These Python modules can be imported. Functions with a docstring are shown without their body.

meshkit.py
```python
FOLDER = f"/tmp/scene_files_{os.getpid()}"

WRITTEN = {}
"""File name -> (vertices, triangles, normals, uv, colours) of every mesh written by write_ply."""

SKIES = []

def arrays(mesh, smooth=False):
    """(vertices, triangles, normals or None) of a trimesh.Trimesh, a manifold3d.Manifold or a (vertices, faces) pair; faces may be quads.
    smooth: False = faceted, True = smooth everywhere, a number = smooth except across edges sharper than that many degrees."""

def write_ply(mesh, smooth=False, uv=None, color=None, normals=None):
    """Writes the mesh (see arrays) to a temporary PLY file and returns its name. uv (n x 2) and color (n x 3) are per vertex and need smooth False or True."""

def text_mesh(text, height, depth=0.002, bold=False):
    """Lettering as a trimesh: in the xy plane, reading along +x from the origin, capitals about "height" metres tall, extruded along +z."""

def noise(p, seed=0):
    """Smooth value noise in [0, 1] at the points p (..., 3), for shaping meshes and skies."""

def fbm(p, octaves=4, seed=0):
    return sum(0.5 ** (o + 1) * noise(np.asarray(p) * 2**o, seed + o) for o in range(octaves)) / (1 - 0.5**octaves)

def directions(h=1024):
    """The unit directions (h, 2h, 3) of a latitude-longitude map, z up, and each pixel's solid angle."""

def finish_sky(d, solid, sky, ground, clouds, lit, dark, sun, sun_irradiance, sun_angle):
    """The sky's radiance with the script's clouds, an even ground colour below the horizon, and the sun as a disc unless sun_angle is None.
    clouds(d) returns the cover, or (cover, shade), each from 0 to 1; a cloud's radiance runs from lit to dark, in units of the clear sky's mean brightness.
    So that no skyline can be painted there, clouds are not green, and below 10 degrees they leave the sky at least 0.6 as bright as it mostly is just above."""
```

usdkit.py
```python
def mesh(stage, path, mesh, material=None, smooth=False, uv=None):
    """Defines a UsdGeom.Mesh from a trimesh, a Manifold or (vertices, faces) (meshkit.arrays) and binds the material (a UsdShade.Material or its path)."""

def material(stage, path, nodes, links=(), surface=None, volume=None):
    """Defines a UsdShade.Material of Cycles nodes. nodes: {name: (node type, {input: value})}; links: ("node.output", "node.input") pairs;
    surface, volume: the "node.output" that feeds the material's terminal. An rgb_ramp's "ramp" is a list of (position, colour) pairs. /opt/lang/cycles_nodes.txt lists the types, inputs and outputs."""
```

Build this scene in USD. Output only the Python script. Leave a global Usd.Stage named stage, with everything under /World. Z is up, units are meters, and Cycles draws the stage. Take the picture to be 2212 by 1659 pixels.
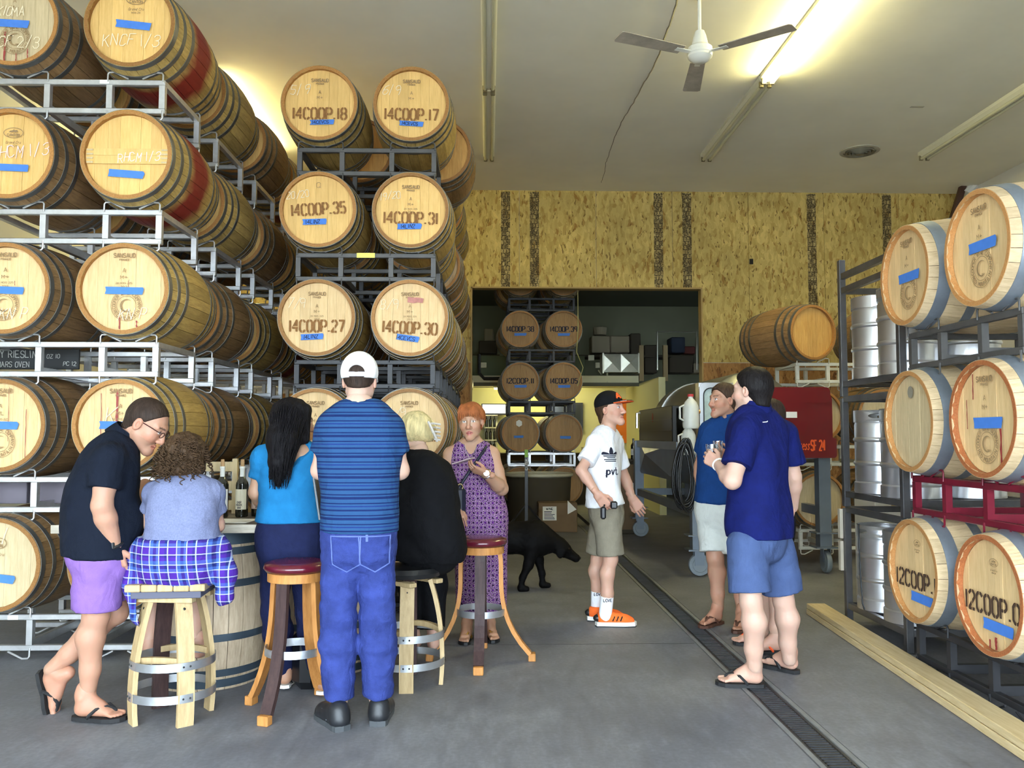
import math, random
import numpy as np, trimesh, usdkit, meshkit
import shapely, shapely.affinity as aff
from shapely.geometry import Polygon, LineString, Point, box as sbox
from pxr import Usd, UsdGeom, UsdLux, UsdShade, Gf, Sdf, Vt

stage = Usd.Stage.CreateInMemory()
UsdGeom.SetStageUpAxis(stage, 'Z'); UsdGeom.SetStageMetersPerUnit(stage, 1.0)
UsdGeom.Xform.Define(stage, '/World'); UsdGeom.Scope.Define(stage, '/World/Looks')
rng = random.Random(7); nrng = np.random.default_rng(7)

# ------------------------------------------------ camera, sky, exposure
W, H, FPX, CAMZ = 2212, 1659, 1850.0, 1.40
YAW, PITCH = math.atan(51 / 1850), math.atan(110 / 1850)
FW = np.array([math.sin(YAW) * math.cos(PITCH), math.cos(YAW) * math.cos(PITCH), math.sin(PITCH)])
RT = np.array([math.cos(YAW), -math.sin(YAW), 0.0]); UP = np.cross(RT, FW)
cam = UsdGeom.Camera.Define(stage, '/World/camera')
cam.CreateHorizontalApertureAttr(36.0); cam.CreateVerticalApertureAttr(27.0)
cam.CreateFocalLengthAttr(36.0 * FPX / W); cam.CreateClippingRangeAttr((0.05, 500.0))
cam.AddTransformOp().Set(Gf.Matrix4d(*RT, 0, *UP, 0, *(-FW), 0, 0, 0, CAMZ, 1))
cam.CreateExposureAttr(0.30)
sky = UsdLux.DomeLight.Define(stage, '/World/sky')          # an even bright overcast sky outside the open roll-up door
sky.CreateColorAttr((0.74, 0.88, 1.0)); sky.CreateIntensityAttr(4.8)
LAMP = 95.0                                                  # emission of the fluorescent tubes that are switched on


def at(px, py, Y):
    """The world point that is seen at photograph pixel (px, py) at depth Y (metres into the hall)."""
    d = FW + RT * ((px - W / 2) / FPX) + UP * ((H / 2 - py) / FPX)
    return np.array([0, 0, CAMZ]) + d * (Y / d[1])


# ------------------------------------------------ names, tags
used = {}
def numbered(parent, name):
    k = (parent, name); n = used.get(k, 0); used[k] = n + 1
    return name if n == 0 else f'{name}_{n:03d}'
def P(o):
    return '/World' if o is None else str(o.GetPath())
def tag(o, label=None, cat=None, group=None, kind=None):
    p = o.GetPrim() if hasattr(o, 'GetPrim') else o
    for k, v in (('label', label), ('category', cat), ('group', group), ('kind', kind)):
        if v: p.SetCustomDataByKey(k, v)
    return p
def thing(name, label, cat, loc=(0, 0, 0), rotz=0.0, group=None):
    x = UsdGeom.Xform.Define(stage, '/World/' + numbered('/World', name))
    x.AddTranslateOp().Set(Gf.Vec3d(*map(float, loc))); x.AddRotateZOp().Set(float(rotz))
    return tag(x, label, cat, group)
def obj(name, mesh, m, parent=None, smooth=False, label=None, kind=None, col=None):
    pp = P(parent)
    o = usdkit.mesh(stage, f'{pp}/{numbered(pp, name)}', mesh, m, smooth)
    if col is not None:
        UsdGeom.PrimvarsAPI(o).CreatePrimvar('Cd', Sdf.ValueTypeNames.Color3fArray, 'vertex').Set(Vt.Vec3fArray.FromNumpy(np.asarray(col, np.float32)))
    return tag(o, label, kind=kind)
def struct(name, mesh, m, label=None, smooth=False, parent=None):
    o = obj(name, mesh, m, parent, smooth)
    if parent is None: tag(o, label, name.split('_')[0], kind='structure')
    return o
def copy_of(src, name, label, cat, loc, rotz=0.0, group=None, instance=True):
    t = thing(name, label, cat, loc, rotz, group)
    t.GetReferences().AddInternalReference(src.GetPath())
    if instance: t.SetInstanceable(True)
    for c in src.GetFilteredChildren(Usd.PrimAllPrimsPredicate):
        k = (str(t.GetPath()), c.GetName().rsplit('_', 1)[0] if c.GetName()[-3:].isdigit() else c.GetName())
        used[k] = used.get(k, 0) + 1
    return t

# ------------------------------------------------ meshes
cat_ = trimesh.util.concatenate
def bx(c, s, ch=0.0):
    """Box centred at c with size s; ch > 0 chamfers its edges."""
    s = np.asarray(s, float)
    if ch <= 0:
        m = trimesh.creation.box(s)
    else:
        pts = []
        for sg in np.ndindex(2, 2, 2):
            g = np.array(sg) * 2 - 1
            for k in range(3):
                h = s / 2 - ch; h[k] = s[k] / 2; pts.append(g * h)
        m = trimesh.convex.convex_hull(np.array(pts))
    m.apply_translation(c); return m
def bx2(lo, hi, ch=0.0):
    lo, hi = np.asarray(lo, float), np.asarray(hi, float); return bx((lo + hi) / 2, np.abs(hi - lo), ch)
def beam(a, b, w, h, ch=0.0, up=(0, 0, 1)):
    a, b = np.asarray(a, float), np.asarray(b, float); d = b - a; L = np.linalg.norm(d); d = d / L
    up = np.asarray(up, float)
    if abs(d @ up) > 0.99: up = np.array([0, 1.0, 0])
    s = np.cross(d, up); s /= np.linalg.norm(s); u = np.cross(s, d)
    m = bx((0, 0, 0), (L, w, h), ch)
    T = np.eye(4); T[:3, 0], T[:3, 1], T[:3, 2], T[:3, 3] = d, s, u, (a + b) / 2
    m.apply_transform(T); return m
def tube(pts, r, n=8, closed=False):
    """A round tube through pts; r a number or one radius per point."""
    p = np.asarray(pts, float); N = len(p); r = np.broadcast_to(np.asarray(r, float), N)
    t = np.gradient(p, axis=0) if not closed else np.roll(p, -1, 0) - np.roll(p, 1, 0)
    t /= np.maximum(np.linalg.norm(t, axis=1, keepdims=True), 1e-9)
    u = np.cross(t[0], [0.13, 0.21, 0.97]); u /= np.linalg.norm(u); rings = []
    ang = np.arange(n) * 2 * np.pi / n
    for i in range(N):
        u = u - t[i] * (u @ t[i]); u /= np.linalg.norm(u); v = np.cross(t[i], u)
        rings.append(p[i] + r[i] * (np.cos(ang)[:, None] * u + np.sin(ang)[:, None] * v))
    V = np.vstack(rings); F = []
    for i in range(N if closed else N - 1):
        a, b = i * n, ((i + 1) % N) * n
        for k in range(n):
            F += [[a + k, a + (k + 1) % n, b + (k + 1) % n], [a + k, b + (k + 1) % n, b + k]]
    if not closed:
        V = np.vstack([V, p[0], p[-1]]); c0, c1 = len(V) - 2, len(V) - 1
        for k in range(n):
            F += [[c0, (k + 1) % n, k], [c1, (N - 1) * n + k, (N - 1) * n + (k + 1) % n]]
    return trimesh.Trimesh(V, F, process=False)
def lathe(prof, n=32):
    """Revolve (r, z) profile about z; profile runs so that the outside faces out (bottom to top)."""
    p = np.asarray(prof, float); ang = np.arange(n) * 2 * np.pi / n
    V = np.vstack([np.column_stack([r * np.cos(ang), r * np.sin(ang), np.full(n, z)]) for r, z in p]); F = []
    for i in range(len(p) - 1):
        a, b = i * n, (i + 1) * n
        for k in range(n):
            q = (k + 1) % n
            if p[i][0] > 1e-6: F.append([a + k, a + q, b + q])
            if p[i + 1][0] > 1e-6: F.append([a + k, b + q, b + k])
    m = trimesh.Trimesh(V, F, process=False); return m
def extr(poly, d):
    gs = [g for g in getattr(poly, 'geoms', [poly]) if g.geom_type == 'Polygon' and g.area > 1e-9]
    return cat_([trimesh.creation.extrude_polygon(g, d, engine='earcut') for g in gs])
FACE = np.array([[1, 0, 0, 0], [0, 0, -1, 0], [0, 1, 0, 0], [0, 0, 0, 1.0]])   # drawing plane (u, v, out) -> facing -Y
def face(m, x=0, y=0, z=0):
    m = m.copy(); m.apply_transform(FACE); m.apply_translation((x, y, z)); return m
def moved(m, T=None, t=None):
    m = m.copy()
    if T is not None: m.apply_transform(T)
    if t is not None: m.apply_translation(t)
    return m
def rotm(deg, ax, c=(0, 0, 0)):
    return trimesh.transformations.rotation_matrix(math.radians(deg), ax, c)

# ------------------------------------------------ stroke lettering: glyphs on a grid 4 wide, 6 high
G = {'0': [[(1,0),(0,1),(0,5),(1,6),(3,6),(4,5),(4,1),(3,0),(1,0)]], '1': [[(2,0),(2,6)]], '2': [[(0,5),(1,6),(3,6),(4,5),(4,4),(0,0.3),(0,0),(4,0)]],
'3': [[(0,5),(1,6),(3,6),(4,5),(4,4),(3,3.1),(1.5,3.1)],[(3,3.1),(4,2),(4,1),(3,0),(1,0),(0,1)]], '4': [[(3,0),(3,6),(0,2),(4,2)]], '5': [[(4,6),(0.3,6),(0.3,3.4),(3,3.6),(4,2.6),(4,1),(3,0),(0,0.4)]],
'6': [[(3.6,6),(1,5),(0,3),(0,1),(1,0),(3,0),(4,1),(4,2.4),(3,3.3),(0,2.6)]], '7': [[(0,6),(4,6),(1.6,0)]], '8': [[(1,3.1),(0.2,4),(0.2,5),(1,6),(3,6),(3.8,5),(3.8,4),(3,3.1),(1,3.1),(0,2),(0,1),(1,0),(3,0),(4,1),(4,2),(3,3.1)]],
'9': [[(4,3.6),(1,2.8),(0,4),(0,5),(1,6),(3,6),(4,5),(4,3),(3.2,0)]], 'A': [[(0,0),(2,6),(4,0)],[(0.8,2),(3.2,2)]], 'B': [[(0,0),(0,6),(3,6),(4,5),(4,4),(3,3.1),(0,3.1)],[(3,3.1),(4,2),(4,1),(3,0),(0,0)]],
'C': [[(4,5),(3,6),(1,6),(0,5),(0,1),(1,0),(3,0),(4,1)]], 'D': [[(0,0),(0,6),(2.6,6),(4,4.6),(4,1.4),(2.6,0),(0,0)]], 'E': [[(4,6),(0,6),(0,0),(4,0)],[(0,3),(3,3)]], 'F': [[(4,6),(0,6),(0,0)],[(0,3),(3,3)]],
'G': [[(4,5),(3,6),(1,6),(0,5),(0,1),(1,0),(3,0),(4,1),(4,2.6),(2.4,2.6)]], 'H': [[(0,0),(0,6)],[(4,0),(4,6)],[(0,3),(4,3)]], 'I': [[(2,0),(2,6)]], 'J': [[(3,6),(3,1),(2,0),(1,0),(0,1)]], 'K': [[(0,0),(0,6)],[(4,6),(0,2.6)],[(1.4,3.6),(4,0)]],
'L': [[(0,6),(0,0),(3.6,0)]], 'M': [[(0,0),(0,6),(2,2.4),(4,6),(4,0)]], 'N': [[(0,0),(0,6),(4,0),(4,6)]], 'O': [[(1,0),(0,1),(0,5),(1,6),(3,6),(4,5),(4,1),(3,0),(1,0)]], 'P': [[(0,0),(0,6),(3,6),(4,5),(4,3.6),(3,2.7),(0,2.7)]],
'Q': [[(1,0),(0,1),(0,5),(1,6),(3,6),(4,5),(4,1),(3,0),(1,0)],[(2.4,1.6),(4.2,-0.4)]], 'R': [[(0,0),(0,6),(3,6),(4,5),(4,3.9),(3,3),(0,3)],[(2,3),(4,0)]], 'S': [[(4,5),(3,6),(1,6),(0,5),(0,4),(1,3.2),(3,2.8),(4,2),(4,1),(3,0),(1,0),(0,1)]], 'T': [[(0,6),(4,6)],[(2,6),(2,0)]],
'U': [[(0,6),(0,1),(1,0),(3,0),(4,1),(4,6)]], 'V': [[(0,6),(2,0),(4,6)]], 'W': [[(0,6),(1,0),(2,4),(3,0),(4,6)]], 'X': [[(0,0),(4,6)],[(0,6),(4,0)]], 'Y': [[(0,6),(2,3),(4,6)],[(2,3),(2,0)]], 'Z': [[(0,6),(4,6),(0,0),(4,0)]],
'/': [[(0.6,-0.6),(3.2,6.6)]], '.': [[(1.8,0.0),(1.8,0.7)]], '+': [[(2,1),(2,5)],[(0,3),(4,3)]], '-': [[(0.5,3),(3.5,3)]], '*': [[(1,2),(3,4)],[(1,4),(3,2)]],
'r': [[(0.6,0),(0.6,4)],[(0.6,2.8),(1.8,4),(3,3.9)]], 'e': [[(0.4,2.2),(3.6,2.2),(3.4,3.6),(2,4.1),(0.6,3.2),(0.4,1),(1.6,0),(3.4,0.6)]], 's': [[(3.3,3.4),(2,4.1),(0.8,3.3),(1.2,2.4),(2.8,1.8),(3.2,0.8),(2,0),(0.6,0.6)]],
'n': [[(0.4,0),(0.4,4)],[(0.4,2.6),(2,4),(3.4,3.2),(3.4,0)]], 'd': [[(3.4,6),(3.4,0)],[(3.4,3),(2,4),(0.6,3),(0.6,1),(2,0),(3.4,1)]], 'u': [[(0.5,4),(0.5,1),(1.8,0),(3.4,1)],[(3.4,4),(3.4,0)]], 'a': [[(3.4,4),(3.4,0)],[(3.4,3),(2,4),(0.6,3),(0.6,1),(2,0),(3.4,1)]],
'p': [[(0.5,4),(0.5,-2)],[(0.5,3),(2,4),(3.5,3),(3.5,1),(2,0),(0.5,1)]], 'v': [[(0.4,4),(2,0),(3.6,4)]], 't': [[(1.8,6),(1.8,0.6),(3,0)],[(0.4,4),(3.2,4)]]}
NARROW = {'1': 1.0, 'I': 1.2, '.': 1.2, ' ': 2.2}
def glyph_shapes(text, h, wide, weight, gap=1.6, cap='flat', slant=0.0, jit=0.0, seed=1, stencil=False):
    """Shapely polygons of TEXT, capitals h tall, centred on the origin. wide: width of a glyph relative to its height."""
    r = random.Random(seed * 91 + len(text)); sy, sx = h / 6.0, h * wide / 4.0; x, out = 0.0, []
    for ch in text:
        adv = NARROW.get(ch, 4.0)
        if ch in G:
            off = (adv - 4.0) / 2; ls = []; dy = r.uniform(-jit, jit); tl = r.uniform(-jit, jit) * 0.35
            for s in G[ch]:
                q = [((x + off + a + r.uniform(-jit, jit) * .35) * sx, (b + dy + r.uniform(-jit, jit) * .3) * sy) for a, b in s]
                ls.append(LineString([(a + b * (slant + tl), b) for a, b in q]))
            g = shapely.union_all([l.buffer(weight / 2, cap_style=cap, join_style='round', quad_segs=2) for l in ls])
            if stencil and ch in '0OCQG8369P42SUD5':
                cx = (x + off + (2.9 if ch == '4' else 2.0)) * sx
                g = g.difference(sbox(cx - weight * 0.22, -h, cx + weight * 0.22, 2 * h) if ch != '4' else sbox(0, 2.55 * sy, cx * 9 + 9, 2.9 * sy).intersection(sbox((x + off) * sx, 0, (x + off + 4.5) * sx, h)))
            out.append(g)
        x += adv + gap
    u = shapely.union_all(out)
    return aff.translate(u, -(x - gap) * sx / 2, -h / 2)
def lettering(text, h, wide=0.45, weight=0.012, d=0.0006, **k):
    return extr(glyph_shapes(text, h, wide, weight, **k), d)
# ------------------------------------------------ materials (Cycles node graphs)
def mat(name, nodes, links, surface='p.BSDF', volume=None):
    return usdkit.material(stage, '/World/Looks/' + name, nodes, links, surface, volume)
def plain(name, c, rough=0.5, metal=0.0, var=0.0, scale=6.0, bump=0.0, bscale=60.0, spec=None, rnd=0.0, sheen=0.0, stretch=(1, 1, 1), coat=0.0, fold=0.0):
    """One colour, with optional mottling (var), variation between pieces (rnd) and relief."""
    pi = {'base_color': tuple(c), 'roughness': rough, 'metallic': metal}
    if spec is not None: pi['specular_ior_level'] = spec
    if sheen: pi['sheen_weight'] = sheen
    if coat: pi['coat_weight'] = coat
    n, l = {'p': ('principled_bsdf', pi)}, []
    if var or bump or rnd:
        n['tc'] = ('texture_coordinate', {}); n['mp'] = ('mapping', {'scale': stretch}); l.append(('tc.object', 'mp.vector'))
    if var or rnd:
        n['n'] = ('noise_texture', {'scale': scale, 'detail': 5.0, 'roughness': 0.62})
        lo, hi = 1 - var, 1 + var
        n['r'] = ('rgb_ramp', {'ramp': [(0.25, tuple(np.clip(np.array(c) * lo, 0, 1))), (0.75, tuple(np.clip(np.array(c) * hi, 0, 1)))]})
        n['oi'] = ('object_info', {}); n['mr'] = ('map_range', {'to_min': 1 - rnd, 'to_max': 1 + rnd * 0.6})
        n['mx'] = ('vector_math', {'math_type': 'scale'})
        l += [('mp.vector', 'n.vector'), ('n.fac', 'r.fac'), ('r.color', 'mx.vector1'), ('oi.random', 'mr.value'), ('mr.result', 'mx.scale'), ('mx.vector', 'p.base_color')]
    if bump:
        n['bn'] = ('noise_texture', {'scale': bscale, 'detail': 4.0}); n['b'] = ('bump', {'strength': bump, 'distance': 0.004})
        l += [('mp.vector', 'bn.vector'), ('bn.fac', 'b.height'), ('b.normal', 'p.normal')]
    if fold:
        n['fm'] = ('mapping', {'scale': (1, 1, .6), 'rotation': (.3, .5, 0)}); n['fn'] = ('noise_texture', {'scale': fold, 'detail': 2.5, 'distortion': .6}); n['fb'] = ('bump', {'strength': .8, 'distance': .022})
        l += [('tc.object', 'fm.vector'), ('fm.vector', 'fn.vector'), ('fn.fac', 'fb.height'), ('fb.normal', 'b.normal')]
    return mat(name, n, l)
def wood(name, ca, cb, stretch, rough=0.55, rnd=0.18, stain=None, scale=5.0):
    """Grained wood; stretch: how fast the grain varies along x, y, z. stain: (centre along y, half width, colour) of a soaked band."""
    n = {'tc': ('texture_coordinate', {}), 'mp': ('mapping', {'scale': stretch}), 'oi': ('object_info', {}),
         'sh': ('combine_xyz', {'x': 0.0, 'z': 0.0}), 'ad': ('vector_math', {'math_type': 'add'}), 'm7': ('math', {'math_type': 'multiply', 'value2': 23.0}),
         'n': ('noise_texture', {'scale': scale, 'detail': 6.0, 'roughness': 0.65}), 'r': ('rgb_ramp', {'ramp': [(0.28, ca), (0.72, cb)]}),
         'mr': ('map_range', {'to_min': 1 - rnd, 'to_max': 1 + rnd * 0.5}), 'mx': ('vector_math', {'math_type': 'scale'}),
         'b': ('bump', {'strength': 0.25, 'distance': 0.003}), 'p': ('principled_bsdf', {'roughness': rough, 'specular_ior_level': 0.3})}
    l = [('tc.object', 'mp.vector'), ('oi.random', 'm7.value1'), ('m7.value', 'sh.x'), ('m7.value', 'sh.z'), ('mp.vector', 'ad.vector1'), ('sh.vector', 'ad.vector2'),
         ('ad.vector', 'n.vector'), ('n.fac', 'r.fac'), ('r.color', 'mx.vector1'), ('oi.random', 'mr.value'), ('mr.result', 'mx.scale'), ('n.fac', 'b.height'), ('b.normal', 'p.normal')]
    if stain:
        yc, hw, sc = stain
        n.update({'sp': ('separate_xyz', {}), 'd0': ('math', {'math_type': 'subtract', 'value2': yc}), 'd1': ('math', {'math_type': 'absolute'}),
                  'sn': ('noise_texture', {'scale': 7.0, 'detail': 5.0}), 'd2': ('math', {'math_type': 'multiply_add', 'value2': 0.16}),
                  'sr': ('map_range', {'from_min': hw + 0.13, 'from_max': hw + 0.02, 'clamp': True}), 'sm': ('mix_color', {'b': sc})})
        l += [('tc.object', 'sp.vector'), ('sp.y', 'd0.value1'), ('d0.value', 'd1.value1'), ('tc.object', 'sn.vector'), ('sn.fac', 'd2.value1'), ('d1.value', 'd2.value3'),
              ('d2.value', 'sr.value'), ('sr.result', 'sm.fac'), ('mx.vector', 'sm.a'), ('sm.result', 'p.base_color')]
    else:
        l.append(('mx.vector', 'p.base_color'))
    return mat(name, n, l)

STAVE = {'tan': wood('stave_tan', (0.32, 0.205, 0.06), (0.56, 0.385, 0.125), (14, 1.6, 14), rnd=0.22),
         'brown': wood('stave_brown', (0.17, 0.095, 0.04), (0.34, 0.20, 0.085), (14, 1.6, 14), rnd=0.25),
         'stained': wood('stave_stained', (0.32, 0.205, 0.06), (0.56, 0.385, 0.125), (14, 1.6, 14), rnd=0.2, stain=(0.42, 0.15, (0.20, 0.018, 0.012))),
         'pale': wood('stave_pale', (0.50, 0.36, 0.20), (0.70, 0.53, 0.32), (14, 1.6, 14), rnd=0.14),
         'grey': wood('stave_grey', (0.34, 0.27, 0.19), (0.60, 0.50, 0.38), (14, 1.6, 14), rnd=0.14)}
HEAD = {'gold': wood('head_gold', (0.70, 0.42, 0.125), (0.85, 0.55, 0.20), (12, 12, 1.4), rnd=0.12),
        'pale': wood('head_pale', (0.68, 0.45, 0.205), (0.83, 0.59, 0.30), (12, 12, 1.4), rnd=0.10),
        'tan': wood('head_tan', (0.52, 0.40, 0.22), (0.68, 0.54, 0.32), (12, 12, 1.4), rnd=0.08),
        'umber': wood('head_umber', (0.30, 0.165, 0.06), (0.44, 0.26, 0.10), (12, 12, 1.4), rnd=0.12),  # store room barrel heads: the shade there is put into the wood colour
        'amber': wood('head_amber', (0.55, 0.28, 0.07), (0.74, 0.43, 0.13), (12, 12, 1.4), rnd=0.14)}
CHIME = wood('stave_end_grain', (0.29, 0.125, 0.03), (0.46, 0.22, 0.062), (20, 20, 20), rnd=0.25)
CHIME_W = wood('stave_end_grain_orange', (0.46, 0.20, 0.06), (0.64, 0.33, 0.12), (20, 20, 20), rnd=0.2)
CHIME_R = wood('stave_end_grain_red', (0.34, 0.10, 0.035), (0.55, 0.20, 0.07), (20, 20, 20), rnd=0.3)
HOOP = plain('hoop_steel', (0.17, 0.165, 0.15), 0.45, 0.7, var=0.25, scale=5, rnd=0.15)
HOOP_BLUE = plain('hoop_galvanised', (0.30, 0.34, 0.39), 0.45, 0.7, var=0.2, scale=7)
GALV = plain('galvanised_steel', (0.62, 0.62, 0.62), 0.36, 0.75, var=0.18, scale=9)
DARKSTEEL = plain('dark_painted_steel', (0.022, 0.022, 0.025), 0.5, 0.0, var=0.2, scale=8)
GREYSTEEL = plain('grey_painted_steel', (0.085, 0.08, 0.075), 0.5, 0.1, var=0.2, scale=8)
WHITESTEEL = plain('white_painted_steel', (0.62, 0.60, 0.50), 0.5, 0.0, var=0.12, scale=8)
REDSTEEL = plain('burgundy_painted_steel', (0.16, 0.008, 0.022), 0.35, 0.0, var=0.2, scale=8)
TAPE = plain('blue_masking_tape', (0.06, 0.20, 0.62), 0.7, var=0.08, scale=30)
INK = plain('dark_ink', (0.012, 0.013, 0.03), 0.8)
BURN = plain('stencil_brown_ink', (0.25, 0.11, 0.028), 0.8, var=0.35, scale=40)
PRINT = plain('branded_grey_print', (0.30, 0.19, 0.085), 0.8)
CHALK = plain('chalk', (0.84, 0.72, 0.50), 0.9, var=0.12, scale=60)
CHALK_P = plain('pink_chalk', (0.84, 0.62, 0.60), 0.9, var=0.12, scale=60)
CHALK_B = plain('blue_chalk', (0.74, 0.66, 0.46), 0.9, var=0.12, scale=60)
WINE = plain('dried_wine', (0.30, 0.035, 0.03), 0.6, var=0.3, scale=20)
WHITE = plain('white_enamel', (0.78, 0.77, 0.72), 0.4)
PAPER = plain('paper', (0.8, 0.78, 0.72), 0.8)
BLACK = plain('black_plastic', (0.012, 0.012, 0.013), 0.35)
STEEL = plain('stainless_steel', (0.70, 0.71, 0.72), 0.26, 1.0, var=0.06, scale=4)
# ------------------------------------------------ the hall
CEIL, YB, XL, XR, YF = 5.28, 13.4, -4.6, 7.62, -1.7
OX0, OX1, OZ = -0.268, 3.377, 3.72                            # opening in the back wall
def at_z(px, py, z):
    d = FW + RT * ((px - W / 2) / FPX) + UP * ((H / 2 - py) / FPX)
    return np.array([0, 0, CAMZ]) + d * ((z - CAMZ) / d[2])
def osb(name, ca, cb, cc, printed=False):
    n = {'tc': ('texture_coordinate', {}), 'm1': ('mapping', {'scale': (24, 24, 7.5), 'rotation': (0, 0.65, 0)}), 'm2': ('mapping', {'scale': (22, 22, 8), 'rotation': (0, -0.7, 0)}),
         'm3': ('mapping', {'scale': (60, 60, 17), 'rotation': (0, 0.6, 0)}), 'dn': ('noise_texture', {'scale': 5.0, 'detail': 3.0}), 'dv': ('vector_math', {'math_type': 'scale', 'scale': 0.12}),
         'da': ('vector_math', {'math_type': 'add'}),
         'v1': ('voronoi_texture', {'scale': 1.0}), 'v2': ('voronoi_texture', {'scale': 1.0}), 'v3': ('voronoi_texture', {'scale': 1.0}),
         's1': ('separate_color', {}), 's2': ('separate_color', {}), 's3': ('separate_color', {}), 'av': ('mix_float', {'fac': 0.45}),
         'r': ('rgb_ramp', {'ramp': [(0.05, cc), (0.22, ca), (0.66, cb), (0.95, tuple(min(1, x * 1.15) for x in cb))]}),
         'big': ('noise_texture', {'scale': 1.3, 'detail': 3.0}), 'br': ('map_range', {'from_min': 0.3, 'from_max': 0.7, 'to_min': 0.82, 'to_max': 1.1}), 'sc': ('vector_math', {'math_type': 'scale'}),
         'dk': ('math', {'math_type': 'greater_than', 'value2': 0.955}), 'dm': ('mix_color', {'b': tuple(x * 0.4 for x in cc)}), 'dl': ('math', {'math_type': 'multiply', 'value2': 0.75}),
         'b': ('bump', {'strength': 0.3, 'distance': 0.003}), 'p': ('principled_bsdf', {'roughness': 0.7, 'specular_ior_level': 0.25})}
    l = [('tc.object', 'dn.vector'), ('dn.color', 'dv.vector1'), ('tc.object', 'da.vector1'), ('dv.vector', 'da.vector2')]
    for i in '123':
        l += [('da.vector', f'm{i}.vector'), (f'm{i}.vector', f'v{i}.vector'), (f'v{i}.color', f's{i}.color')]
    l += [('s1.r', 'av.a'), ('s2.g', 'av.b'), ('av.result', 'r.fac'), ('tc.object', 'big.vector'), ('big.fac', 'br.value'), ('r.color', 'sc.vector1'), ('br.result', 'sc.scale'),
          ('s3.b', 'dk.value1'), ('dk.value', 'dl.value1'), ('dl.value', 'dm.fac'), ('sc.vector', 'dm.a'), ('av.result', 'b.height'), ('b.normal', 'p.normal')]
    if printed:
        n.update({'bm': ('mapping', {'rotation': (math.pi / 2, 0, 0)}), 'bt': ('brick_texture', {'scale': 9.0, 'mortar_size': 0.05, 'brick_width': 0.42, 'row_height': 0.62, 'color1': (0, 0, 0), 'color2': (1, 1, 1), 'mortar': (1, 1, 1)}),
                  'pn': ('noise_texture', {'scale': 48.0, 'detail': 4.0}), 'pr': ('map_range', {'from_min': 0.44, 'from_max': 0.6, 'to_min': 0.0, 'to_max': 1.0, 'clamp': True}),
                  'bw': ('separate_color', {}), 'pa': ('mix_float', {'fac': 0.45}), 'pl': ('map_range', {'from_min': 0.15, 'from_max': 0.75, 'to_min': 0.25, 'to_max': 0.93, 'clamp': True}), 'ink': ('mix_color', {'b': (0.035, 0.025, 0.015)})})
        l += [('tc.object', 'bm.vector'), ('bm.vector', 'bt.vector'), ('bt.color', 'bw.color'), ('tc.object', 'pn.vector'), ('pn.fac', 'pr.value'), ('bw.r', 'pa.a'), ('pr.result', 'pa.b'),
              ('pa.result', 'pl.value'), ('pl.result', 'ink.fac'), ('dm.result', 'ink.a'), ('ink.result', 'p.base_color')]
    else:
        l.append(('dm.result', 'p.base_color'))
    return mat(name, n, l)
OSB = osb('oriented_strand_board', (0.47, 0.33, 0.095), (0.61, 0.46, 0.16), (0.36, 0.20, 0.05))
OSB_OLD = osb('weathered_strand_board', (0.30, 0.14, 0.045), (0.44, 0.23, 0.08), (0.17, 0.07, 0.025))
OSB_INK = osb('printed_strand_board', (0.52, 0.37, 0.13), (0.70, 0.54, 0.24), (0.36, 0.21, 0.06), True)
CEILM = plain('ceiling_paint', (0.80, 0.77, 0.65), 0.9, var=0.05, scale=1.2)
WALLM = plain('wall_paint', (0.74, 0.71, 0.62), 0.9, var=0.05, scale=1.5)
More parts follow.
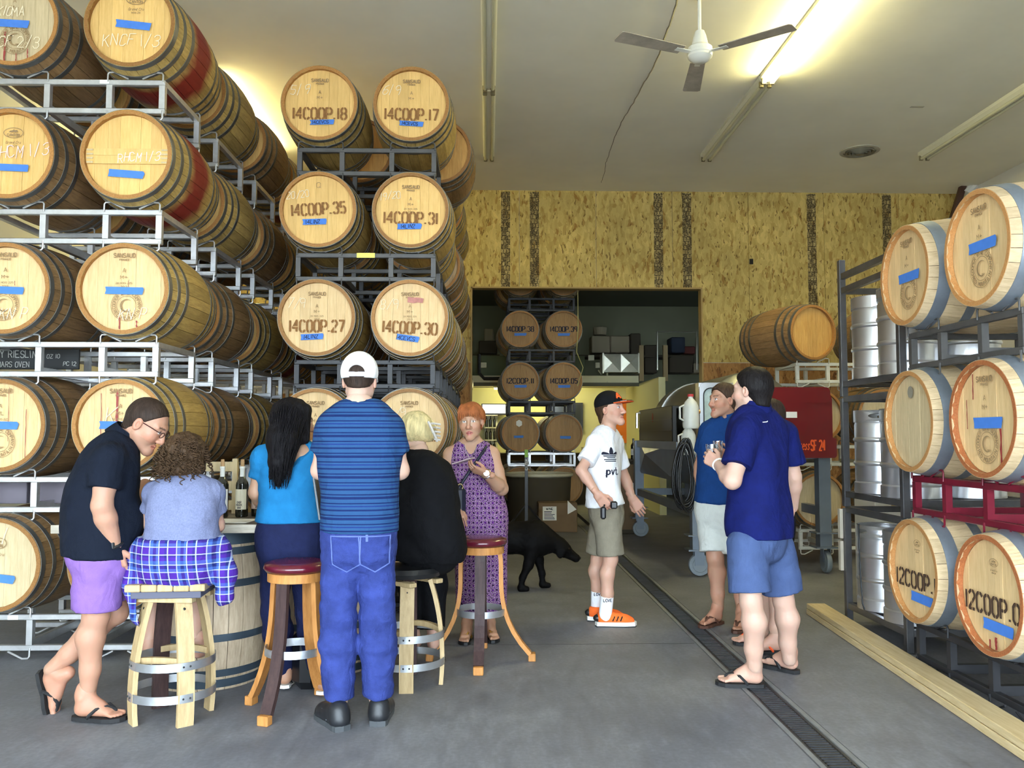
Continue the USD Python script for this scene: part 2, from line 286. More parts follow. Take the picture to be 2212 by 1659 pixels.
def concrete():
    n = {'tc': ('texture_coordinate', {}), 'n1': ('noise_texture', {'scale': 0.9, 'detail': 7.0, 'roughness': 0.65}), 'n2': ('noise_texture', {'scale': 6.0, 'detail': 6.0, 'roughness': 0.7}), 'n3': ('noise_texture', {'scale': 45.0, 'detail': 3.0}),
         'mp': ('mapping', {'scale': (3.0, 0.7, 1)}), 'a': ('mix_float', {'fac': 0.45}), 'a2': ('mix_float', {'fac': 0.15}), 'r': ('rgb_ramp', {'ramp': [(0.30, (0.085, 0.083, 0.090)), (0.5, (0.165, 0.165, 0.18)), (0.68, (0.26, 0.265, 0.285))]}),
         'rr': ('map_range', {'from_min': 0.3, 'from_max': 0.7, 'to_min': 0.5, 'to_max': 0.78}), 'b': ('bump', {'strength': 0.2, 'distance': 0.003}), 'p': ('principled_bsdf', {'specular_ior_level': 0.35})}
    l = [('tc.object', 'n1.vector'), ('tc.object', 'mp.vector'), ('mp.vector', 'n2.vector'), ('tc.object', 'n3.vector'), ('n1.fac', 'a.a'), ('n2.fac', 'a.b'), ('a.result', 'a2.a'), ('n3.fac', 'a2.b'), ('a2.result', 'r.fac'), ('r.color', 'p.base_color'),
         ('n2.fac', 'rr.value'), ('rr.result', 'p.roughness'), ('n3.fac', 'b.height'), ('b.normal', 'p.normal')]
    return mat('polished_concrete', n, l)
CONC = concrete()
# the drain channel runs along the hall: its two edges on the floor
DA, DB = at_z(1786, 1659, 0), at_z(1863, 1659, 0); DX0, DX1 = DA[0], DB[0]
fl = struct('floor', cat_([bx2((XL, YF, -0.2), (DX0 - .03, 21, 0)), bx2((DX1 + .03, YF, -0.2), (XR + .6, 21, 0)), bx2((DX0 - .03, YF, -0.2), (DX1 + .03, 21, -0.06))]), CONC, 'dark grey worn concrete floor with cloudy stains')
struct('ceiling', bx2((XL - .2, YF, CEIL), (XR + .2, YB + .1, CEIL + .15)), CEILM, 'plain painted flat ceiling high above the hall')
struct('wall_left', bx2((XL - .2, YF, 0), (XL, YB, CEIL)), WALLM, 'cream painted wall behind the tall barrel racks')
struct('wall_right', bx2((XR, YF, 0), (XR + .2, YB, CEIL)), WALLM, 'white painted side wall above the kegs')
struct('wall_front', cat_([bx2((XL, YF - .2, 0), (-4.4, YF, CEIL)), bx2((3.6, YF - .2, 0), (XR, YF, CEIL)), bx2((-4.4, YF - .2, 3.45), (3.6, YF, CEIL))]), plain('bare_board_wall', (.30, .24, .16), .9), 'unseen dark wall around the open roll-up door')  # unseen wall; opening and dark tone chosen to limit daylight and bounce
struct('ground', bx2((-60, -60, -0.35), (60, YF, -0.02)), plain('driveway_concrete', (0.55, 0.53, 0.50), 0.9), 'pale concrete driveway outside the open door')
# back wall of strand board sheets
wb = struct('wall_back', cat_([bx2((XL, YB + .02, 0), (OX0, YB + .14, CEIL)), bx2((OX1, YB + .02, 0), (XR, YB + .14, CEIL)), bx2((OX0, YB + .02, OZ), (OX1, YB + .14, CEIL))]), WALLM, 'back wall sheathed in strand board around a tall opening')
hole = sbox(OX0, -1, OX1, OZ)
xs = [0.486 + 1.22 * k for k in range(-5, 7)]
for lo, hi, m_, nm in ((2.545, CEIL, OSB, 'panel'), (0.0, 2.535, OSB_OLD, 'panel')):
    for a, b in zip(xs[:-1], xs[1:]):
        g = sbox(max(a, XL) + .003, lo, min(b, XR) - .003, hi).difference(hole)
        if g.area > 0.02:
            obj(nm, face(extr(g, 0.02 + rng.uniform(0, .002)), 0, YB + .02, 0), m_, wb)
for px in (1092, 1155, 1428, 1491, 1768, 1937):
    X = (px - 1055) / 138.06
    for a, b in ((2.6, CEIL - .02),):
        g = sbox(X - .072, a, X + .072, b).difference(hole.buffer(.004))
        obj('printed_band', face(extr(g, 0.0005), 0, YB - .0035, 0), OSB_INK, wb, label='dark nailing guide print')
tr = struct('trim_1', cat_([bx2((OX0 - .012, YB - .025, 0), (OX0 + .012, YB + .16, OZ)), bx2((OX1 - .012, YB - .025, 0), (OX1 + .012, YB + .16, OZ)), bx2((OX0 - .012, YB - .025, OZ - .012), (OX1 + .012, YB + .16, OZ + .012))]),
            plain('raw_edge_board', (0.40, 0.27, 0.10), .7), 'thin raw wood edging around the tall opening')
# crack in the ceiling seam
cp = [(1466, -12), (1452, 40), (1436, 78), (1428, 108), (1408, 152), (1388, 184), (1368, 222), (1346, 258), (1330, 290), (1316, 330), (1309, 352), (1303, 382), (1298, 398)]
pts = []
for (a, b), (c, d) in zip(cp[:-1], cp[1:]):
    for t in np.linspace(0, 1, 6)[:-1]:
        q = at_z(a + (c - a) * t + rng.uniform(-1.2, 1.2), b + (d - b) * t, CEIL - .002); pts.append(q)
obj_ = obj('ceiling_crack', tube(pts, [0.010 * (1 - 0.7 * i / len(pts)) for i in range(len(pts))], 4), plain('crack_shade', (0.26, 0.23, 0.17), .9)); tag(obj_, 'thin wandering crack along a ceiling seam', 'crack')
o = obj('ceiling_scuff', bx(at_z(1981, 231, CEIL), (0.16, 0.05, .004)), plain('scuff', (0.45, 0.42, 0.34), .9)); tag(o, 'small scuffed patch on the ceiling plaster', 'patch')
# round air vent
vp = at_z(1857, 326, CEIL); t = thing('ceiling_vent', 'round ceiling air vent of dark concentric rings', 'vent', vp)
VM = plain('vent_metal', (0.22, 0.21, 0.17), .5, .3)
obj('flange', lathe([(0.26, 0), (0.26, -.012), (0.21, -.02), (0.21, 0)], 40), plain('vent_flange', (.42, .40, .33), .6), t, 40)
for i, r in enumerate((0.19, 0.145, 0.10)):
    obj('ring', lathe([(r, -.01), (r, -.035 - .01 * i), (r - .03, -.02), (r - .03, -.01), (r, -.01)], 36), VM, t, 40)
obj('disc', lathe([(0, -.03), (.06, -.03), (.06, -.055), (0, -.06)][::-1], 24), VM, t, 40)

obj('floor_joint', bx2((DX0 - 6, 5.815, 0), (DX0 - .04, 5.822, .0008)), plain('joint_shade', (.05, .05, .052), .9), fl)
# ------------------------------------------------ fluorescent fixtures
TUBE_OFF = plain('unlit_tube', (0.66, 0.64, 0.44), 0.25)
TUBE_ON = mat('lit_tube', {'e': ('emission', {'color': (1.0, 0.90, 0.42), 'strength': LAMP})}, [], 'e.emission')
FIX = plain('fixture_enamel', (0.74, 0.72, 0.58), 0.45)
ENDC = plain('tube_end_cap', (0.20, 0.17, 0.10), 0.4, 0.5)
def fixture(X, Y0, Y1, lit, label):
    t = thing('fluorescent_light', label, 'light', (X, Y0, CEIL), 0, 'ceiling strip lights'); L = Y1 - Y0
    obj('housing', face(extr(Polygon([(-.075, 0), (-.075, -.04), (-.035, -.085), (.035, -.085), (.075, -.04), (.075, 0)]), L), 0, L, 0), FIX, t)
    for s in (-1, 1):
        obj('tube', tube([(s * .044, .05, -.095), (s * .044, L - .05, -.095)], .019, 12), TUBE_ON if lit else TUBE_OFF, t, 40)
        for y in (.03, L - .03):
            obj('socket', bx((s * .044, y, -.085), (.05, .03, .07), .006), ENDC, t)
for X, Y0, Y1, lit, lb in ((0, 9.27, 11.63, 0, 'unlit twin tube ceiling light running above the tall barrels, far one'), (0, 6.85, 9.23, 0, 'unlit twin tube ceiling light above the man in the white cap'),
        (3.0, 8.98, 11.56, 0, 'unlit twin tube ceiling light continuing the glowing one toward the strand board wall'), (3.0, 6.4, 8.95, 1, 'glowing twin tube ceiling light beside the fan'),
        (5.98, 8.95, 11.43, 0, 'unlit twin tube ceiling light near the side wall'), (-3.0, 9.0, 11.5, 1, 'glowing twin tube ceiling light hidden behind the tall barrel stack')):
    fixture(X, Y0, Y1, lit, lb)
for X, Y0, lit in ((0, 4.4, 0), (3.0, 3.8, 0), (5.98, 6.4, 0), (-3.0, 6.4, 0)):
    fixture(X, Y0, Y0 + 2.4, lit, {0: 'unlit twin tube ceiling light over the middle of the hall near the door', 3.0: 'unlit twin tube ceiling light on the door side of the glowing one', 5.98: 'unlit twin tube ceiling light above the kegs', -3.0: 'unlit twin tube ceiling light over the first barrels of the tall stack'}[X])
# ------------------------------------------------ ceiling fan
fc = np.array([1.83, 7.2, 4.70]); t = thing('ceiling_fan', 'white three-bladed ceiling fan on a long rod', 'fan', fc)
FAN = plain('fan_enamel', (0.80, 0.79, 0.70), .4); BLD = plain('dusty_fan_blade', (0.42, 0.37, 0.30), .6, var=.3, scale=5)
obj('rod', tube([(0, 0, .15), (0, 0, CEIL - 4.70)], .016, 10), FAN, t, 40)
obj('rod_cover', lathe([(.075, .07), (.055, .16), (.04, .20), (.018, .205)], 24), FAN, t, 40)
obj('ceiling_canopy', lathe([(.02, CEIL - 4.80), (.06, CEIL - 4.74), (.07, CEIL - 4.70)], 24), FAN, t, 40)
obj('motor', lathe([(0, -.075), (.05, -.075), (.085, -.055), (.105, -.03), (.105, -.01), (.11, -.005), (.11, .02), (.105, .025), (.105, .05), (.075, .075), (0, .078)], 32), FAN, t, 35)
for k, a in enumerate((82, 202, 322)):
    bl = cat_([bx((.17, 0, 0), (.16, .05, .008), .002)]); bl.apply_transform(rotm(4, (1, 0, 0))); bl.apply_transform(rotm(a, (0, 0, 1)))
    obj('blade_arm', bl, FAN, t)
    b2 = extr(Polygon([(.19, -.065), (.80, -.085), (.82, -.06), (.82, .07), (.80, .08), (.19, .065)]), .006); b2.apply_transform(rotm(4, (1, 0, 0))); b2.apply_transform(rotm(a, (0, 0, 1)))
    obj('blade', b2, BLD, t)
# ------------------------------------------------ floor drain
GR = plain('drain_grate_iron', (0.05, 0.052, 0.058), .5, .4); DE = plain('drain_edge_concrete', (0.20, 0.20, 0.20), .7, var=.2, scale=8)
t = thing('floor_drain', 'long slotted iron trench drain set in the concrete floor', 'drain', (0, 0, 0))
cx, wd = (DX0 + DX1) / 2, DX1 - DX0
for s in (DX0 - .012, DX1 + .012): obj('edge_strip', bx2((s - .012, YF, -.06), (s + .012, 13.4, .002)), DE, t)
for s in (-1, 1): obj('grate_rail', bx2((cx + s * (wd / 2 - .012) - .01, YF, -.05), (cx + s * (wd / 2 - .012) + .01, 13.4, -.003)), GR, t)
y = 3.3
for k in range(150):
    obj('slat', bx((cx, y, -.016), (wd - .03, .015, .026)), GR, t); y += .03
rest = cat_([bx((cx, y + .03 * i, -.016), (wd - .03, .017, .026)) for i in range(int((13.3 - y) / .03))])
obj('slat', rest, GR, t, kind='stuff')
# ------------------------------------------------ barrels and racks
def barrel_geo(kind, stave, head, chime, rh, rb, hoops, hoop_m, name, label, nst=26, L=0.95, wide=None):
    """A barrel lying along +y, front head at y = 0, axis at the origin."""
    r = random.Random(len(kind) * 13 + nst); rr = lambda y: rb - (rb - rh) * (2 * y / L - 1) ** 2
    t = stage.CreateClassPrim('/World/' + name); ys = np.linspace(0, L, 9); cuts = np.cumsum([r.uniform(.8, 1.2) for _ in range(nst)]); cuts = cuts / cuts[-1] * 2 * np.pi; cuts = np.concatenate([[0], cuts])
    for i in range(nst):
        a, b = cuts[i] + .004, cuts[i + 1] - .004; V, F = [], []
        for y in ys:
            R = rr(y); Ri = R - .026; mm = (a + b) / 2
            V += [(R * math.cos(q), y, R * math.sin(q)) for q in (a, mm, b)] + [(Ri * math.cos(q), y, Ri * math.sin(q)) for q in (b, a)]
        for k in range(len(ys) - 1):
            for j in range(5):
                p, q = k * 5 + j, k * 5 + (j + 1) % 5; F += [[p, p + 5, q + 5], [p, q + 5, q]]
        e = len(V) - 5; F += [[0, 1, 2], [0, 2, 3], [0, 3, 4], [e + 2, e + 1, e], [e + 3, e + 2, e], [e + 4, e + 3, e]]
        obj('stave', trimesh.Trimesh(V, F, process=False), STAVE[stave], t)
    # exposed end grain rings
    for y0, s in ((0, -1), (L, 1)):
        R0, R1 = rh - .026, rh
        ring = lathe([(R0, .034), (R0, -.0015), (R1 - .003, -.0015), (R1, 0.003)], 52); ring.apply_transform(FACE if s < 0 else np.diag([1, -1, 1, 1]) @ FACE); 
        if s < 0: ring.apply_transform(np.diag([1, -1, 1, 1])); ring.invert()
        ring.apply_translation((0, y0, 0)); obj('chime', ring, chime, t, 30)
    for a, b in hoops:
        for m_ in (0, 1):
            y0, y1 = (a, b) if m_ == 0 else (L - b, L - a)
            yy = np.linspace(y0, y1, 3); pr = [(rr(q) + .0028, q) for q in yy]
            pr = [(rr(y0) - .001, y0)] + pr + [(rr(y1) - .001, y1)]
            h = lathe(pr, 56); h.apply_transform(np.array([[1, 0, 0, 0], [0, 0, 1, 0], [0, -1, 0, 0], [0, 0, 0, 1.0]]) ); h = trimesh.Trimesh(h.vertices, h.faces, process=False)
            obj('hoop', h, hoop_m, t, 35)
    disc = Point(0, 0).buffer(rh - .0255, 20)
    for y0, s in ((.036, 1), (L - .036, -1)):
        ws = [r.uniform(.75, 1.25) for _ in range(8)]; e = np.concatenate([[0], np.cumsum(ws)]); e = (e / e[-1] - .5) * 2 * rh
        for a, b in zip(e[:-1], e[1:]):
            g = disc.intersection(sbox(a + .0004, -1, b - .0004, 1)).simplify(.0008)
            if g.area > 1e-4:
                m = face(extr(g, .012 + r.uniform(-.0012, .0012)), 0, .012, 0)
                if s < 0: m.apply_transform(rotm(180, (0, 0, 1)))
                m.apply_translation((0, y0 if s > 0 else y0, 0)); obj('head_board', m, HEAD[head], t)
    return t
FR_HOOPS = [(.004, .040), (.105, .138), (.215, .250)]
WIDE_HOOPS = [(.052, .122), (.235, .285)]
PROTO = {}
def proto(kind):
    if kind not in PROTO:
        lab = 'oak wine barrel lying on its rack'
        a = {'tan': ('tan', 'gold', CHIME, .29, .34, FR_HOOPS, HOOP), 'brown': ('brown', 'gold', CHIME, .29, .34, FR_HOOPS, HOOP), 'stain': ('stained', 'gold', CHIME, .29, .34, FR_HOOPS, HOOP),
             'tanp': ('tan', 'pale', CHIME, .29, .34, FR_HOOPS, HOOP), 'brownp': ('brown', 'pale', CHIME, .29, .34, FR_HOOPS, HOOP), 'browntan': ('brown', 'tan', CHIME, .29, .34, FR_HOOPS, HOOP),
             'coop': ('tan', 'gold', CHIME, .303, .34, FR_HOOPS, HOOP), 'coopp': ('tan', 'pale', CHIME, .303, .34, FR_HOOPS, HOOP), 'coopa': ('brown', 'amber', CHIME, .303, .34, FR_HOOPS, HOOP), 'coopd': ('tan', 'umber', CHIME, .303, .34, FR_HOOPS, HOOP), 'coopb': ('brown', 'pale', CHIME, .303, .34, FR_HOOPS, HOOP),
             'wide': ('pale', 'pale', CHIME_W, .295, .345, WIDE_HOOPS, HOOP_BLUE), 'wider': ('pale', 'pale', CHIME_R, .295, .345, WIDE_HOOPS, HOOP_BLUE), 'wideg': ('pale', 'tan', CHIME_W, .295, .345, WIDE_HOOPS, HOOP_BLUE)}[kind]
        PROTO[kind] = [barrel_geo(kind, *a, 'oak_barrel_' + kind, '')]
    return PROTO[kind]
def barrel(kind, label, loc, rotz=0.0, group=None, marked=False):
    """A barrel with its front head centred at loc; rotz turns it (0: head faces the door)."""
    return copy_of(proto(kind)[0], 'wine_barrel', label, 'barrel', loc, rotz, group, instance=not marked)
HY = .0224                                                   # just proud of the head boards
def mark(t, name, mesh, m, x=0, z=0, rot=0, lift=0.0, label=None, parent=None):
    q = mesh.copy()
    if rot: q.apply_transform(rotm(rot, (0, 0, 1)))
    q = face(q, x, HY - lift, z)
    return obj(name, q, m, parent or t, label=label)
def tape(t, x, z, w=.235, h=.048, rot=0.0, text=None, seed=0):
    r = random.Random(seed); j = lambda: r.uniform(-.004, .004)
    pl = Polygon([(-w / 2 + j(), -h / 2), (-w / 2 + .006 + j(), 0), (-w / 2 + j(), h / 2), (w / 2 + j(), h / 2), (w / 2 + .006 + j(), .2 * h), (w / 2 - .004 + j(), -h / 2)])
    o = mark(t, 'tape', extr(pl, .0006), TAPE, x, z, rot, .0006, label='strip of blue masking tape')
    if text: 
        q = lettering(text, h * .62, .62, .0042, .0004, gap=1.3, cap='round', slant=.12, jit=.35, seed=seed)
        q.apply_transform(rotm(rot, (0, 0, 1))); obj('tape_writing', face(q, x - .012, HY - .0013, z), INK, o)
def stencil(t, text, z, w=.45, h=.08, rot=0, m=None):
    n = sum(NARROW.get(c, 4) + 1.6 for c in text) - 1.6
    mark(t, 'stencil_lettering', lettering(text, h, w * 4 / n / h, .0155, .0005, stencil=True), m or BURN, 0, z, rot, .0001, label='stencilled barrel code')
def cooperage(t, z0=0.21, lines=('SANSAUD', 'FRANCE', 'A', 'M+'), x=0, faint=True):
    parts = [moved(lettering(lines[0], .026, .55, .0052, .0004), t=(x, z0, 0)), moved(lettering(lines[1], .011, .7, .003, .0004), t=(x, z0 - .028, 0)),
             moved(lettering(lines[2], .026, .7, .0032, .0004, gap=2), t=(x, z0 - .095, 0)), moved(lettering(lines[3], .022, .8, .0030, .0004, gap=2), t=(x, z0 - .14, 0))]
    if faint: parts += [moved(lettering('24 MOIS 225', .011, .7, .0018, .0004), t=(x, z0 - .177, 0)), moved(lettering('2013', .011, .8, .0018, .0004), t=(x, z0 - .2, 0))]
    mark(t, 'branding', cat_(parts), PRINT, 0, 0, 0, .0001, label='small printed cooperage brand')
def oval_brand(t, x, z, s=1.0):
    el = aff.scale(Point(0, 0).buffer(1, 24), .062 * s, .034 * s); rim = el.difference(aff.scale(el, .93, .9))
    wolf = Polygon([(-.03, .004), (-.02, .014), (-.006, .016), (.004, .022), (.008, .016), (.022, .018), (.03, .008), (.022, .006), (.012, .000), (.004, .006), (-.01, .002), (-.018, .004)])
    mark(t, 'oval_logo', cat_([extr(rim, .0004), extr(aff.scale(wolf, s, s, origin=(0, 0)), .0004), moved(lettering('CANTON', .016 * s, .6, .0034 * s, .0004), t=(0, -.014 * s, 0)), moved(lettering('Grand Cru', .016 * s, .5, .0022 * s, .0004, slant=.3), t=(0, -.062 * s, 0)), moved(lettering('MTH 24', .010 * s, .7, .002, .0004), t=(.0, -.085 * s, 0))]),
         PRINT, x, z, 0, .0001, label='oval branded cooperage mark')
def round_logo(t, x, z, R=.098, m=None):
    rings = [Point(0, 0).buffer(a, 32).difference(Point(0, 0).buffer(a - .0028, 32)) for a in (R, R * .63)]
    ms = [extr(r, .0004) for r in rings]
    for text, a0, sgn in (('COOPER WINE COMPANY', 90, -1), ('RED MOUNTAIN', 270, 1)):
        n = len(text); step = 11.2 if sgn < 0 else 11.5
        for i, ch in enumerate(text):
            if ch == ' ': continue
            a = a0 + sgn * (i - (n - 1) / 2) * step; q = lettering(ch, R * .2, .62, .0034, .0004)
            q.apply_transform(rotm(a - 90 if sgn < 0 else a + 90, (0, 0, 1))); q.apply_translation((R * .815 * math.cos(math.radians(a)), R * .815 * math.sin(math.radians(a)), 0)); ms.append(q)
    C = Point(0, 0).buffer(R * .42, 24).difference(aff.translate(Point(0, 0).buffer(R * .37, 24), R * .07, 0)).difference(sbox(R * .18, -R * .3, R, R * .3))
    ms.append(extr(C, .0005)); ms.append(moved(lettering('2013', .008, .6, .0018, .0004), t=(.012, -.032, 0)))
    mark(t, 'round_logo', cat_(ms), m or PRINT, x, z, 0, .0001, label='round winery emblem with a large C')
def chalk(t, text, x, z, h=.075, m=None, rot=0, seed=3, wide=.5, wt=.0048):
    mark(t, 'chalk_writing', lettering(text, h, wide, wt, .0004, gap=1.5, cap='round', slant=.15, jit=.5, seed=seed), m or CHALK, x, z, rot, .0002, label='faded chalk writing')
def drips(t, spots, m=None):
    ms = []
    for x, z0, z1, w in spots:
        r = random.Random(int(x * 999)); n = 7; zz = np.linspace(z0, z1, n); ws = [w * r.uniform(.5, 1.2) for _ in zz]; xo = [x + r.uniform(-.002, .002) for _ in zz]
        ms.append(extr(Polygon([(a - b / 2, z) for a, b, z in zip(xo, ws, zz)] + [(a + b / 2, z) for a, b, z in reversed(list(zip(xo, ws, zz)))]).buffer(0), .0003))
    mark(t, 'wine_drip', cat_(ms), m or WINE, 0, 0, 0, .0000, label='dried red wine run')

RACK = {}
def rack(kind, label, loc, rotz=0.0, pitch=0.74, depth=.66, group='barrel racks'):
    """Two-barrel steel rack; loc: middle of its front frame, at the height of the barrel axis above it."""
    if kind in RACK: return copy_of(RACK[kind], 'barrel_rack', label, 'rack', loc, rotz, group)
    m = {'galv': GALV, 'dark': DARKSTEEL, 'grey': GREYSTEEL, 'white': WHITESTEEL, 'red': REDSTEEL, 'galvlow': GALV}[kind]
    t = thing('barrel_rack', label, 'rack', loc, rotz, group); RACK[kind] = t
    zt, zb, hw = -.342, -.532, pitch / 2 + .17
    for y in (0, depth):
        for z in (zt, zb): obj('rail', bx((0, y, z), (2 * hw + .04, .038, .036), .004), m, t)
        for s in (-1, 1):
            for q in (-.17, .17): obj('post', bx((s * pitch / 2 + q, y, (zt + zb) / 2), (.038, .038, zt - zb - .036)), m, t)
            for up in (1, -1):
                z0 = zt + .016 if up > 0 else zb - .016
                for w in (-1, 1):
                    p = [(s * pitch / 2 + w * .178, 0), (s * pitch / 2 + w * .178, .034), (s * pitch / 2 + w * .170, .046), (s * pitch / 2 + w * .135, .048), (s * pitch / 2 + w * .045, .004)]
                    yy = y - .024 if y == 0 else y + .024
                    obj('cradle_rod', tube([(a, yy, z0 + up * b - (up * .016 if i == 0 else 0)) for i, (a, b) in enumerate(p)], .0062, 6), m, t, 50)
    for s in (-1, 1):
        for q in (-.17, .17): obj('side_channel', bx((s * pitch / 2 + q, depth / 2, zb + .020 if q * s < 0 else zt), (.036, depth - .038, .05 if q * s < 0 else .036)), m, t)
    return t

ORD = ['first', 'second', 'third', 'fourth', 'fifth', 'sixth', 'seventh', 'eighth']
ROW = ['bottom row', 'second row up', 'middle row', 'fourth row up', 'top row']
ZC = lambda k: .60 + .86 * k
# ---- tall stack with bright steel racks
LX, LY = -2.675, 5.55
LEFTK = {(4, 0): 'browntan', (4, 1): 'stain', (3, 0): 'brown', (3, 1): 'stain', (2, 0): 'brownp', (2, 1): 'tanp', (1, 0): 'brownp', (1, 1): 'tanp', (0, 0): 'browntan', (0, 1): 'tan'}
LEFTL = {(4, 0): 'brown barrel in the top row with a round emblem under blue tape and chalk writing', (4, 1): 'red-stained barrel in the top row with an oval brand above blue tape', (3, 0): 'barrel with an oval brand and pink chalk capitals, fourth row up', (3, 1): 'barrel with a crosswise head board and blue tape below, fourth row up',
         (2, 0): 'brown barrel in the middle row with blue tape touching a round emblem', (2, 1): 'yellowish barrel in the middle row with blue tape above a round emblem', (1, 0): 'barrel with a round emblem beside the navy-shirted man, second row up', (1, 1): 'barrel with red wine drips behind the bespectacled man', (0, 0): 'scuffed tan barrel with an oval brand behind the purple shorts, bottom row', (0, 1): 'barrel head with blue tape behind the seated woman, bottom row'}
def jig(a): return rng.uniform(-a, a)
for k in range(5):
    for d in range(6):
        y = LY + 1.1 * d
        rack('galv', f'{"bright galvanised" if d == 0 else "galvanised"} barrel rack of the tallest stack, {ROW[k]}, {ORD[d]} from the front', (LX, y, ZC(k)), group='racks of the tallest stack')
        for c in (0, 1):
            if c == 0 and d > 3: continue
            loc = (LX + (c - .5) * .74 + (jig(.02) if d else 0), y - .14 + (jig(.03) if d else 0), ZC(k))
            if d: barrel(rng.choice(['tan', 'brown', 'tan', 'stain']) if c else 'brown', f'oak barrel, {["outer", "aisle"][c]} line of the tallest stack, {ROW[k]}, {ORD[d]} from the front', loc, 0, 'barrels deeper in the tallest stack')
            else:
                t = barrel(LEFTK[k, c], LEFTL[k, c], loc, 0, 'front barrels of the tallest stack', marked=True)
                s = k * 2 + c
                if (k, c) == (4, 0):
                    tape(t, -.02, -.005, .225, .05, -3, seed=s); round_logo(t, .01, -.11); cooperage(t, .24, ('SANSAUD', 'FRANCE', 'A', 'M+'), faint=False); chalk(t, 'SKIOMA', -.05, .075, .06); chalk(t, 'KNCF 2/3', -.02, -.125, .07); drips(t, [(-.055, -.06, -.262, .012), (.02, -.2, -.255, .006), (.09, -.17, -.245, .006)])
                if (k, c) == (4, 1):
                    tape(t, .015, -.005, .222, .05, -6, seed=s); oval_brand(t, .03, .165, 1.05); chalk(t, 'KNCF 1/3', .0, -.105, .075)
                if (k, c) == (3, 0):
                    tape(t, .0, -.085, .24, .045, -2, seed=s); oval_brand(t, .02, .14); chalk(t, 'RHCM 1/3', .06, .02, .075, CHALK_P, 6)
                if (k, c) == (3, 1):
                    tape(t, -.005, -.12, .222, .048, -4, seed=s); chalk(t, 'RHCM 1/3', .07, -.01, .055, CHALK_P, 3)
                    disc = Point(0, 0).buffer(.262, 20); dowel = []
                    for i, (a, b) in enumerate(((-.055, -.0), (0.0, .045))): mark(t, 'cross_board', extr(disc.intersection(sbox(-1, a + .0006, 1, b - .0006)), .003), HEAD['gold'], 0, 0, 0, -.0026)
                    for sx in (-1, 1):
                        for zz in (.035, .008, -.018, -.045): dowel.append(moved(extr(sbox(-.02, -.005, .02, .005), .004), t=(sx * .235, zz, 0)))
                    mark(t, 'dowel', cat_(dowel), HEAD['tan'], 0, 0)
                if (k, c) in ((2, 0), (2, 1)):
                    cooperage(t, .215); tape(t, .0, -.01, .235, .046, -1 if c else -2, seed=s); round_logo(t, .02 if c else -.005, -.105); chalk(t, 'KN P', .05, -.16, .07, CHALK_B, seed=9)
                    drips(t, [(-.02, -.18, -.255, .008), (.085, -.2, -.25, .009), (.03, .06, -.0, .003)] if c else [(.06, .05, .02, .003)])
                if (k, c) in ((1, 0), (1, 1)):
                    cooperage(t, .215, ('SANSAUD', 'FRANCE', 'A', 'ML' if c == 0 else 'M+')); tape(t, -.01, .0, .235, .048, -1, seed=s); round_logo(t, .0, -.105)
                    drips(t, [(-.02, .22, .02, .014), (.17, .1, -.2, .008), (.1, -.02, -.25, .007), (-.12, .2, -.1, .004)] if c else [(.05, .24, -.1, .003), (.16, .1, -.2, .004)])
                    if c: chalk(t, 'K', -.06, .06, .12, CHALK_B)
                if (k, c) == (0, 0):
                    oval_brand(t, .0, .13, 1.1); tape(t, .0, -.08, .24, .05, -7, seed=s); chalk(t, 'R 1', -.02, .18, .1, CHALK_B)
                if (k, c) == (0, 1): tape(t, .05, -.055, .235, .048, -1, seed=s); oval_brand(t, 0, .13)
# ---- second stack: stencilled barrels on dark racks
CX, CY = -.985, 6.85
CODES = {(4, 0): ('14COOP.18', '14CEVCS', '5/9', 0), (4, 1): ('14COOP.17', '14CEVCS', '6/9', -1), (3, 0): ('14COOP.35', '14LINZ', '20/20', 4), (3, 1): ('14COOP.31', '14LINZ', '19/20', -1),
         (2, 0): ('14COOP.27', '14LINZ', '7/9', 0), (2, 1): ('14COOP.30', '14CEVCS', '8/9', -3), (1, 0): ('14COOP.26', None, None, 0), (1, 1): ('14COOP.16', None, '4/9', 0)}
CL = {(4, 0): 'stencilled barrel whose code ends in eighteen, top row of the dark racks', (4, 1): 'stencilled barrel whose code ends in seventeen, top row of the dark racks', (3, 0): 'stencilled barrel whose code ends in thirty-five', (3, 1): 'stencilled barrel whose code ends in thirty-one',
      (2, 0): 'stencilled barrel whose code ends in twenty-seven', (2, 1): 'stencilled barrel with a red wine smear, code ending in thirty', (1, 0): 'barrel head half hidden by the long-haired woman and the striped shirt', (1, 1): 'barrel head behind the blonde woman and her hair claw', (0, 0): 'bottom row barrel hidden behind the turquoise top', (0, 1): 'bottom row barrel behind the black-clad seated woman'}
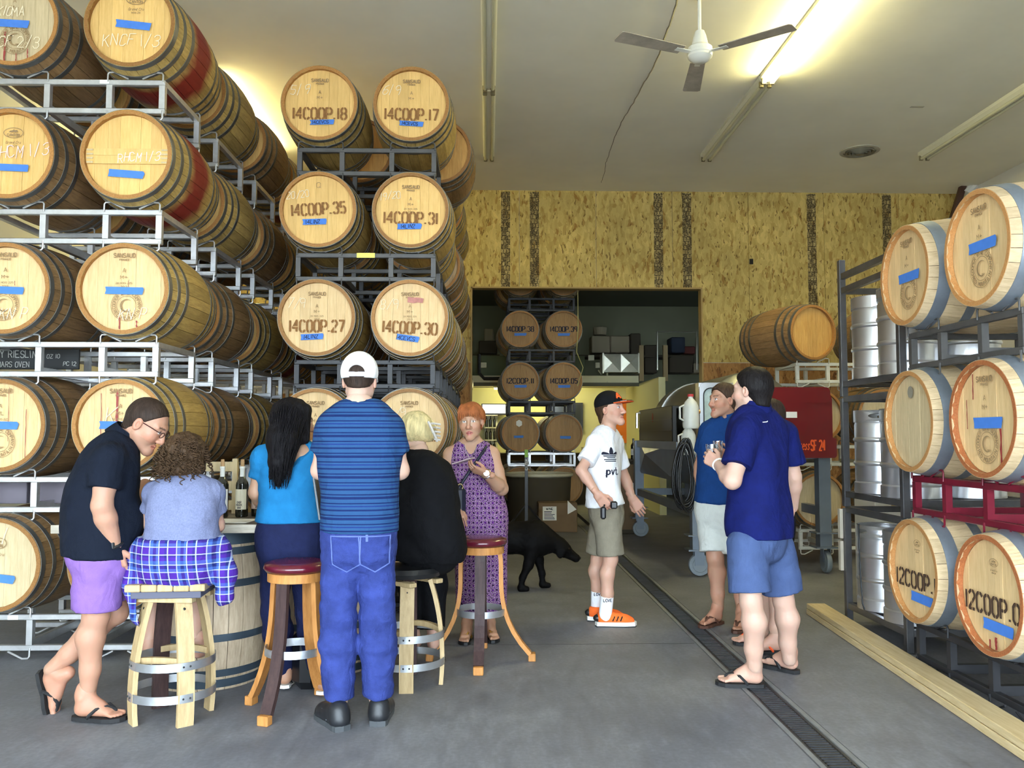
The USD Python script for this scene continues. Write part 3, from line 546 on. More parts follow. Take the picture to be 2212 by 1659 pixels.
for k in range(5):
    for d in range(6):
        y = CY + 1.1 * d
        if d == 5 and k == 4: continue
        rack('grey' if k >= 3 and d == 0 else 'dark', f'dark steel barrel rack of the stencilled stack, {ROW[k]}, {ORD[d]} from the front', (CX, y, ZC(k)), group='racks of the stencilled stack')
        for c in (0, 1):
            off = (0.0 if d == 0 else (.33 if (k == 4 and d == 1) else jig(.04)))
            loc = (CX + (c - .5) * .73 + off * (1 if c or k == 4 else .3), y - .14, ZC(k))
            if k == 4 and d == 1: loc = (loc[0] - .18, y - .1, loc[2])
            if d: barrel('coopa' if (k == 4 and d == 1) else rng.choice(['coop', 'coopb', 'coopa']), f'oak barrel, {["inner", "aisle"][c]} line of the stencilled stack, {ROW[k]}, {ORD[d]} from the front', loc, 0, 'barrels deeper in the stencilled stack')
            else:
                t = barrel('coop' if k > 2 else 'coopp', CL[k, c], loc, 0, 'front barrels of the stencilled stack', marked=True)
                if (k, c) not in CODES: continue
                code, tp, ck, rt = CODES[k, c]
                stencil(t, code, {(4, 0): -.08, (4, 1): -.08, (3, 0): .008, (3, 1): -.06, (2, 0): -.066, (2, 1): -.077}.get((k, c), -.06), .425, .088, rt)
                if (k, c) == (3, 0): mark(t, 'branding', lettering('Q', .04, .8, .003, .0004), PRINT, 0, .2, 0, .0001)
                else: cooperage(t, .19, faint=k < 4)
                if tp: tape(t, {(4, 0): .02, (4, 1): .0, (3, 0): -.03, (3, 1): -.01, (2, 0): -.035, (2, 1): -.02}[k, c], {(4, 0): -.15, (4, 1): -.155, (3, 0): -.095, (3, 1): -.127, (2, 0): -.15, (2, 1): -.158}[k, c], .19 if k > 2 else .175, .04 if k == 4 else .046, {(4, 0): 2, (4, 1): -3, (3, 0): 2, (3, 1): 1, (2, 0): 3, (2, 1): -8}[k, c], tp, k * 2 + c)
                if ck: chalk(t, ck, -.165 if k > 1 else -.1, .115 if k != 3 else .12, .075 if k != 3 else .055, CHALK, 8 if k == 3 else 0, k + c * 5)
                if (k, c) == (2, 1): mark(t, 'wine_smear', extr(Polygon([(-.02, -.02), (.03, -.026), (.06, -.018), (.1, -.022), (.108, .014), (.06, .022), (.02, .018), (-.018, .024)]), .0003), plain('faded_wine_smear', (.50, .20, .16), .7, var=.3, scale=30), .0, .145, -2, .0003)
t_ = obj('sticky_note', bx((-.985, CY - .0225, ZC(3) - .342), (.145, .003, .04)), plain('yellow_note', (.82, .74, .16), .7)); tag(t_, 'yellow paper label on the dark rack', 'label')
t_ = obj('rack_label', bx((LX - .18 + .35, LY - .0225, ZC(4) - .342), (.06, .003, .026)), PAPER); tag(t_, 'small white paper label on the top bright rack', 'label')
t_ = obj('rack_label', bx((LX - .3, LY - .0225, ZC(0) - .342), (.065, .003, .028)), PAPER); tag(t_, 'small white paper label on the lowest bright rack', 'label')
# ------------------------------------------------ barrels along the side wall, heads facing the aisle
RXH = 2.45
RL = {(2, 0): 'pale barrel with wide hoops beside the keg tower, top row', (2, 1): 'pale barrel with wide hoops nearest the door, top row', (1, 0): 'pale yellow barrel head with a grey knot, on the burgundy rack', (1, 1): 'wine-reddened barrel with a round emblem, on the burgundy rack',
      (0, 0): 'barrel with stencilled code and blue tape, bottom row beside the kegs', (0, 1): 'barrel with red-stained rim and stencilled code, bottom row nearest the door'}
for k in range(3):
    zc = (.615, 1.48, 2.34)[k]
    rack(('dark', 'red', 'grey')[k], ('black barrel rack on the floor beside the planks', 'burgundy red barrel rack between the two lower rows by the kegs', 'dark grey barrel rack under the topmost pale barrels')[k], (RXH + .13, 4.575, zc), -90, group='racks along the side wall')
    for c, y in ((0, 4.95), (1, 4.20)):
        t = barrel({(0, 1): 'wider', (1, 1): 'wider', (1, 0): 'wideg'}.get((k, c), 'wide'), RL[k, c], (RXH, y, zc), -90, 'pale barrels along the side wall', marked=True)
        if k == 2 or (k, c) == (1, 1):
            cooperage(t, .20, faint=False); tape(t, .02, (-.01 if c == 0 else .01) if k == 2 else -.02, .24, .055, 0, seed=k + c + 20); round_logo(t, .01, -.105 if k == 2 else -.125)
        if k == 0:
            stencil(t, '12COOP.1' if c == 0 else '12COOP.0', -.055, .45, .09, 0, plain(f'dark_stencil_ink_{c}', (.06, .03, .015), .8)); tape(t, .07 if c == 0 else .05, -.15, .24, .055, -1, seed=c + 31)
            oval_brand(t, .03, .16, .6)
        if (k, c) == (1, 0): mark(t, 'grey_knot', extr(aff.scale(Point(0, 0).buffer(.032, 12), 1, 1.1), .0004), plain('grey_knot', (.25, .22, .16), .8), 0, .17)
        if (k, c) in ((1, 1), (0, 1)):
            drips(t, [(.125, -.05, -.25, .014), (-.1, .23, .1, .01), (-.16, .1, -.05, .006)] if k == 1 else [(.03, -.2, -.26, .02), (-.02, -.22, -.262, .012)])
# ------------------------------------------------ kegs in stacked steel keg racks
def keg_mesh():
    r = .2; pr = [(0, .05), (.17, .05), (.188, .06), (.188, .0), (.197, .0), (.197, .075), (.186, .085), (.190, .095), (.190, .20), (.197, .207), (.2, .217), (.197, .227), (.190, .234), (.190, .37), (.197, .377), (.2, .387), (.197, .397), (.190, .404), (.190, .49), (.184, .51), (.186, .515)]
    return lathe(pr, 40)
def bent_ring(r, z0, z1, holes):
    L = 2 * np.pi * r; g = sbox(0, z0, L, z1)
    for h in holes: g = g.difference(aff.scale(Point(h * L, (z0 + z1) / 2 + .002).buffer(.02, 8), 2.6, .85))
    m = extr(g, .004); v, f = trimesh.remesh.subdivide_to_size(m.vertices, m.faces, .045); a = v[:, 0] / r; R = r + v[:, 2]
    return trimesh.Trimesh(np.column_stack([R * np.cos(a), R * np.sin(a), v[:, 1]]), f[:, ::1], process=False)
KEG = plain('brushed_keg_steel', (0.74, 0.75, 0.78), 0.34, 0.9, var=.06, scale=5)
KEGD = plain('keg_valve_brass', (0.35, 0.30, 0.2), .4, .9)
first_keg = None
def keg(loc, rz, label):
    global first_keg
    if first_keg is not None: return copy_of(first_keg, 'beer_keg', label, 'keg', loc, rz, 'kegs in the steel rack tower')
    t = first_keg = thing('beer_keg', label, 'keg', loc, rz, 'kegs in the steel rack tower')
    obj('keg_body', keg_mesh(), KEG, t, 38); obj('top_ring', bent_ring(.190, .512, .60, (.12, .62)), KEG, t, 40)
    obj('keg_top', lathe([(.188, .512), (.15, .535), (.05, .545), (0, .545)], 32), KEG, t, 40); obj('valve', lathe([(.03, .54), (.03, .56), (.02, .565), (0, .565)], 16), KEGD, t, 30)
KP = [(2.88, 6.2, 'far aisle-side'), (2.88, 5.78, 'door-end aisle-side'), (3.31, 6.2, 'far wall-side'), (3.31, 5.78, 'door-end wall-side')]
RKM = plain('keg_rack_steel', (0.17, 0.17, 0.18), 0.32, .7, var=.2, scale=7)
for k in range(3):
    z0 = .83 * k; t = thing('keg_rack', f'dark steel keg rack frame, {("lowest", "middle", "topmost")[k]} of the tower', 'rack', (0, 0, z0), 0, 'keg rack tower')
    for x in (2.71, 3.60):
        for y in (5.53, 6.45): obj('post', bx2((x - .024, y - .024, 0.0 if k == 0 else .03), (x + .024, y + .024, (.83 if k < 2 else 1.08) + (.02 if k < 2 else 0)), .004), RKM, t)
        for z in (.125, .84) + ((.95,) if k == 2 else ()): obj('side_rail', bx2((x - .018, 5.555, z - .022), (x + .018, 6.425, z + .022)), RKM, t)
    for y in (5.53, 6.45):
        for z in (.125, .84): obj('end_rail', bx2((2.735, y - .018, z - .022), (3.575, y + .018, z + .022)), RKM, t)
    for y in (5.70, 5.86, 6.12, 6.28): obj('shelf_bar', bx2((2.73, y - .02, .11), (3.58, y + .02, .147)), RKM, t)
    for i, (x, y, nm) in enumerate(KP): keg((x, y, z0 + .149), (150, 200, 30, 80)[i] + 40 * k, f'stainless keg at the {nm} corner, {("bottom", "middle", "top")[k]} tier of the rack tower')
# strap, notice boards on the tower
o = obj('bungee_strap', tube([(2.672, 6.16, .76), (2.668, 6.15, .6), (2.668, 6.14, .4), (2.67, 6.12, .2), (2.675, 6.1, .16)], .006, 6), BLACK); tag(o, 'thin black strap hanging down the lowest keg', 'strap')
t = thing('carton', 'tall white carton with tan tape standing behind the keg tower', 'box', (3.5, 7.3, 0)); obj('carton_body', bx2((-.28, -.2, 0), (.28, .2, .93), .004), PAPER, t)
for x in (-.14, .02): obj('packing_tape', bx2((x, -.203, .80), (x + .05, -.2, .93)), plain(f'tan_tape_{x > 0}', (.50, .36, .16), .5), t)
for i, (z0, z1) in enumerate(((.38, .60), (.62, .84))):
    o = obj('wood_shim', bx2((2.66, 6.46, z0), (2.684, 6.50, z1)), plain(f'shim_{i}', (.62, .56, .44), .8)); tag(o, ('lower', 'upper')[i] + ' pale wooden shim strapped to the keg rack post', 'shim')
# ------------------------------------------------ two planks on the floor
PINE = wood('pine_plank', (.60, .43, .20), (.78, .62, .36), (10, .8, 10), rnd=.06)
a0, a1 = np.array([2.485, 6.73, 0]), np.array([2.245, 2.9, 0]); n_ = np.array([.998, -.062, 0])
for i in range(2):
    off = n_ * (.075 + .004 * i); z = .021 + .043 * i
    o = obj('plank', beam(a0 + off + (0, 0, z), a1 + off + (0, 0, z), .142, .041, .004), PINE); tag(o, ('lower', 'upper')[i] + ' of two long pine planks stacked on the floor beside the barrels', 'plank', 'planks on the floor')
o = obj('orange_clip', cat_([bx((2.50, 4.02, .035), (.05, .04, .03), .008), bx((2.52, 3.99, .05), (.03, .07, .014), .004)]), plain('orange_plastic', (.85, .13, .03), .5)); tag(o, 'small orange plastic clip on the floor under the black rack', 'clip')
# ------------------------------------------------ wall brace in the far corner
t = thing('wall_brace', 'dark brown timber brace with a red and white fitting in the far corner', 'brace', at(2075, 430, 13.0))
obj('timber', beam((-.14, 0, -.33), (.06, 0, .26), .09, .09, .01), plain('brown_timber', (.07, .03, .02), .6), t)
obj('white_collar', tube([(.08, -.02, .08), (.21, -.02, .22)], .07, 10), PAPER, t); obj('red_cap', cat_([bx((.27, -.02, .26), (.10, .1, .16), .015), bx((.21, -.02, .10), (.1, .08, .12), .015)]), plain('red_plastic', (.62, .05, .03), .4), t)
o = obj('wall_socket', cat_([bx(at(1623, 565, YB - .012), (.058, .02, .085), .004), bx(at(1623, 565, YB - .024), (.03, .006, .05), .002)]), BLACK); tag(o, 'small black socket plate on the strand board', 'socket')
# ------------------------------------------------ white racks and barrels behind the press
zc = [.70, 1.61, 2.52]
WRX, WRY = 3.95, 9.35
for k in range(3):
    rack('white', ('white barrel rack on the floor behind the red press', 'white barrel rack behind the red housing, middle one', 'white barrel rack under the lone topmost barrel')[k], (WRX, WRY, zc[k]), 0, group='white barrel racks')
    for c in (0, 1):
        rz = 18 if (k == 2 and c == 0) else (3 if c == 0 else -4)
        kk = 'coopa' if k == 2 else 'browntan'
        barrel(kk, [['dim barrel low behind the press legs', 'dim barrel low behind the kegs'], ['tan barrel behind the red press housing', 'tan barrel beside the keg tower, middle white rack'], ['amber-headed barrel turned aside on the top white rack', 'dark-hooped barrel behind the keg tower on the top white rack']][k][c],
               (WRX + (c - .5) * .74 + (.0 if k < 2 else -.03 if c == 0 else .06) , WRY - .14, zc[k]), rz, 'barrels on the white racks')
o = obj('paper_strip', moved(bx((0, 0, 0), (.05, .24, .002)), rotm(-58, (0, 1, 0)), at(1697, 701, 9.55)), PAPER); tag(o, 'white paper strip on the shoulder of the amber-headed barrel', 'label')
# ------------------------------------------------ store room behind the opening
STW = plain('storeroom_paint', (.24, .25, .165), .9, var=.06, scale=1.5); STC = plain('storeroom_ceiling_paint', (.13, .14, .10), .9)  # wall tone lowered, the dimness of the store room put into its colour
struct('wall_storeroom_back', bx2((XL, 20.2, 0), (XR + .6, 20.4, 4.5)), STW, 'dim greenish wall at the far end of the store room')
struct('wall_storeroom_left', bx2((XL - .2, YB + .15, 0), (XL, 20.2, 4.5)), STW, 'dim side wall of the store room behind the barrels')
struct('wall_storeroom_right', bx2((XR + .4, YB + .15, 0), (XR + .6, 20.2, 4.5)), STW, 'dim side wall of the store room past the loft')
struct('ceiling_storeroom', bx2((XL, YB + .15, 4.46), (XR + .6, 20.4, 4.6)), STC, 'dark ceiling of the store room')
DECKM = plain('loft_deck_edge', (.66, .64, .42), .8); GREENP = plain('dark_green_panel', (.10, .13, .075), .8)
t = thing('loft_deck', 'loft deck with a pale edge above the lit back counter', 'loft', (0, 0, 0))
dz0, dz1 = 2.42, 2.58
obj('deck', bx2((XL + .05, 17.0, dz0), (3.0, 20.1, dz1)), DECKM, t); obj('under_lip', bx2((XL + .05, 16.97, dz0 - .05), (3.0, 17.03, dz0 + .02)), plain('lip', (.10, .10, .07), .7), t)
obj('back_panel', bx2((XL + .05, 17.25, dz1), (1.95, 17.3, dz1 + .42)), GREENP, t, label='dark green panel along the loft edge')
for px in (1385, 1437): 
    q = at(px, 800, 17.1); obj('loft_post', bx2((q[0] - .045, 17.05, dz1 - .1), (q[0] + .045, 17.14, dz1 + .62)), plain('loft_post_wood', (.34, .25, .12), .7) if px == 1385 else UsdShade.Material.Get(stage, '/World/Looks/loft_post_wood'), t)
OUT = plain('pale_outlet', (.62, .62, .44), .6)
for i, (px, py) in enumerate(((1043, 789), (1277, 773), (1291, 789))):
    o = obj('junction_box', bx(at(px, py, 17.22), (.15 - .03 * i, .05, .11), .006), OUT); tag(o, ('pale junction box on the green loft panel beside the back barrels', 'pale junction box beside the duct', 'small pale box on the pipe under the duct')[i], 'box')
o = obj('conduit', tube([at(1035, 765, 16.94), at(1035, 806, 16.94), at(1046, 818, 16.935), at(1087, 818, 16.935)], .035, 8), BLACK); tag(o, 'black conduit bending along the loft edge', 'pipe')
o = obj('white_pipe', tube([at(1293, 800, 17.15), at(1299, 808, 17.1), at(1312, 802, 17.1), at(1312, 828, 17.0)], .018, 8), OUT); tag(o, 'thin white drain pipe below the duct', 'pipe')
DUCT = plain('duct_sheet_metal', (.55, .55, .45), .35, .8, var=.1)
t = thing('air_duct', 'sheet metal air duct with cross creases on the loft', 'duct', at(1338, 786, 17.0))
for s in (-1, 1):
    w, h = .35, .36; V = [(-w / 2, 0, -h / 2), (w / 2, 0, -h / 2), (w / 2, 0, h / 2), (-w / 2, 0, h / 2), (0, -.03, 0)]; F = [[0, 1, 4], [1, 2, 4], [2, 3, 4], [3, 0, 4]]
    obj('creased_panel', moved(trimesh.Trimesh(V, F, process=False), t=(s * .178, -.19, 0)), DUCT, t)
obj('duct_body', bx((0, 0, 0), (.70, .37, .355)), DUCT, t)
for x in (-.35, .355): obj('flange', bx((x, 0, 0), (.03, .4, .40)), DUCT, t)
# things kept on the loft
DK = [plain('dark_store_' + n, c, .8) for n, c in (('brown', (.05, .04, .025)), ('blue', (.02, .03, .05)), ('red', (.10, .02, .015)), ('tan', (.30, .26, .17)))]
for px0, px1, py0, py1, m_, lb, ct in ((1278, 1318, 725, 762, 3, 'tan carton on the loft beside its twin', 'box'), (1319, 1360, 725, 762, 3, 'tan carton on the loft beneath the clutter', 'box'), (1362, 1384, 720, 770, 0, 'dark brown bin on the loft by the wooden post', 'bin'), (1392, 1420, 745, 806, 0, 'dark sack slumped on the loft', 'sack'), (1450, 1480, 728, 762, 1, 'dark blue tilted case on the loft clutter', 'case'), (1445, 1500, 766, 806, 0, 'dark chest on the loft behind the rail', 'chest'), (1478, 1502, 748, 765, 2, 'dull red bag on the dark chest', 'bag'), (1494, 1520, 784, 806, 3, 'pale small carton at the loft end', 'box'), (1046, 1066, 710, 736, 3, 'brown paper parcel above the dark shelf', 'parcel'), (1034, 1074, 736, 764, 0, 'dark crate above the green panel', 'crate')):
    a, b = at(px0, py1, 18.2), at(px1, py0, 18.2); z0 = a[2]
    o = obj('stored_' + ct, bx2((a[0], 18.2, z0), (b[0], 18.65, b[2]), .02), DK[m_]); tag(o, lb, ct)
o = obj('shelf_board', cat_([bx2((at(1020, 0, 18.2)[0], 18.1, at(0, 764, 18.2)[2] - .05), (at(1080, 0, 18.2)[0], 18.7, at(0, 764, 18.2)[2])), bx2((1.4, 18.1, at(0, 764, 18.2)[2] - .05), (3.9, 18.7, at(0, 764, 18.2)[2]))]), DK[0]); tag(o, 'long dark shelf holding the loft clutter', 'shelf')
o = obj('cooking_pot', lathe([(0, 0), (.14, 0), (.15, .16), (.14, .17), (0, .17)], 20), DK[3]); UsdGeom.Xformable(o).AddTranslateOp().Set(Gf.Vec3d(*at(1296, 724, 18.4))); tag(o, 'small pot on top of the tan cartons', 'pot')
q0, q1 = at(1420, 768, 17.6), at(1504, 717, 17.6)
o = obj('clothes_rail', tube([(q0[0], 17.6, q0[2] - .3), (q0[0], 17.6, q1[2]), (q1[0], 17.6, q1[2]), (q1[0], 17.6, q0[2] - .3)], .02, 8), DUCT); tag(o, 'chrome clothes rail standing on the loft', 'rail')
# lit room under the loft
LIT = plain('yellow_room_paint', (.66, .64, .36), .9)
struct('wall_office', cat_([bx2((XL + .1, 18.6, 0), (3.1, 18.7, dz0)), bx2((3.0, 15.0, 0), (3.12, 18.6, 2.42))]), LIT, 'yellow-green painted wall under the loft')
SIGN = mat('lit_sign_white', {'e': ('emission', {'color': (1.0, .97, .75), 'strength': 3.0})}, [], 'e.emission')
t = thing('lit_shelf_sign', 'glowing white light box over the bottle shelf', 'light box', (0, 0, 0)); a, b = at(1042, 893, 18.3), at(1092, 874, 18.3)
obj('glow_panel', bx2((a[0], 18.28, a[2]), (b[0], 18.3, b[2])), SIGN, t); obj('sign_case', bx2((a[0] - .02, 18.3, a[2] - .03), (b[0] + .02, 18.5, b[2] + .02)), BLACK, t)
t = thing('bottle_shelf', 'pale shelf unit with wine bottles under the glowing sign', 'shelf', (0, 0, 0)); a, b = at(1046, 978, 18.3), at(1075, 897, 18.3)
WB = plain('pale_shelf', (.72, .74, .66), .6)
obj('back_board', bx2((a[0], 18.5, a[2]), (b[0], 18.55, b[2])), WB, t)
zs = np.linspace(a[2], b[2], 4)
for z in zs: obj('shelf_board', bx2((a[0], 18.3, z - .012), (b[0], 18.5, z + .012)), WB, t)
def bottle_prof(s=1.0): return [(0, 0), (.034 * s, 0), (.037 * s, .006), (.037 * s, .19 * s), (.034 * s, .205 * s), (.016 * s, .235 * s), (.0135 * s, .24 * s), (.0135 * s, .285 * s), (.0155 * s, .287 * s), (.0155 * s, .298 * s), (0, .30 * s)]
BOTTLE = mat('dark_bottle_glass', {'p': ('principled_bsdf', {'base_color': (.012, .012, .008), 'roughness': .08, 'coat_weight': .6})}, [])
fb = None
for i in range(3):
    for j in range(3):
        loc = (a[0] + .05 + .085 * j, 18.4, zs[i] + .013); lb = f'dark wine bottle on the {("lower", "middle", "upper")[i]} shelf under the glowing sign, {("first", "second", "third")[j]} along'
        if fb is None: fb = thing('shelf_bottle', lb, 'bottle', loc, 0, 'bottles on the far shelf'); obj('bottle_body', lathe(bottle_prof(.8), 14), BOTTLE, fb, 40)
        else: copy_of(fb, 'shelf_bottle', lb, 'bottle', loc, 0, 'bottles on the far shelf')
t = thing('orange_poster', 'plain orange poster on the yellow-green wall', 'poster', (0, 0, 0)); a, b = at(1328, 957, 18.55), at(1363, 862, 18.55); obj('poster_sheet', bx2((a[0], 18.56, a[2]), (b[0], 18.595, b[2])), plain('orange_print', (.85, .22, .02), .7), t)
t = thing('wall_screen', 'dark flat screen on the wall beside the back barrels', 'screen', (0, 0, 0)); a, b = at(1180, 930, 18.5), at(1259, 870, 18.5); obj('screen_frame', bx2((a[0], 18.5, a[2]), (b[0], 18.58, b[2])), BLACK, t); obj('screen_face', bx2((a[0] + .04, 18.495, a[2] + .04), (b[0] - .05, 18.5, b[2] - .04)), plain('screen_glass', (.03, .035, .04), .1), t)
o = obj('back_counter', cat_([bx2((-.6, 17.4, 0), (2.6, 18.0, .98)), bx2((-.65, 17.35, .98), (2.65, 18.05, 1.03))]), DK[0]); tag(o, 'dark counter under the loft', 'counter')
for i, (px, w, h) in enumerate(((1262, .12, .12), (1275, .18, .08), (1290, .1, .15))):
    q = at(px, 970, 17.6); o = obj('counter_glassware', lathe([(0, 0), (w / 2, 0), (w / 2, h), (w / 2 - .01, h), (0, .01)], 14), DK[3]); UsdGeom.Xformable(o).AddTranslateOp().Set(Gf.Vec3d(q[0], 17.6, 1.03)); tag(o, ('small', 'low wide', 'tall')[i] + ' vessel on the dark back counter', 'vessel')
# lit strip lights of the store room
def lamp2(X, Y0, Z, L, label):
    t = thing('fluorescent_light', label, 'light', (X, Y0, Z), 0, 'store room strip lights'); obj('housing', bx2((-.07, 0, -.05), (.07, L, 0), .01), FIX, t)
    for s in (-1, 1): obj('tube', tube([(s * .05, .03, -.07), (s * .05, L - .03, -.07)], .019, 10), TUBE_DIM, t, 40)
TUBE_DIM = mat('worn_lit_tube', {'e': ('emission', {'color': (1.0, .88, .40), 'strength': LAMP * .25})}, [], 'e.emission')
lamp2(-2.3, 14.2, 4.46, 1.2, 'glowing strip light in the store room behind the back barrels'); 
t = thing('fluorescent_light', 'glowing strip light hidden under the loft deck', 'light', (1.0, 17.6, dz0), 0, 'store room strip lights'); obj('housing', bx2((-.9, -.07, -.05), (.9, .07, 0), .01), FIX, t); obj('tube', tube([(-.88, 0, -.07), (.88, 0, -.07)], .019, 10), TUBE_ON, t, 40)
# back stacks
BL = {4: 'top', 3: 'fourth', 2: 'third', 1: 'second', 0: 'bottom'}
BC = {(3, 0): '14COOP.38', (3, 1): '14COOP.39', (2, 0): '12COOP.11', (2, 1): '14COOP.05'}
BN = {(3, 0): 'dim barrel with code ending thirty-eight in the store room opening', (3, 1): 'dim barrel with code ending thirty-nine in the store room opening', (2, 0): 'dim barrel with code ending eleven in the store room opening', (2, 1): 'dim barrel with code ending zero five in the store room opening',
      (1, 0): 'dim barrel with a pale hexagon sticker in the store room opening', (1, 1): 'dim barrel with a faint oval brand in the store room opening', (0, 0): 'dim bottom barrel behind the black pole in the store room', (0, 1): 'dim bottom barrel behind the round tub in the store room', (4, 0): 'topmost barrel under the lintel, screen side away', (4, 1): 'topmost barrel under the lintel on the loft side'}
SX, SY = .885, 14.2
for k in range(5):
    for d in range(2):
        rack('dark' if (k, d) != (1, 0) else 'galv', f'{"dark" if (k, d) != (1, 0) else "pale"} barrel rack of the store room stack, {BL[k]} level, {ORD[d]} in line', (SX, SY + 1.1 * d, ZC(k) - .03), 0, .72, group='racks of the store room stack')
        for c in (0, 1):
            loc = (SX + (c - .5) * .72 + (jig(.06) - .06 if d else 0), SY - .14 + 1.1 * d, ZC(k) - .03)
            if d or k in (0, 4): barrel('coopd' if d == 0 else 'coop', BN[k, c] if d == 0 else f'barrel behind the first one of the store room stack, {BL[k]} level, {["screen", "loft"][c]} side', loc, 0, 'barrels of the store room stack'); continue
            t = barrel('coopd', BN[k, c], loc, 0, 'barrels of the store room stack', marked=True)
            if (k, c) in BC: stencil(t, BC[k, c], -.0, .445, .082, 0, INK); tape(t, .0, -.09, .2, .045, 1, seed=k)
            elif c == 0: mark(t, 'hexagon_sticker', extr(Point(0, 0).buffer(.055, quad_segs=1.5) if False else Polygon([(.055 * math.sin(i * math.pi / 3), .06 * math.cos(i * math.pi / 3)) for i in range(6)]), .0005), PAPER, -.02, .16); tape(t, -.03, -.06, .16, .04, 1)
            else: oval_brand(t, .02, .16, 1.0); tape(t, .02, -.07, .18, .045, -1)
for k in range(5):
    for d in range(2):
        rack('dark', f'dark rack continuing the stencilled stack inside the store room, {BL[k]} level, {ORD[d]} in line', (-1.0, 14.1 + 1.1 * d, ZC(k)), 0, .73, group='racks inside the store room behind the wall')
        barrel(['coop', 'coopb'][(k + d) % 2], f'barrel edge just inside the store room opening, {BL[k]} level, {ORD[d]} in line', (-.62 + jig(.03), 13.96 + 1.1 * d, ZC(k)), 0, 'barrels just inside the store room opening')
o = obj('hanging_cable', tube([(1.46, 13.9, 4.47), (1.465, 13.9, 3.2), (1.44, 13.9, 2.75), (1.55, 13.95, 2.5), (1.46, 14.0, 2.2)], .008, 6), plain('yellow_cable', (.45, .40, .15), .6)); tag(o, 'thin yellow cable hanging down beside the store room barrels', 'cable')
# tub, pole stand, boxes near the opening
t = thing('round_tub', 'large dark round tub with a pale rim by the back barrels', 'tub', (.78, 13.25, 0))
obj('tub_wall', lathe([(0, 0), (.42, 0), (.46, .05), (.50, .78)], 40), DK[0], t, 40); obj('rim', lathe([(.50, .76), (.53, .78), (.53, .815), (.50, .82), (.485, .80), (.49, .76)], 40), plain('pale_tub_rim', (.55, .52, .38), .6), t, 40)
t = thing('pole_stand', 'black pole on splayed feet with a green tip and white letters', 'stand', at(1137, 1120, 12.3) * np.array([1, 1, 0]))
obj('pole', bx2((-.022, -.022, .1), (.022, .022, 1.08)), BLACK, t); obj('green_tip', bx2((-.024, -.024, 1.08), (.024, .024, 1.19)), plain('lime_green', (.25, .5, .05), .5), t)
tx = lettering('CUSK', .034, .9, .007, .0006); tx.apply_transform(rotm(90, (0, 0, 1))); obj('pole_lettering', face(tx, 0, -.0225, .98), PAPER, t)
for a in (200, 340, 90): obj('foot_brace', beam((0, 0, .42), (.36 * math.cos(math.radians(a)), .36 * math.sin(math.radians(a)), .012), .025, .025), BLACK, t)
CARD = plain('brown_cardboard', (.16, .10, .05), .8, var=.1)
t = thing('cardboard_box', 'brown cardboard box with a large white shipping label', 'box', (.885, 12.62, 0)); obj('box_body', bx2((-.16, -.2, 0), (.40, .2, .42), .006), CARD, t); obj('shipping_label', bx2((-.1, -.2025, .17), (.10, -.2, .37)), PAPER, t)
lb_ = cat_([face(lettering('WINE', .03, .7, .006, .0004), 0, -.203, .335)] + [face(extr(sbox(-.08, z, rng.uniform(-.02, .08), z + .008), .0004), 0, -.203, 0) for z in (.29, .27, .25, .23, .21, .19)]); obj('label_print', lb_, INK, t)
o = obj('paper_triangle', face(extr(Polygon([(0, 0), (.13, .07), (0, .2)]), .002), at(1226, 1111, 12.42)[0], 12.415, at(1226, 1111, 12.42)[2]), PAPER); tag(o, 'white triangular paper on the end of the cardboard box', 'paper')
t = thing('supply_cabinet', 'dark cabinet behind the teenager carrying a bottle and carton', 'cabinet', (1.99, 12.4, 0)); obj('cabinet_body', bx2((-.30, -.2, 0), (.16, .25, 1.02), .006), DK[0], t); obj('cabinet_top', bx2((-.33, -.23, 1.02), (.19, .28, 1.05)), DK[0], t); obj('door', bx2((-.28, -.212, .06), (.14, -.2, .98)), CARD, t)
t = thing('wine_bottle', 'dark wine bottle standing on the cabinet behind the teenager', 'bottle', (2.09, 12.33, 1.05)); obj('bottle_body', lathe(bottle_prof(), 16), BOTTLE, t, 40); obj('label', lathe([(.0376, .06), (.0376, .15)], 16), PAPER, t, 40)
for i in (0, 1): o = obj('wine_carton', bx((1.80 + .015 * i, 12.3 + .0 * i, 1.05 + .085 + .172 * i), (.2, .18, .168), .003), PAPER); tag(o, ('lower', 'upper')[i] + ' white wine carton stacked on the cabinet behind the teenager', 'box')
o = obj('paper_notice', bx(at(1370, 1049, 12.17), (.11, .004, .075)), PAPER); tag(o, 'small white notice on the cabinet door', 'notice')
# ------------------------------------------------ wine press
PG = plain('press_grey_paint', (.17, .20, .24), .38, .25, var=.12, scale=4); PR = plain('press_red_plastic', (.15, .008, .012), .22, 0, coat=.5)
t = thing('wine_press', 'large tank wine press with a red end housing and grey frame', 'press', (0, 0, 0))
cxp, czp, rp, y0, y1 = 2.76, 1.55, .52, 9.0, 11.7
tk = lathe([(rp * .5, -.16), (rp * .8, -.10), (rp * .97, -.03), (rp, .03), (rp, y1 - y0 - .05), (rp * .9, y1 - y0), (0, y1 - y0 + .05)], 44); tk.apply_transform(np.array([[1, 0, 0, cxp], [0, 0, 1, y0], [0, -1, 0, czp], [0, 0, 0, 1.0]])); obj('tank', tk, plain('press_tank_steel', (.30, .30, .27), .42, .9, var=.1, scale=3), t, 40)
for yy in (y1 - .5,):
    h = lathe([(rp, -.03), (rp + .015, -.03), (rp + .015, .03), (rp, .03)], 44); h.apply_transform(np.array([[1, 0, 0, cxp], [0, 0, 1, yy], [0, -1, 0, czp], [0, 0, 0, 1.0]])); obj('tank_band', h, STEEL, t, 40)
obj('side_cover', cat_([bx2((2.10, 9.75, 1.30), (2.16, 11.9, 1.72), .01), bx2((2.10, 9.75, 1.70), (2.5, 11.9, 1.74), .01)]), plain('black_cover', (.010, .010, .010), .4), t)
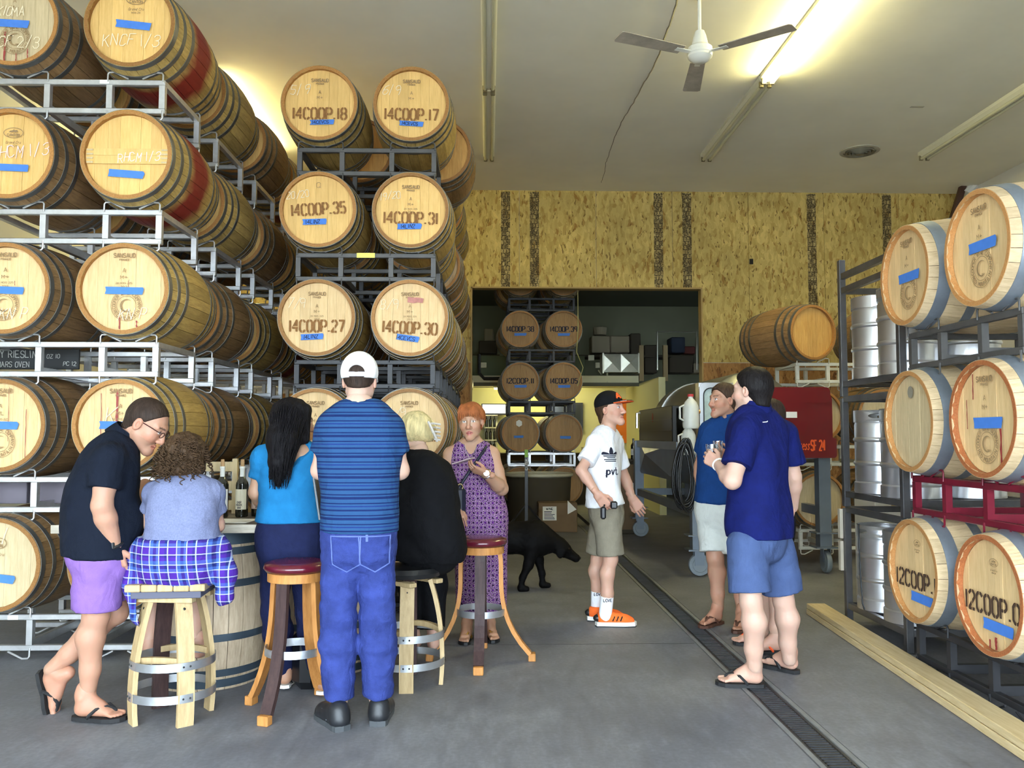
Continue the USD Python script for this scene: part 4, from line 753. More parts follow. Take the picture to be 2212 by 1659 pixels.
for z in (1.45, 1.58): obj('cover_seam', bx2((2.094, 9.77, z), (2.10, 11.88, z + .012)), BLACK, t)
em = obj('cover_emblem', moved(extr(aff.scale(Point(0, 0).buffer(.05, 10), .8, 1.2), .002), np.array([[0, 0, -1, 2.098], [-1, 0, 0, 10.9], [0, 1, 0, 1.62], [0, 0, 0, 1.0]])), plain('dull_red_emblem', (.22, .02, .015), .6), t)
V = [(2.08, 9.3, 1.30), (3.40, 9.3, 1.30), (3.40, 11.9, 1.30), (2.08, 11.9, 1.30), (2.45, 9.9, .80), (3.05, 9.9, .80), (3.05, 11.2, .80), (2.45, 11.2, .80)]
obj('hopper', trimesh.Trimesh(V, [[0, 4, 7], [0, 7, 3], [0, 1, 5], [0, 5, 4], [1, 2, 6], [1, 6, 5], [2, 3, 7], [2, 7, 6], [4, 5, 6], [4, 6, 7]], process=False), PG, t)
V = [(2.10, 11.9, 1.30), (2.10, 9.6, 1.30), (2.10, 9.6, .88), (2.10, 11.9, .88), (1.99, 10.9, 1.16)]; obj('hopper_side', trimesh.Trimesh(V, [[0, 4, 1], [1, 4, 2], [2, 4, 3], [3, 4, 0]], process=False), PG, t); obj('hopper_spout', bx2((2.5, 10.2, .62), (3.0, 10.9, .82)), PG, t)
for x, y in ((2.08, 8.55), (3.42, 8.72), (2.08, 11.85), (3.42, 11.85)):
    obj('leg', bx2((x - .06, y - .06, .27), (x + .06, y + .06, 1.32)), PG, t); obj('foot_plate', cat_([bx2((x - .11, y - .1, .255), (x + .11, y + .1, .27)), bx2((x - .11, y - .1, .40), (x + .11, y + .1, .412))]), PG, t)
    w = lathe([(.03, -.025), (.105, -.025), (.112, -.015), (.112, .015), (.105, .025), (.03, .025)], 28); w.apply_transform(rotm(90, (0, 1, 0)) if x > 3 else rotm(60, (0, 1, 0)) @ rotm(0, (1, 0, 0)))
    w = lathe([(.0, -.03), (.07, -.03), (.075, -.025), (.105, -.025), (.112, -.015), (.112, .015), (.105, .025), (.075, .025), (.07, .03), (0, .03)], 28); w.apply_transform(rotm(90, (1, 0, 0)) if x < 3 else rotm(90, (0, 1, 0))); w.apply_translation((x + .02, y + .0, .113)); obj('caster', w, plain('caster_grey', (.20, .23, .25), .5) if (x < 3 and y < 9) else UsdShade.Material.Get(stage, '/World/Looks/caster_grey'), t, 35)
    obj('caster_fork', cat_([bx2((x - .035, y - .045, .11), (x + .06, y - .037, .26)), bx2((x - .035, y + .037, .11), (x + .06, y + .045, .26))]) if x < 3 else cat_([bx2((x - .02, y - .03, .11), (x - .012, y + .05, .26)), bx2((x + .052, y - .03, .11), (x + .06, y + .05, .26))]), PG, t)
for a, b in (((2.08, 8.55, .62), (2.08, 11.85, .62)), ((3.42, 8.72, .62), (3.42, 11.85, .62)), ((2.08, 8.6, 1.2), (3.42, 8.72, 1.2)), ((2.08, 11.85, .62), (3.42, 11.85, .62)), ((2.08, 9.3, 1.28), (2.08, 11.9, 1.28))): obj('frame_beam', beam(a, b, .07, .09), PG, t)
# end housing with rounded shoulders
def rbox(w, h, r): return sbox(-w / 2 + r, -h / 2 + r, w / 2 - r, h / 2 - r).buffer(r, quad_segs=6)
hb = extr(rbox(.80, .66, .10), .30); v, f = hb.vertices, hb.faces
obj('end_housing', face(hb, 3.06, 8.83, 1.52), PR, t, 30, label='deep red moulded housing'); obj('housing_lid', face(extr(rbox(.84, .16, .05), .34), 3.02, 8.86, 1.80), PR, t, 30)
obj('housing_boss', face(extr(rbox(.40, .40, .14), .03), 3.00, 8.53, 1.56), PR, t, 30); obj('housing_skirt', face(extr(rbox(.86, .2, .03), .36), 3.06, 8.87, 1.27), PR, t, 30)
obj('white_label', bx(at(1710, 896, 8.49), (.11, .004, .06)), PAPER, t); obj('yellow_label', bx2((2.86, 8.60, 1.881), (2.93, 8.63, 1.885)), plain('yellow_label', (.7, .55, .1), .6), t)
OR = plain('orange_lettering', (.80, .10, .01), .5)
obj('lettering', cat_([face(lettering('n Press', .088, .245, .009, .001, gap=.9, slant=.18, cap='round'), 3.125, 8.508, 1.295), face(lettering('SF 24', .10, .245, .015, .001, gap=1.2), 3.30, 8.508, 1.295)]), OR, t, label='orange press lettering')
dp = rbox(.36, .56, .06).difference(rbox(.27, .44, .07)); obj('door_panel', face(extr(dp, .02), 2.36, 8.80, 1.66), STEEL, t); obj('door_glass', face(extr(rbox(.27, .44, .07), .004), 2.36, 8.802, 1.66), plain('wet_glass', (.45, .55, .52), .15, var=.2, scale=14), t); obj('door_gasket', face(extr(rbox(.29, .46, .08).difference(rbox(.265, .435, .068)), .026), 2.36, 8.802, 1.66), BLACK, t)
obj('door_back', bx2((2.18, 8.81, 1.38), (2.54, 8.95, 1.94)), STEEL, t)
obj('lever', cat_([tube([at(1376, 925, 11.0), at(1376, 893, 11.0), at(1383, 892, 11.0)], .02, 8)]), STEEL, t)
# plastic jugs and hose hung on the press
JUG = plain('milky_plastic', (.62, .62, .56), .4)
for i, (px, py, s) in enumerate(((1492, 893, 1.0), (1487, 953, .9))):
    q = at(px, py, 8.4); t = thing('plastic_jug', ('upper milky plastic jug with red cap hung on the press', 'lower milky plastic jug hung on the press')[i], 'jug', q, 12, 'jugs hung on the press')
    obj('jug_body', lathe([(0, -.15 * s), (.07 * s, -.15 * s), (.08 * s, -.13 * s), (.08 * s, .06 * s), (.06 * s, .11 * s), (.025 * s, .15 * s), (.025 * s, .17 * s), (0, .17 * s)], 14), JUG, t, 40); obj('cap', lathe([(0, .165 * s), (.03 * s, .165 * s), (.03 * s, .19 * s), (0, .19 * s)], 12), plain(f'jug_cap_{i}', (.5, .03, .03), .5), t, 30)
    obj('handle', tube([(-.07 * s, 0, .08 * s), (-.115 * s, 0, .06 * s), (-.115 * s, 0, -.05 * s), (-.075 * s, 0, -.07 * s)], .011, 8), JUG, t, 40)
o = obj('brass_valve', cat_([tube([at(1500, 890, 8.5), at(1512, 889, 8.5)], .02, 8), bx(at(1506, 886, 8.5), (.03, .03, .06), .006)]), plain('red_brass', (.55, .22, .06), .4, .5)); tag(o, 'small red and brass valve on the press door', 'valve')
hs = []
q = at(1478, 1026, 8.35)
for i in range(9):
    w, h = .075 + .012 * (i % 4), .26 + .012 * i; a = np.linspace(0, 2 * np.pi, 26)[:-1]; hs.append(tube([(q[0] + .02 * (i % 3 - 1) + w * (1 + .25 * math.sin(u)) * math.cos(u), q[1] - .02 - .018 * (i % 5), q[2] + .01 * (i % 2) - h * math.sin(u)) for u in a], .011, 6, True))
o = obj('hose_coil', cat_(hs), BLACK, None, 50); tag(o, 'coiled black cable hanging from the press frame', 'cable')
# ------------------------------------------------ smooth bodies: blended distance fields, meshed by surface nets
nz = lambda v: np.asarray(v, float) / max(np.linalg.norm(v), 1e-9)
class Field:
    def __init__(s, lo, hi, h):
        s.lo = np.asarray(lo, float); s.h = h; n = np.ceil((np.asarray(hi, float) - s.lo) / h).astype(int) + 1
        s.n = n; s.d = np.full(n, 1.0, np.float32); s.ax = [s.lo[i] + h * np.arange(n[i]) for i in range(3)]
    def sub(s, lo, hi):
        i0 = np.clip(np.floor((lo - s.lo) / s.h).astype(int), 0, s.n); i1 = np.clip(np.ceil((hi - s.lo) / s.h).astype(int) + 1, 0, s.n)
        sl = tuple(slice(a, b) for a, b in zip(i0, i1)); return sl, [s.ax[i][sl[i]].reshape([-1 if j == i else 1 for j in range(3)]) for i in range(3)]
    def put(s, sl, d, k, carve):
        if d.size == 0: return
        a = s.d[sl]
        if carve:
            h = np.maximum(k - np.abs(a + d), 0) / max(k, 1e-6); s.d[sl] = np.maximum(a, -d) + h * h * k / 4
        else:
            h = np.maximum(k - np.abs(a - d), 0) / max(k, 1e-6); s.d[sl] = np.minimum(a, d) - h * h * k / 4
    def cone(s, a, b, ra, rb, k=.02, carve=False):
        a, b = np.asarray(a, float), np.asarray(b, float); m = max(ra, rb) + k + 3 * s.h
        sl, (x, y, z) = s.sub(np.minimum(a, b) - m, np.maximum(a, b) + m); ab = b - a; L2 = max(ab @ ab, 1e-12)
        t = np.clip(((x - a[0]) * ab[0] + (y - a[1]) * ab[1] + (z - a[2]) * ab[2]) / L2, 0, 1)
        d = np.sqrt((x - a[0] - t * ab[0]) ** 2 + (y - a[1] - t * ab[1]) ** 2 + (z - a[2] - t * ab[2]) ** 2) - (ra + (rb - ra) * t)
        s.put(sl, d, k, carve)
    def ball(s, c, r, k=.02, carve=False): s.cone(c, np.asarray(c) + 1e-6, r, r, k, carve)
    def ell(s, c, r, R=np.eye(3), k=.02, carve=False):
        c, r = np.asarray(c, float), np.asarray(r, float); m = r.max() + k + 3 * s.h
        sl, (x, y, z) = s.sub(c - m, c + m); q = [R[0, i] * (x - c[0]) + R[1, i] * (y - c[1]) + R[2, i] * (z - c[2]) for i in range(3)]
        k0 = np.sqrt(sum((q[i] / r[i]) ** 2 for i in range(3))); k1 = np.sqrt(sum((q[i] / r[i] ** 2) ** 2 for i in range(3)))
        s.put(sl, k0 * (k0 - 1) / np.maximum(k1, 1e-6), k, carve)
    def cut(s, p, n, within=None):
        """Takes away what lies beyond the plane through p with outward normal n (only within a ball (centre, radius) if given)."""
        n = nz(n); sl, (x, y, z) = (s.sub(s.lo, s.lo + s.h * (s.n - 1)) if within is None else s.sub(within[0] - within[1], within[0] + within[1]))
        d = (x - p[0]) * n[0] + (y - p[1]) * n[1] + (z - p[2]) * n[2]
        if within is not None:
            w = np.sqrt((x - within[0][0]) ** 2 + (y - within[0][1]) ** 2 + (z - within[0][2]) ** 2) - within[1]; d = np.minimum(d, -w)
        s.d[sl] = np.maximum(s.d[sl], d)
    def merge(s, o, k=.02):
        i0 = np.round((o.lo - s.lo) / s.h).astype(int); a = np.clip(i0, 0, s.n); e = np.clip(i0 + o.n, 0, s.n)
        s.put(tuple(slice(p, q) for p, q in zip(a, e)), o.d[tuple(slice(p - i, q - i) for p, q, i in zip(a, e, i0))], k, False)
    def near(s, pts, pad):
        p = np.array(pts); lo = s.lo + np.floor((p.min(0) - pad - s.lo) / s.h) * s.h; return Field(lo, p.max(0) + pad, s.h)
    def mesh(s, smooth=1):
        d, n = s.d, s.n; ins = d < 0
        c = np.zeros(n - 1, np.uint8)
        for i, j, k in np.ndindex(2, 2, 2): c += ins[i:n[0] - 1 + i, j:n[1] - 1 + j, k:n[2] - 1 + k]
        act = np.argwhere((c > 0) & (c < 8)); idx = np.full(n - 1, -1, np.int64); idx[tuple(act.T)] = np.arange(len(act))
        P_, N_ = np.zeros((len(act), 3)), np.zeros(len(act)); cor = {o: d[tuple((act + o).T)] for o in np.ndindex(2, 2, 2)}
        for ax in range(3):
            for o in np.ndindex(2, 2, 2):
                if o[ax]: continue
                o2 = list(o); o2[ax] = 1; a, b = cor[o], cor[tuple(o2)]; m = (a < 0) != (b < 0)
                t = np.where(m, a / np.where(m, a - b, 1), 0); q = np.tile(np.array(o, float), (len(act), 1)); q[:, ax] += t; P_[m] += q[m]; N_[m] += 1
        V = s.lo + s.h * (act + P_ / N_[:, None]); F = []
        for ax in range(3):
            u, v = (ax + 1) % 3, (ax + 2) % 3; sa = [slice(None)] * 3; sb = [slice(None)] * 3; sa[ax], sb[ax] = slice(0, -1), slice(1, None)
            e = np.argwhere(ins[tuple(sa)] != ins[tuple(sb)]); e = e[(e[:, u] > 0) & (e[:, v] > 0) & (e[:, u] < n[u] - 1) & (e[:, v] < n[v] - 1)]
            flip = ins[tuple(e.T)]; eu, ev = np.eye(3, dtype=int)[u], np.eye(3, dtype=int)[v]
            q = np.stack([idx[tuple((e - a).T)] for a in (eu + ev, ev, 0 * eu, eu)], 1); q[~flip] = q[~flip][:, ::-1]; F.append(q)
        F = np.vstack(F); F = F[(F >= 0).all(1)]; F = np.vstack([F[:, [0, 1, 2]], F[:, [0, 2, 3]]])
        if smooth:
            from scipy.sparse import coo_matrix
            r, c_ = np.concatenate([F[:, 0], F[:, 1], F[:, 2], F[:, 1], F[:, 2], F[:, 0]]), np.concatenate([F[:, 1], F[:, 2], F[:, 0], F[:, 0], F[:, 1], F[:, 2]])
            A = coo_matrix((np.ones(len(r)), (r, c_)), shape=(len(V), len(V))).tocsr(); A.data[:] = 1; deg = np.maximum(np.asarray(A.sum(1)), 1); lone = np.asarray(A.sum(1)).ravel() == 0
            for i in range(smooth * 2): L = (A @ V) / deg - V; L[lone] = 0; V = V + L * (.5, -.52)[i % 2]
        return trimesh.Trimesh(V, F, process=False)
def wrinkle(m, amp, freq, seed=0):
    """Soft folds: pushes the surface in and out along its normals."""
    m.vertices = m.vertices + m.vertex_normals * ((meshkit.fbm(m.vertices * np.asarray(freq, float) + 17.3, 3, seed) - .5) * 2 * amp)[:, None]; return m
def basis(fwd, up=(0, 0, 1)):
    f = nz(fwd); r = nz(np.cross(f, up)); u = np.cross(r, f); return np.column_stack([r, f, u])     # columns right, forward, up
def ypr(yaw, pitch=0, roll=0):
    """yaw: degrees from +Y toward +X; pitch: up positive; roll: towards the right shoulder."""
    a, b = math.radians(yaw), math.radians(pitch); f = np.array([math.sin(a) * math.cos(b), math.cos(a) * math.cos(b), math.sin(b)]); B = basis(f)
    c = math.radians(roll); return B @ np.array([[math.cos(c), 0, math.sin(c)], [0, 1, 0], [-math.sin(c), 0, math.cos(c)]])
SKIN = mat('skin', {'a': ('attribute', {'attribute': 'Cd'}), 'tc': ('texture_coordinate', {}), 'n': ('noise_texture', {'scale': 40.0, 'detail': 4.0}), 'b': ('bump', {'strength': .08, 'distance': .002}),
                    'p': ('principled_bsdf', {'roughness': .48, 'specular_ior_level': .35, 'subsurface_weight': .12, 'subsurface_scale': .006})}, [('a.color', 'p.base_color'), ('tc.object', 'n.vector'), ('n.fac', 'b.height'), ('b.normal', 'p.normal')])

def head_mesh(c, R, s, skin, hair, fem=False, lips=None, stubble=0.0, brow=1.0, h=.0042):
    """Face, skull, ears and upper neck round centre c; R columns right, forward, up."""
    W_ = lambda x, y, z: c + s * (R @ np.array([x, y, z], float))
    f = Field(c - .2 * s, c + .19 * s, h * s); S = s
    f.ell(W_(0, -.014, .040), S * np.array([.075, .094, .082]), R); f.ell(W_(0, .030, -.018), S * np.array([.060, .062, .088]), R, .03 * S)
    j = .040 if fem else .047
    for q in (-1, 1):
        f.cone(W_(q * j, .005, -.052), W_(q * .014, .072, -.098), .022 * S, .019 * S, .03 * S); f.ball(W_(q * .036, .056, -.024), .029 * S, .03 * S)
        f.cone(W_(q * .012, .088, .030), W_(q * .046, .070, .030), .011 * S, .010 * S, .018 * S)
        f.ell(W_(q * .077, -.008, -.004), S * np.array([.010, .020, .032]), R, .008 * S); f.ell(W_(q * .083, -.004, -.002), S * np.array([.006, .009, .016]), R, .004 * S, True)
    f.ball(W_(0, .079, -.100), (.017 if fem else .020) * S, .025 * S)
    for q in (-1, 1): f.ball(W_(q * .031, .106, .010), .017 * S, .012 * S, True)
    for q in (-1, 1): f.ball(W_(q * .031, .0765, .010), .0145 * S, .003 * S)
    f.cone(W_(0, .090, .022), W_(0, .111, -.026), .008 * S, .0125 * S, .012 * S); f.ball(W_(0, .112, -.030), .0125 * S, .008 * S)
    for q in (-1, 1): f.ball(W_(q * .013, .100, -.034), .0095 * S, .008 * S)
    for q in (-1, 1):
        f.cone(W_(0, .0935, -.0615), W_(q * .021, .082, -.066), .0062 * S, .0035 * S, .006 * S); f.cone(W_(0, .0925, -.0745), W_(q * .019, .083, -.069), .0072 * S, .0035 * S, .006 * S)
    f.cone(W_(-.024, .094, -.0675), W_(.024, .094, -.0675), .0018 * S, .0018 * S, .003 * S, True)
    f.cone(W_(0, -.022, -.045), W_(0, -.040, -.17), .050 * S * (.9 if fem else 1.08), .054 * S * (.9 if fem else 1.08), .025 * S)
    m = f.mesh(1); L = (m.vertices - c) @ R / s; x, y, z = L.T; ax = np.abs(x); C = np.tile(np.array(skin, float), (len(L), 1))
    def paint(mask, col, a=1.0): C[mask] = C[mask] * (1 - a) + np.array(col) * a
    rosy = np.array(skin) * (1.03, .78, .74)
    paint((np.hypot(ax - .045, z + .028) < .026) & (y > .03), rosy, .45); paint((ax < .016) & (y > .095) & (z < -.012), rosy, .5); paint((ax > .073), rosy, .5)
    if stubble: paint((z < -.045) & (z > -.125) & (y > -.02) & ~((ax < .02) & (np.abs(z + .068) < .009)), hair, stubble)
    lc = lips or np.array(skin) * (.92, .58, .54)
    paint((ax < .024) & (z < -.0545) & (z > -.083) & (y > .080) & (np.abs(z + .0685) < .0145 * (1 - (ax / .026) ** 2)), lc, .85); paint((ax < .022) & (np.abs(z + .0675) < .0022) & (y > .07), (.10, .02, .02), .8)
    paint((ax > .014) & (ax < .050) & (np.abs(z - (.0335 + .1 * (ax - .03) * (ax < .03))) < .0042) & (y > .04), hair, .8 * brow)
    for q in (-1, 1):
        e = (x - q * .031); inb = (np.hypot(e, z - .010) < .0128) & (y > .078) & (np.abs(z - .010) < .0062 * np.sqrt(np.maximum(1 - (e / .0145) ** 2, 0)) + .0005)
        paint(inb, (.72, .70, .68)); paint(inb & (np.hypot(e, z - .0105) < .0058), (.06, .05, .045)); paint((np.abs(np.hypot(e, (z - .010) * 1.9) - .0135) < .0022) & (y > .07) & (z > .009), np.array(hair) * .6 + .02, .7)
    return m, C
def hand_mesh(wr, fdir, back, thumb, curl=.35, s=1.0, tcurl=0.3, h=.0034):
    """Hand from wrist wr, fingers along fdir, back of the hand towards `back`; thumb: +1 if the thumb lies on the right of fdir seen from the back."""
    y = nz(fdir); z = nz(np.asarray(back, float) - y * (np.asarray(back, float) @ y)); x = np.cross(y, z) * thumb
    W_ = lambda a, b, c: wr + s * (x * a + y * b + z * c)
    f = Field(wr - .21 * s, wr + .21 * s, h); bases = [(-.031, .078), (-.0105, .086), (.0105, .088), (.031, .083)]; lens = [.060, .077, .084, .075]; rad = [.0078, .0086, .009, .0088]
    for (bx_, by), L, r in zip(bases, lens, rad):
        f.cone(W_(bx_ * .55, -.012, 0), W_(bx_, by, 0), .019 * s, .0118 * s, .014 * s)
    for i, ((bx_, by), L, r) in enumerate(zip(bases, lens, rad)):
        p = np.array([bx_, by, 0.0]); a = 0.0; sp = (i - 1.5) * .05 * (1 - min(curl, 1)); cu = curl * (1.12 - .06 * i)
        for q, (fr, da) in enumerate(((.45, .75), (.31, 1.0), (.24, .7))):
            a += da * cu; d = np.array([sp * math.cos(a), math.cos(a), -math.sin(a)]); p2 = p + d * L * fr
            f.cone(W_(*p), W_(*p2), (r - .0006 * q) * s, (r - .0006 * (q + 1)) * s, .0025 * s); p = p2
    t = [np.array([.022, .012, -.006]), np.array([.047, .040, -.014 - .01 * tcurl]), np.array([.058 - .012 * tcurl, .070, -.020 - .022 * tcurl]), np.array([.058 - .026 * tcurl, .093, -.022 - .036 * tcurl])]
    for a, b, r0, r1 in zip(t[:-1], t[1:], (.0165, .0118, .0100), (.0122, .0102, .0082)): f.cone(W_(*a), W_(*b), r0 * s, r1 * s, .006 * s)
    f.cone(W_(0, -.055, 0), W_(0, -.005, 0), .0245 * s, .0235 * s, .012 * s)
    return f.mesh(1)
def foot_mesh(heel, fdir, side, s=1.0, tilt=0.0, ank=None, h=.0046):
    """Bare foot: heel is the point on the sole under the heel, fdir where the toes point, side: +1 right foot."""
    f0 = nz(np.array([fdir[0], fdir[1], 0.0])); r0 = np.array([f0[1], -f0[0], 0.0]); a = math.radians(tilt); y = f0 * math.cos(a) - np.array([0, 0, 1.0]) * math.sin(a); z = np.cross(r0, y)
    W_ = lambda p, q, r: heel + s * (r0 * p * side + y * q + z * r)                 # p positive: outer side
    f = Field(heel - .33 * s, heel + .33 * s, h)
    f.cone(W_(0, .032, .034), W_(0, .05, .04), .033 * s, .033 * s); f.cone(W_(.004, .05, .036), W_(.016, .17, .022), .030 * s, .020 * s, .03 * s); f.cone(W_(-.004, .06, .042), W_(-.020, .175, .022), .030 * s, .021 * s, .03 * s)
    f.cone(W_(0, .042, .10), W_(-.006, .12, .05), .034 * s, .026 * s, .03 * s); f.cone(W_(0, .040, .13), W_(0, .046, .06), .034 * s, .036 * s, .02 * s)
    if ank is not None: f.cone(W_(0, .040, .10), ank, .035 * s, .037 * s, .02 * s)
    for q in (-1, 1): f.ball(W_(q * .031, .044, .088), .011 * s, .012 * s)
    for i, (tx, ty, r) in enumerate(((-.028, .232, .0125), (-.008, .232, .0092), (.007, .225, .0088), (.020, .215, .0084), (.032, .203, .0082))): f.cone(W_(tx * .85, .172, .018), W_(tx, ty, r + .001), (.0135 if i == 0 else .010) * s, r * s, .006 * s)
    f.cut(W_(0, 0, .001), -z); return f.mesh(1), (W_, y, z, r0)
def flipflop(fr, side, sole_m, strap_m, t, s=1.0):
    """Sole and thong straps on the foot frame that foot_mesh returned."""
    W_, y, z, r0 = fr
    out = np.array([(-.030, .0), (-.036, .05), (-.034, .11), (-.048, .17), (-.047, .22), (-.030, .252), (-.004, .254), (.022, .240), (.044, .205), (.048, .165), (.038, .10), (.034, .04), (.024, .0), (.0, -.012)])
    m = extr(Polygon(out).buffer(.004), .020); v = np.array(m.vertices); m.vertices = np.array([W_(a, b, c - .020) for a, b, c in v]); m = trimesh.Trimesh(m.vertices, m.faces if side > 0 else m.faces[:, ::-1], process=False)
    x = obj('sandal_sole', m, sole_m, t)
    for q in (-1, 1):
        pts = [W_(-.014, .205, .004), W_(-.015, .200, .030), W_(-.012 + q * .012, .165, .051 if q < 0 else .047), W_(q * .034, .125, .040), W_(q * .043, .095, .012), W_(q * .040, .085, -.004)]
        cs = np.array(pts); u = np.linspace(0, 1, 16); from_ = np.linspace(0, 1, 6); sm = np.column_stack([np.interp(u, from_, cs[:, k]) for k in range(3)])
        obj('sandal_strap', tube(sm, [.004] + [.0085] * 14 + [.006], 6), strap_m, t, 50)

DEF = dict(hw=.172, hr=.112, ww=.148, wr=.10, rw=.166, rr=.108, sw=.17, sr=.095)
def torso_secs(J, b, infl=0.0, n=13):
    """Level sections (centre, right vector, half width, depth radius) from the crotch to the neck base."""
    D = {**DEF, **b}; hip, neck = J['hip'], J['neck']; mid = J.get('mid', (hip + neck) / 2); rh, rs = nz(J['hpR'] - J['hpL']), nz(J['shR'] - J['shL'])
    us, ws, rs_ = [-.10, 0, .14, .38, .62, .84, .95, 1.03], [D['hw'] * .82, D['hw'], D['hw'] * .99, D['ww'], D['rw'], D['sw'], D['sw'] * .66, .06], [D['hr'] * .8, D['hr'], D['hr'], D['wr'], D['rr'], D['sr'], D['sr'] * .68, .045]
    out = []
    for u in np.linspace(-.10, 1.03, n):
        p = (1 - u) ** 2 * hip + 2 * u * (1 - u) * (2 * mid - (hip + neck) / 2) + u * u * neck; r = nz(rh * (1 - u) + rs * u)
        out.append((p, r, np.interp(u, us, ws) + infl, np.interp(u, us, rs_) + infl, u))
    return out
def add_torso(f, J, b, infl=0.0, lo=-1, hi=2, k=.035):
    for p, r, w, rad, u in torso_secs(J, b, infl, 17):
        if lo <= u <= hi: f.cone(p - r * max(w - rad, .001), p + r * max(w - rad, .001), rad, rad, k)
    for c, r in b.get('bulge', ()): f.ball(c, r + infl, .05)
LEG = dict(th=.088, kn=.058, cf=.060, an=.038); ARM = dict(up=.056, el=.043, fo=.045, wr=.029)
def add_leg(f, J, S, b, infl=0.0, parts='tc', k=.03):
    g = {**LEG, **b.get('leg', {})}; hp, kn, an = J['hp' + S], J['kn' + S], J['an' + S]
    if 't' in parts: f.cone(hp, hp * .45 + kn * .55, g['th'] + infl, g['th'] * .80 + infl, k); f.cone(hp * .45 + kn * .55, kn, g['th'] * .80 + infl, g['kn'] + infl, k)
    if 'c' in parts:
        d = nz(an - kn); th = nz(kn - hp); back = J.get('back' + S, None); bk = nz(back - d * (back @ d)) if back is not None else np.zeros(3)
        m = kn + (an - kn) * .30 + bk * .016; f.cone(kn, m, g['kn'] * .93 + infl, g['cf'] + infl, k); f.cone(m, kn + (an - kn) * .72, g['cf'] + infl, g['an'] * 1.16 + infl, k); f.cone(kn + (an - kn) * .72, an, g['an'] * 1.16 + infl, g['an'] + infl, k)
def add_arm(f, J, S, b, infl=0.0, k=.02):
    g = {**ARM, **b.get('arm', {})}; sh, el, wr = J['sh' + S], J['el' + S], J['wr' + S]
    f.cone(sh, sh * .5 + el * .5, g['up'] + infl, g['up'] * .9 + infl, k); f.cone(sh * .5 + el * .5, el, g['up'] * .9 + infl, g['el'] + infl, k)
    m = el * .72 + wr * .28; f.cone(el, m, g['el'] + infl, g['fo'] + infl, k); f.cone(m, wr, g['fo'] + infl, g['wr'] + infl, k)
def fbox(J, pad=.22):
    p = np.array([v for k, v in J.items() if k[:4] != 'back' and k != 'R']); return p.min(0) - pad, p.max(0) + pad

def figure(label, J, b, skin, head, hands=(), feet=(), group=None):
    """A person: J joints in world coordinates, b build, head: arguments of head_mesh, hands: (side, fdir, back, curl), feet: (side, heel, fdir, tilt). Returns (thing, shift to its own frame, foot frames)."""
    base = np.array([J['hip'][0], J['hip'][1], 0.0]); t = thing('person', label, 'person', base, 0, group)
    lo, hi = fbox(J); f = Field(lo, hi, .0095); add_torso(f, J, b)
    f.cone(J['neck'] - (0, 0, .02), J['head'] + J['R'] @ np.array([0, -.035, -.10]), b.get('nk', .060), b.get('nk', .060) * .92, .03)
    for S in 'LR':
        f.cone(J['neck'] + (J['sh' + S] - J['neck']) * .25, J['sh' + S], .052, ARM['up'] * .98, .03); add_leg(f, J, S, b); add_arm(f, J, S, b)
    m = f.mesh(1); ms, cs = [m], [np.tile(np.array(skin, float), (len(m.vertices), 1))]
    hm, hc = head_mesh(J['head'], J['R'], skin=skin, **head); ms.append(hm); cs.append(hc)
    for S, fd, bk, cu in hands:
        q = hand_mesh(J['wr' + S], np.asarray(fd, float), np.asarray(bk, float), 1 if S == 'L' else -1, cu, b.get('hs', 1.0)); ms.append(q); cs.append(np.tile(np.array(skin) * (1.0, .93, .92), (len(q.vertices), 1)))
    fr = {}
    for S, heel, fd, tilt in feet:
        q, fr[S] = foot_mesh(np.asarray(heel, float), fd, 1 if S == 'R' else -1, b.get('fs', 1.0), tilt, J['an' + S]); ms.append(q); cs.append(np.tile(np.array(skin) * (1.0, .92, .90), (len(q.vertices), 1)))
    mm = cat_(ms); mm.apply_translation(-base); obj('body', mm, SKIN, t, True, col=np.vstack(cs))
    return t, base, fr
def wear(name, f, m, t, base, amp=.004, freq=(9, 9, 5), smooth=2, seed=1, label=None):
    q = f.mesh(smooth)
    if amp: wrinkle(q, amp, freq, seed)
    q.apply_translation(-base); return obj(name, q, m, t, True, label=label)
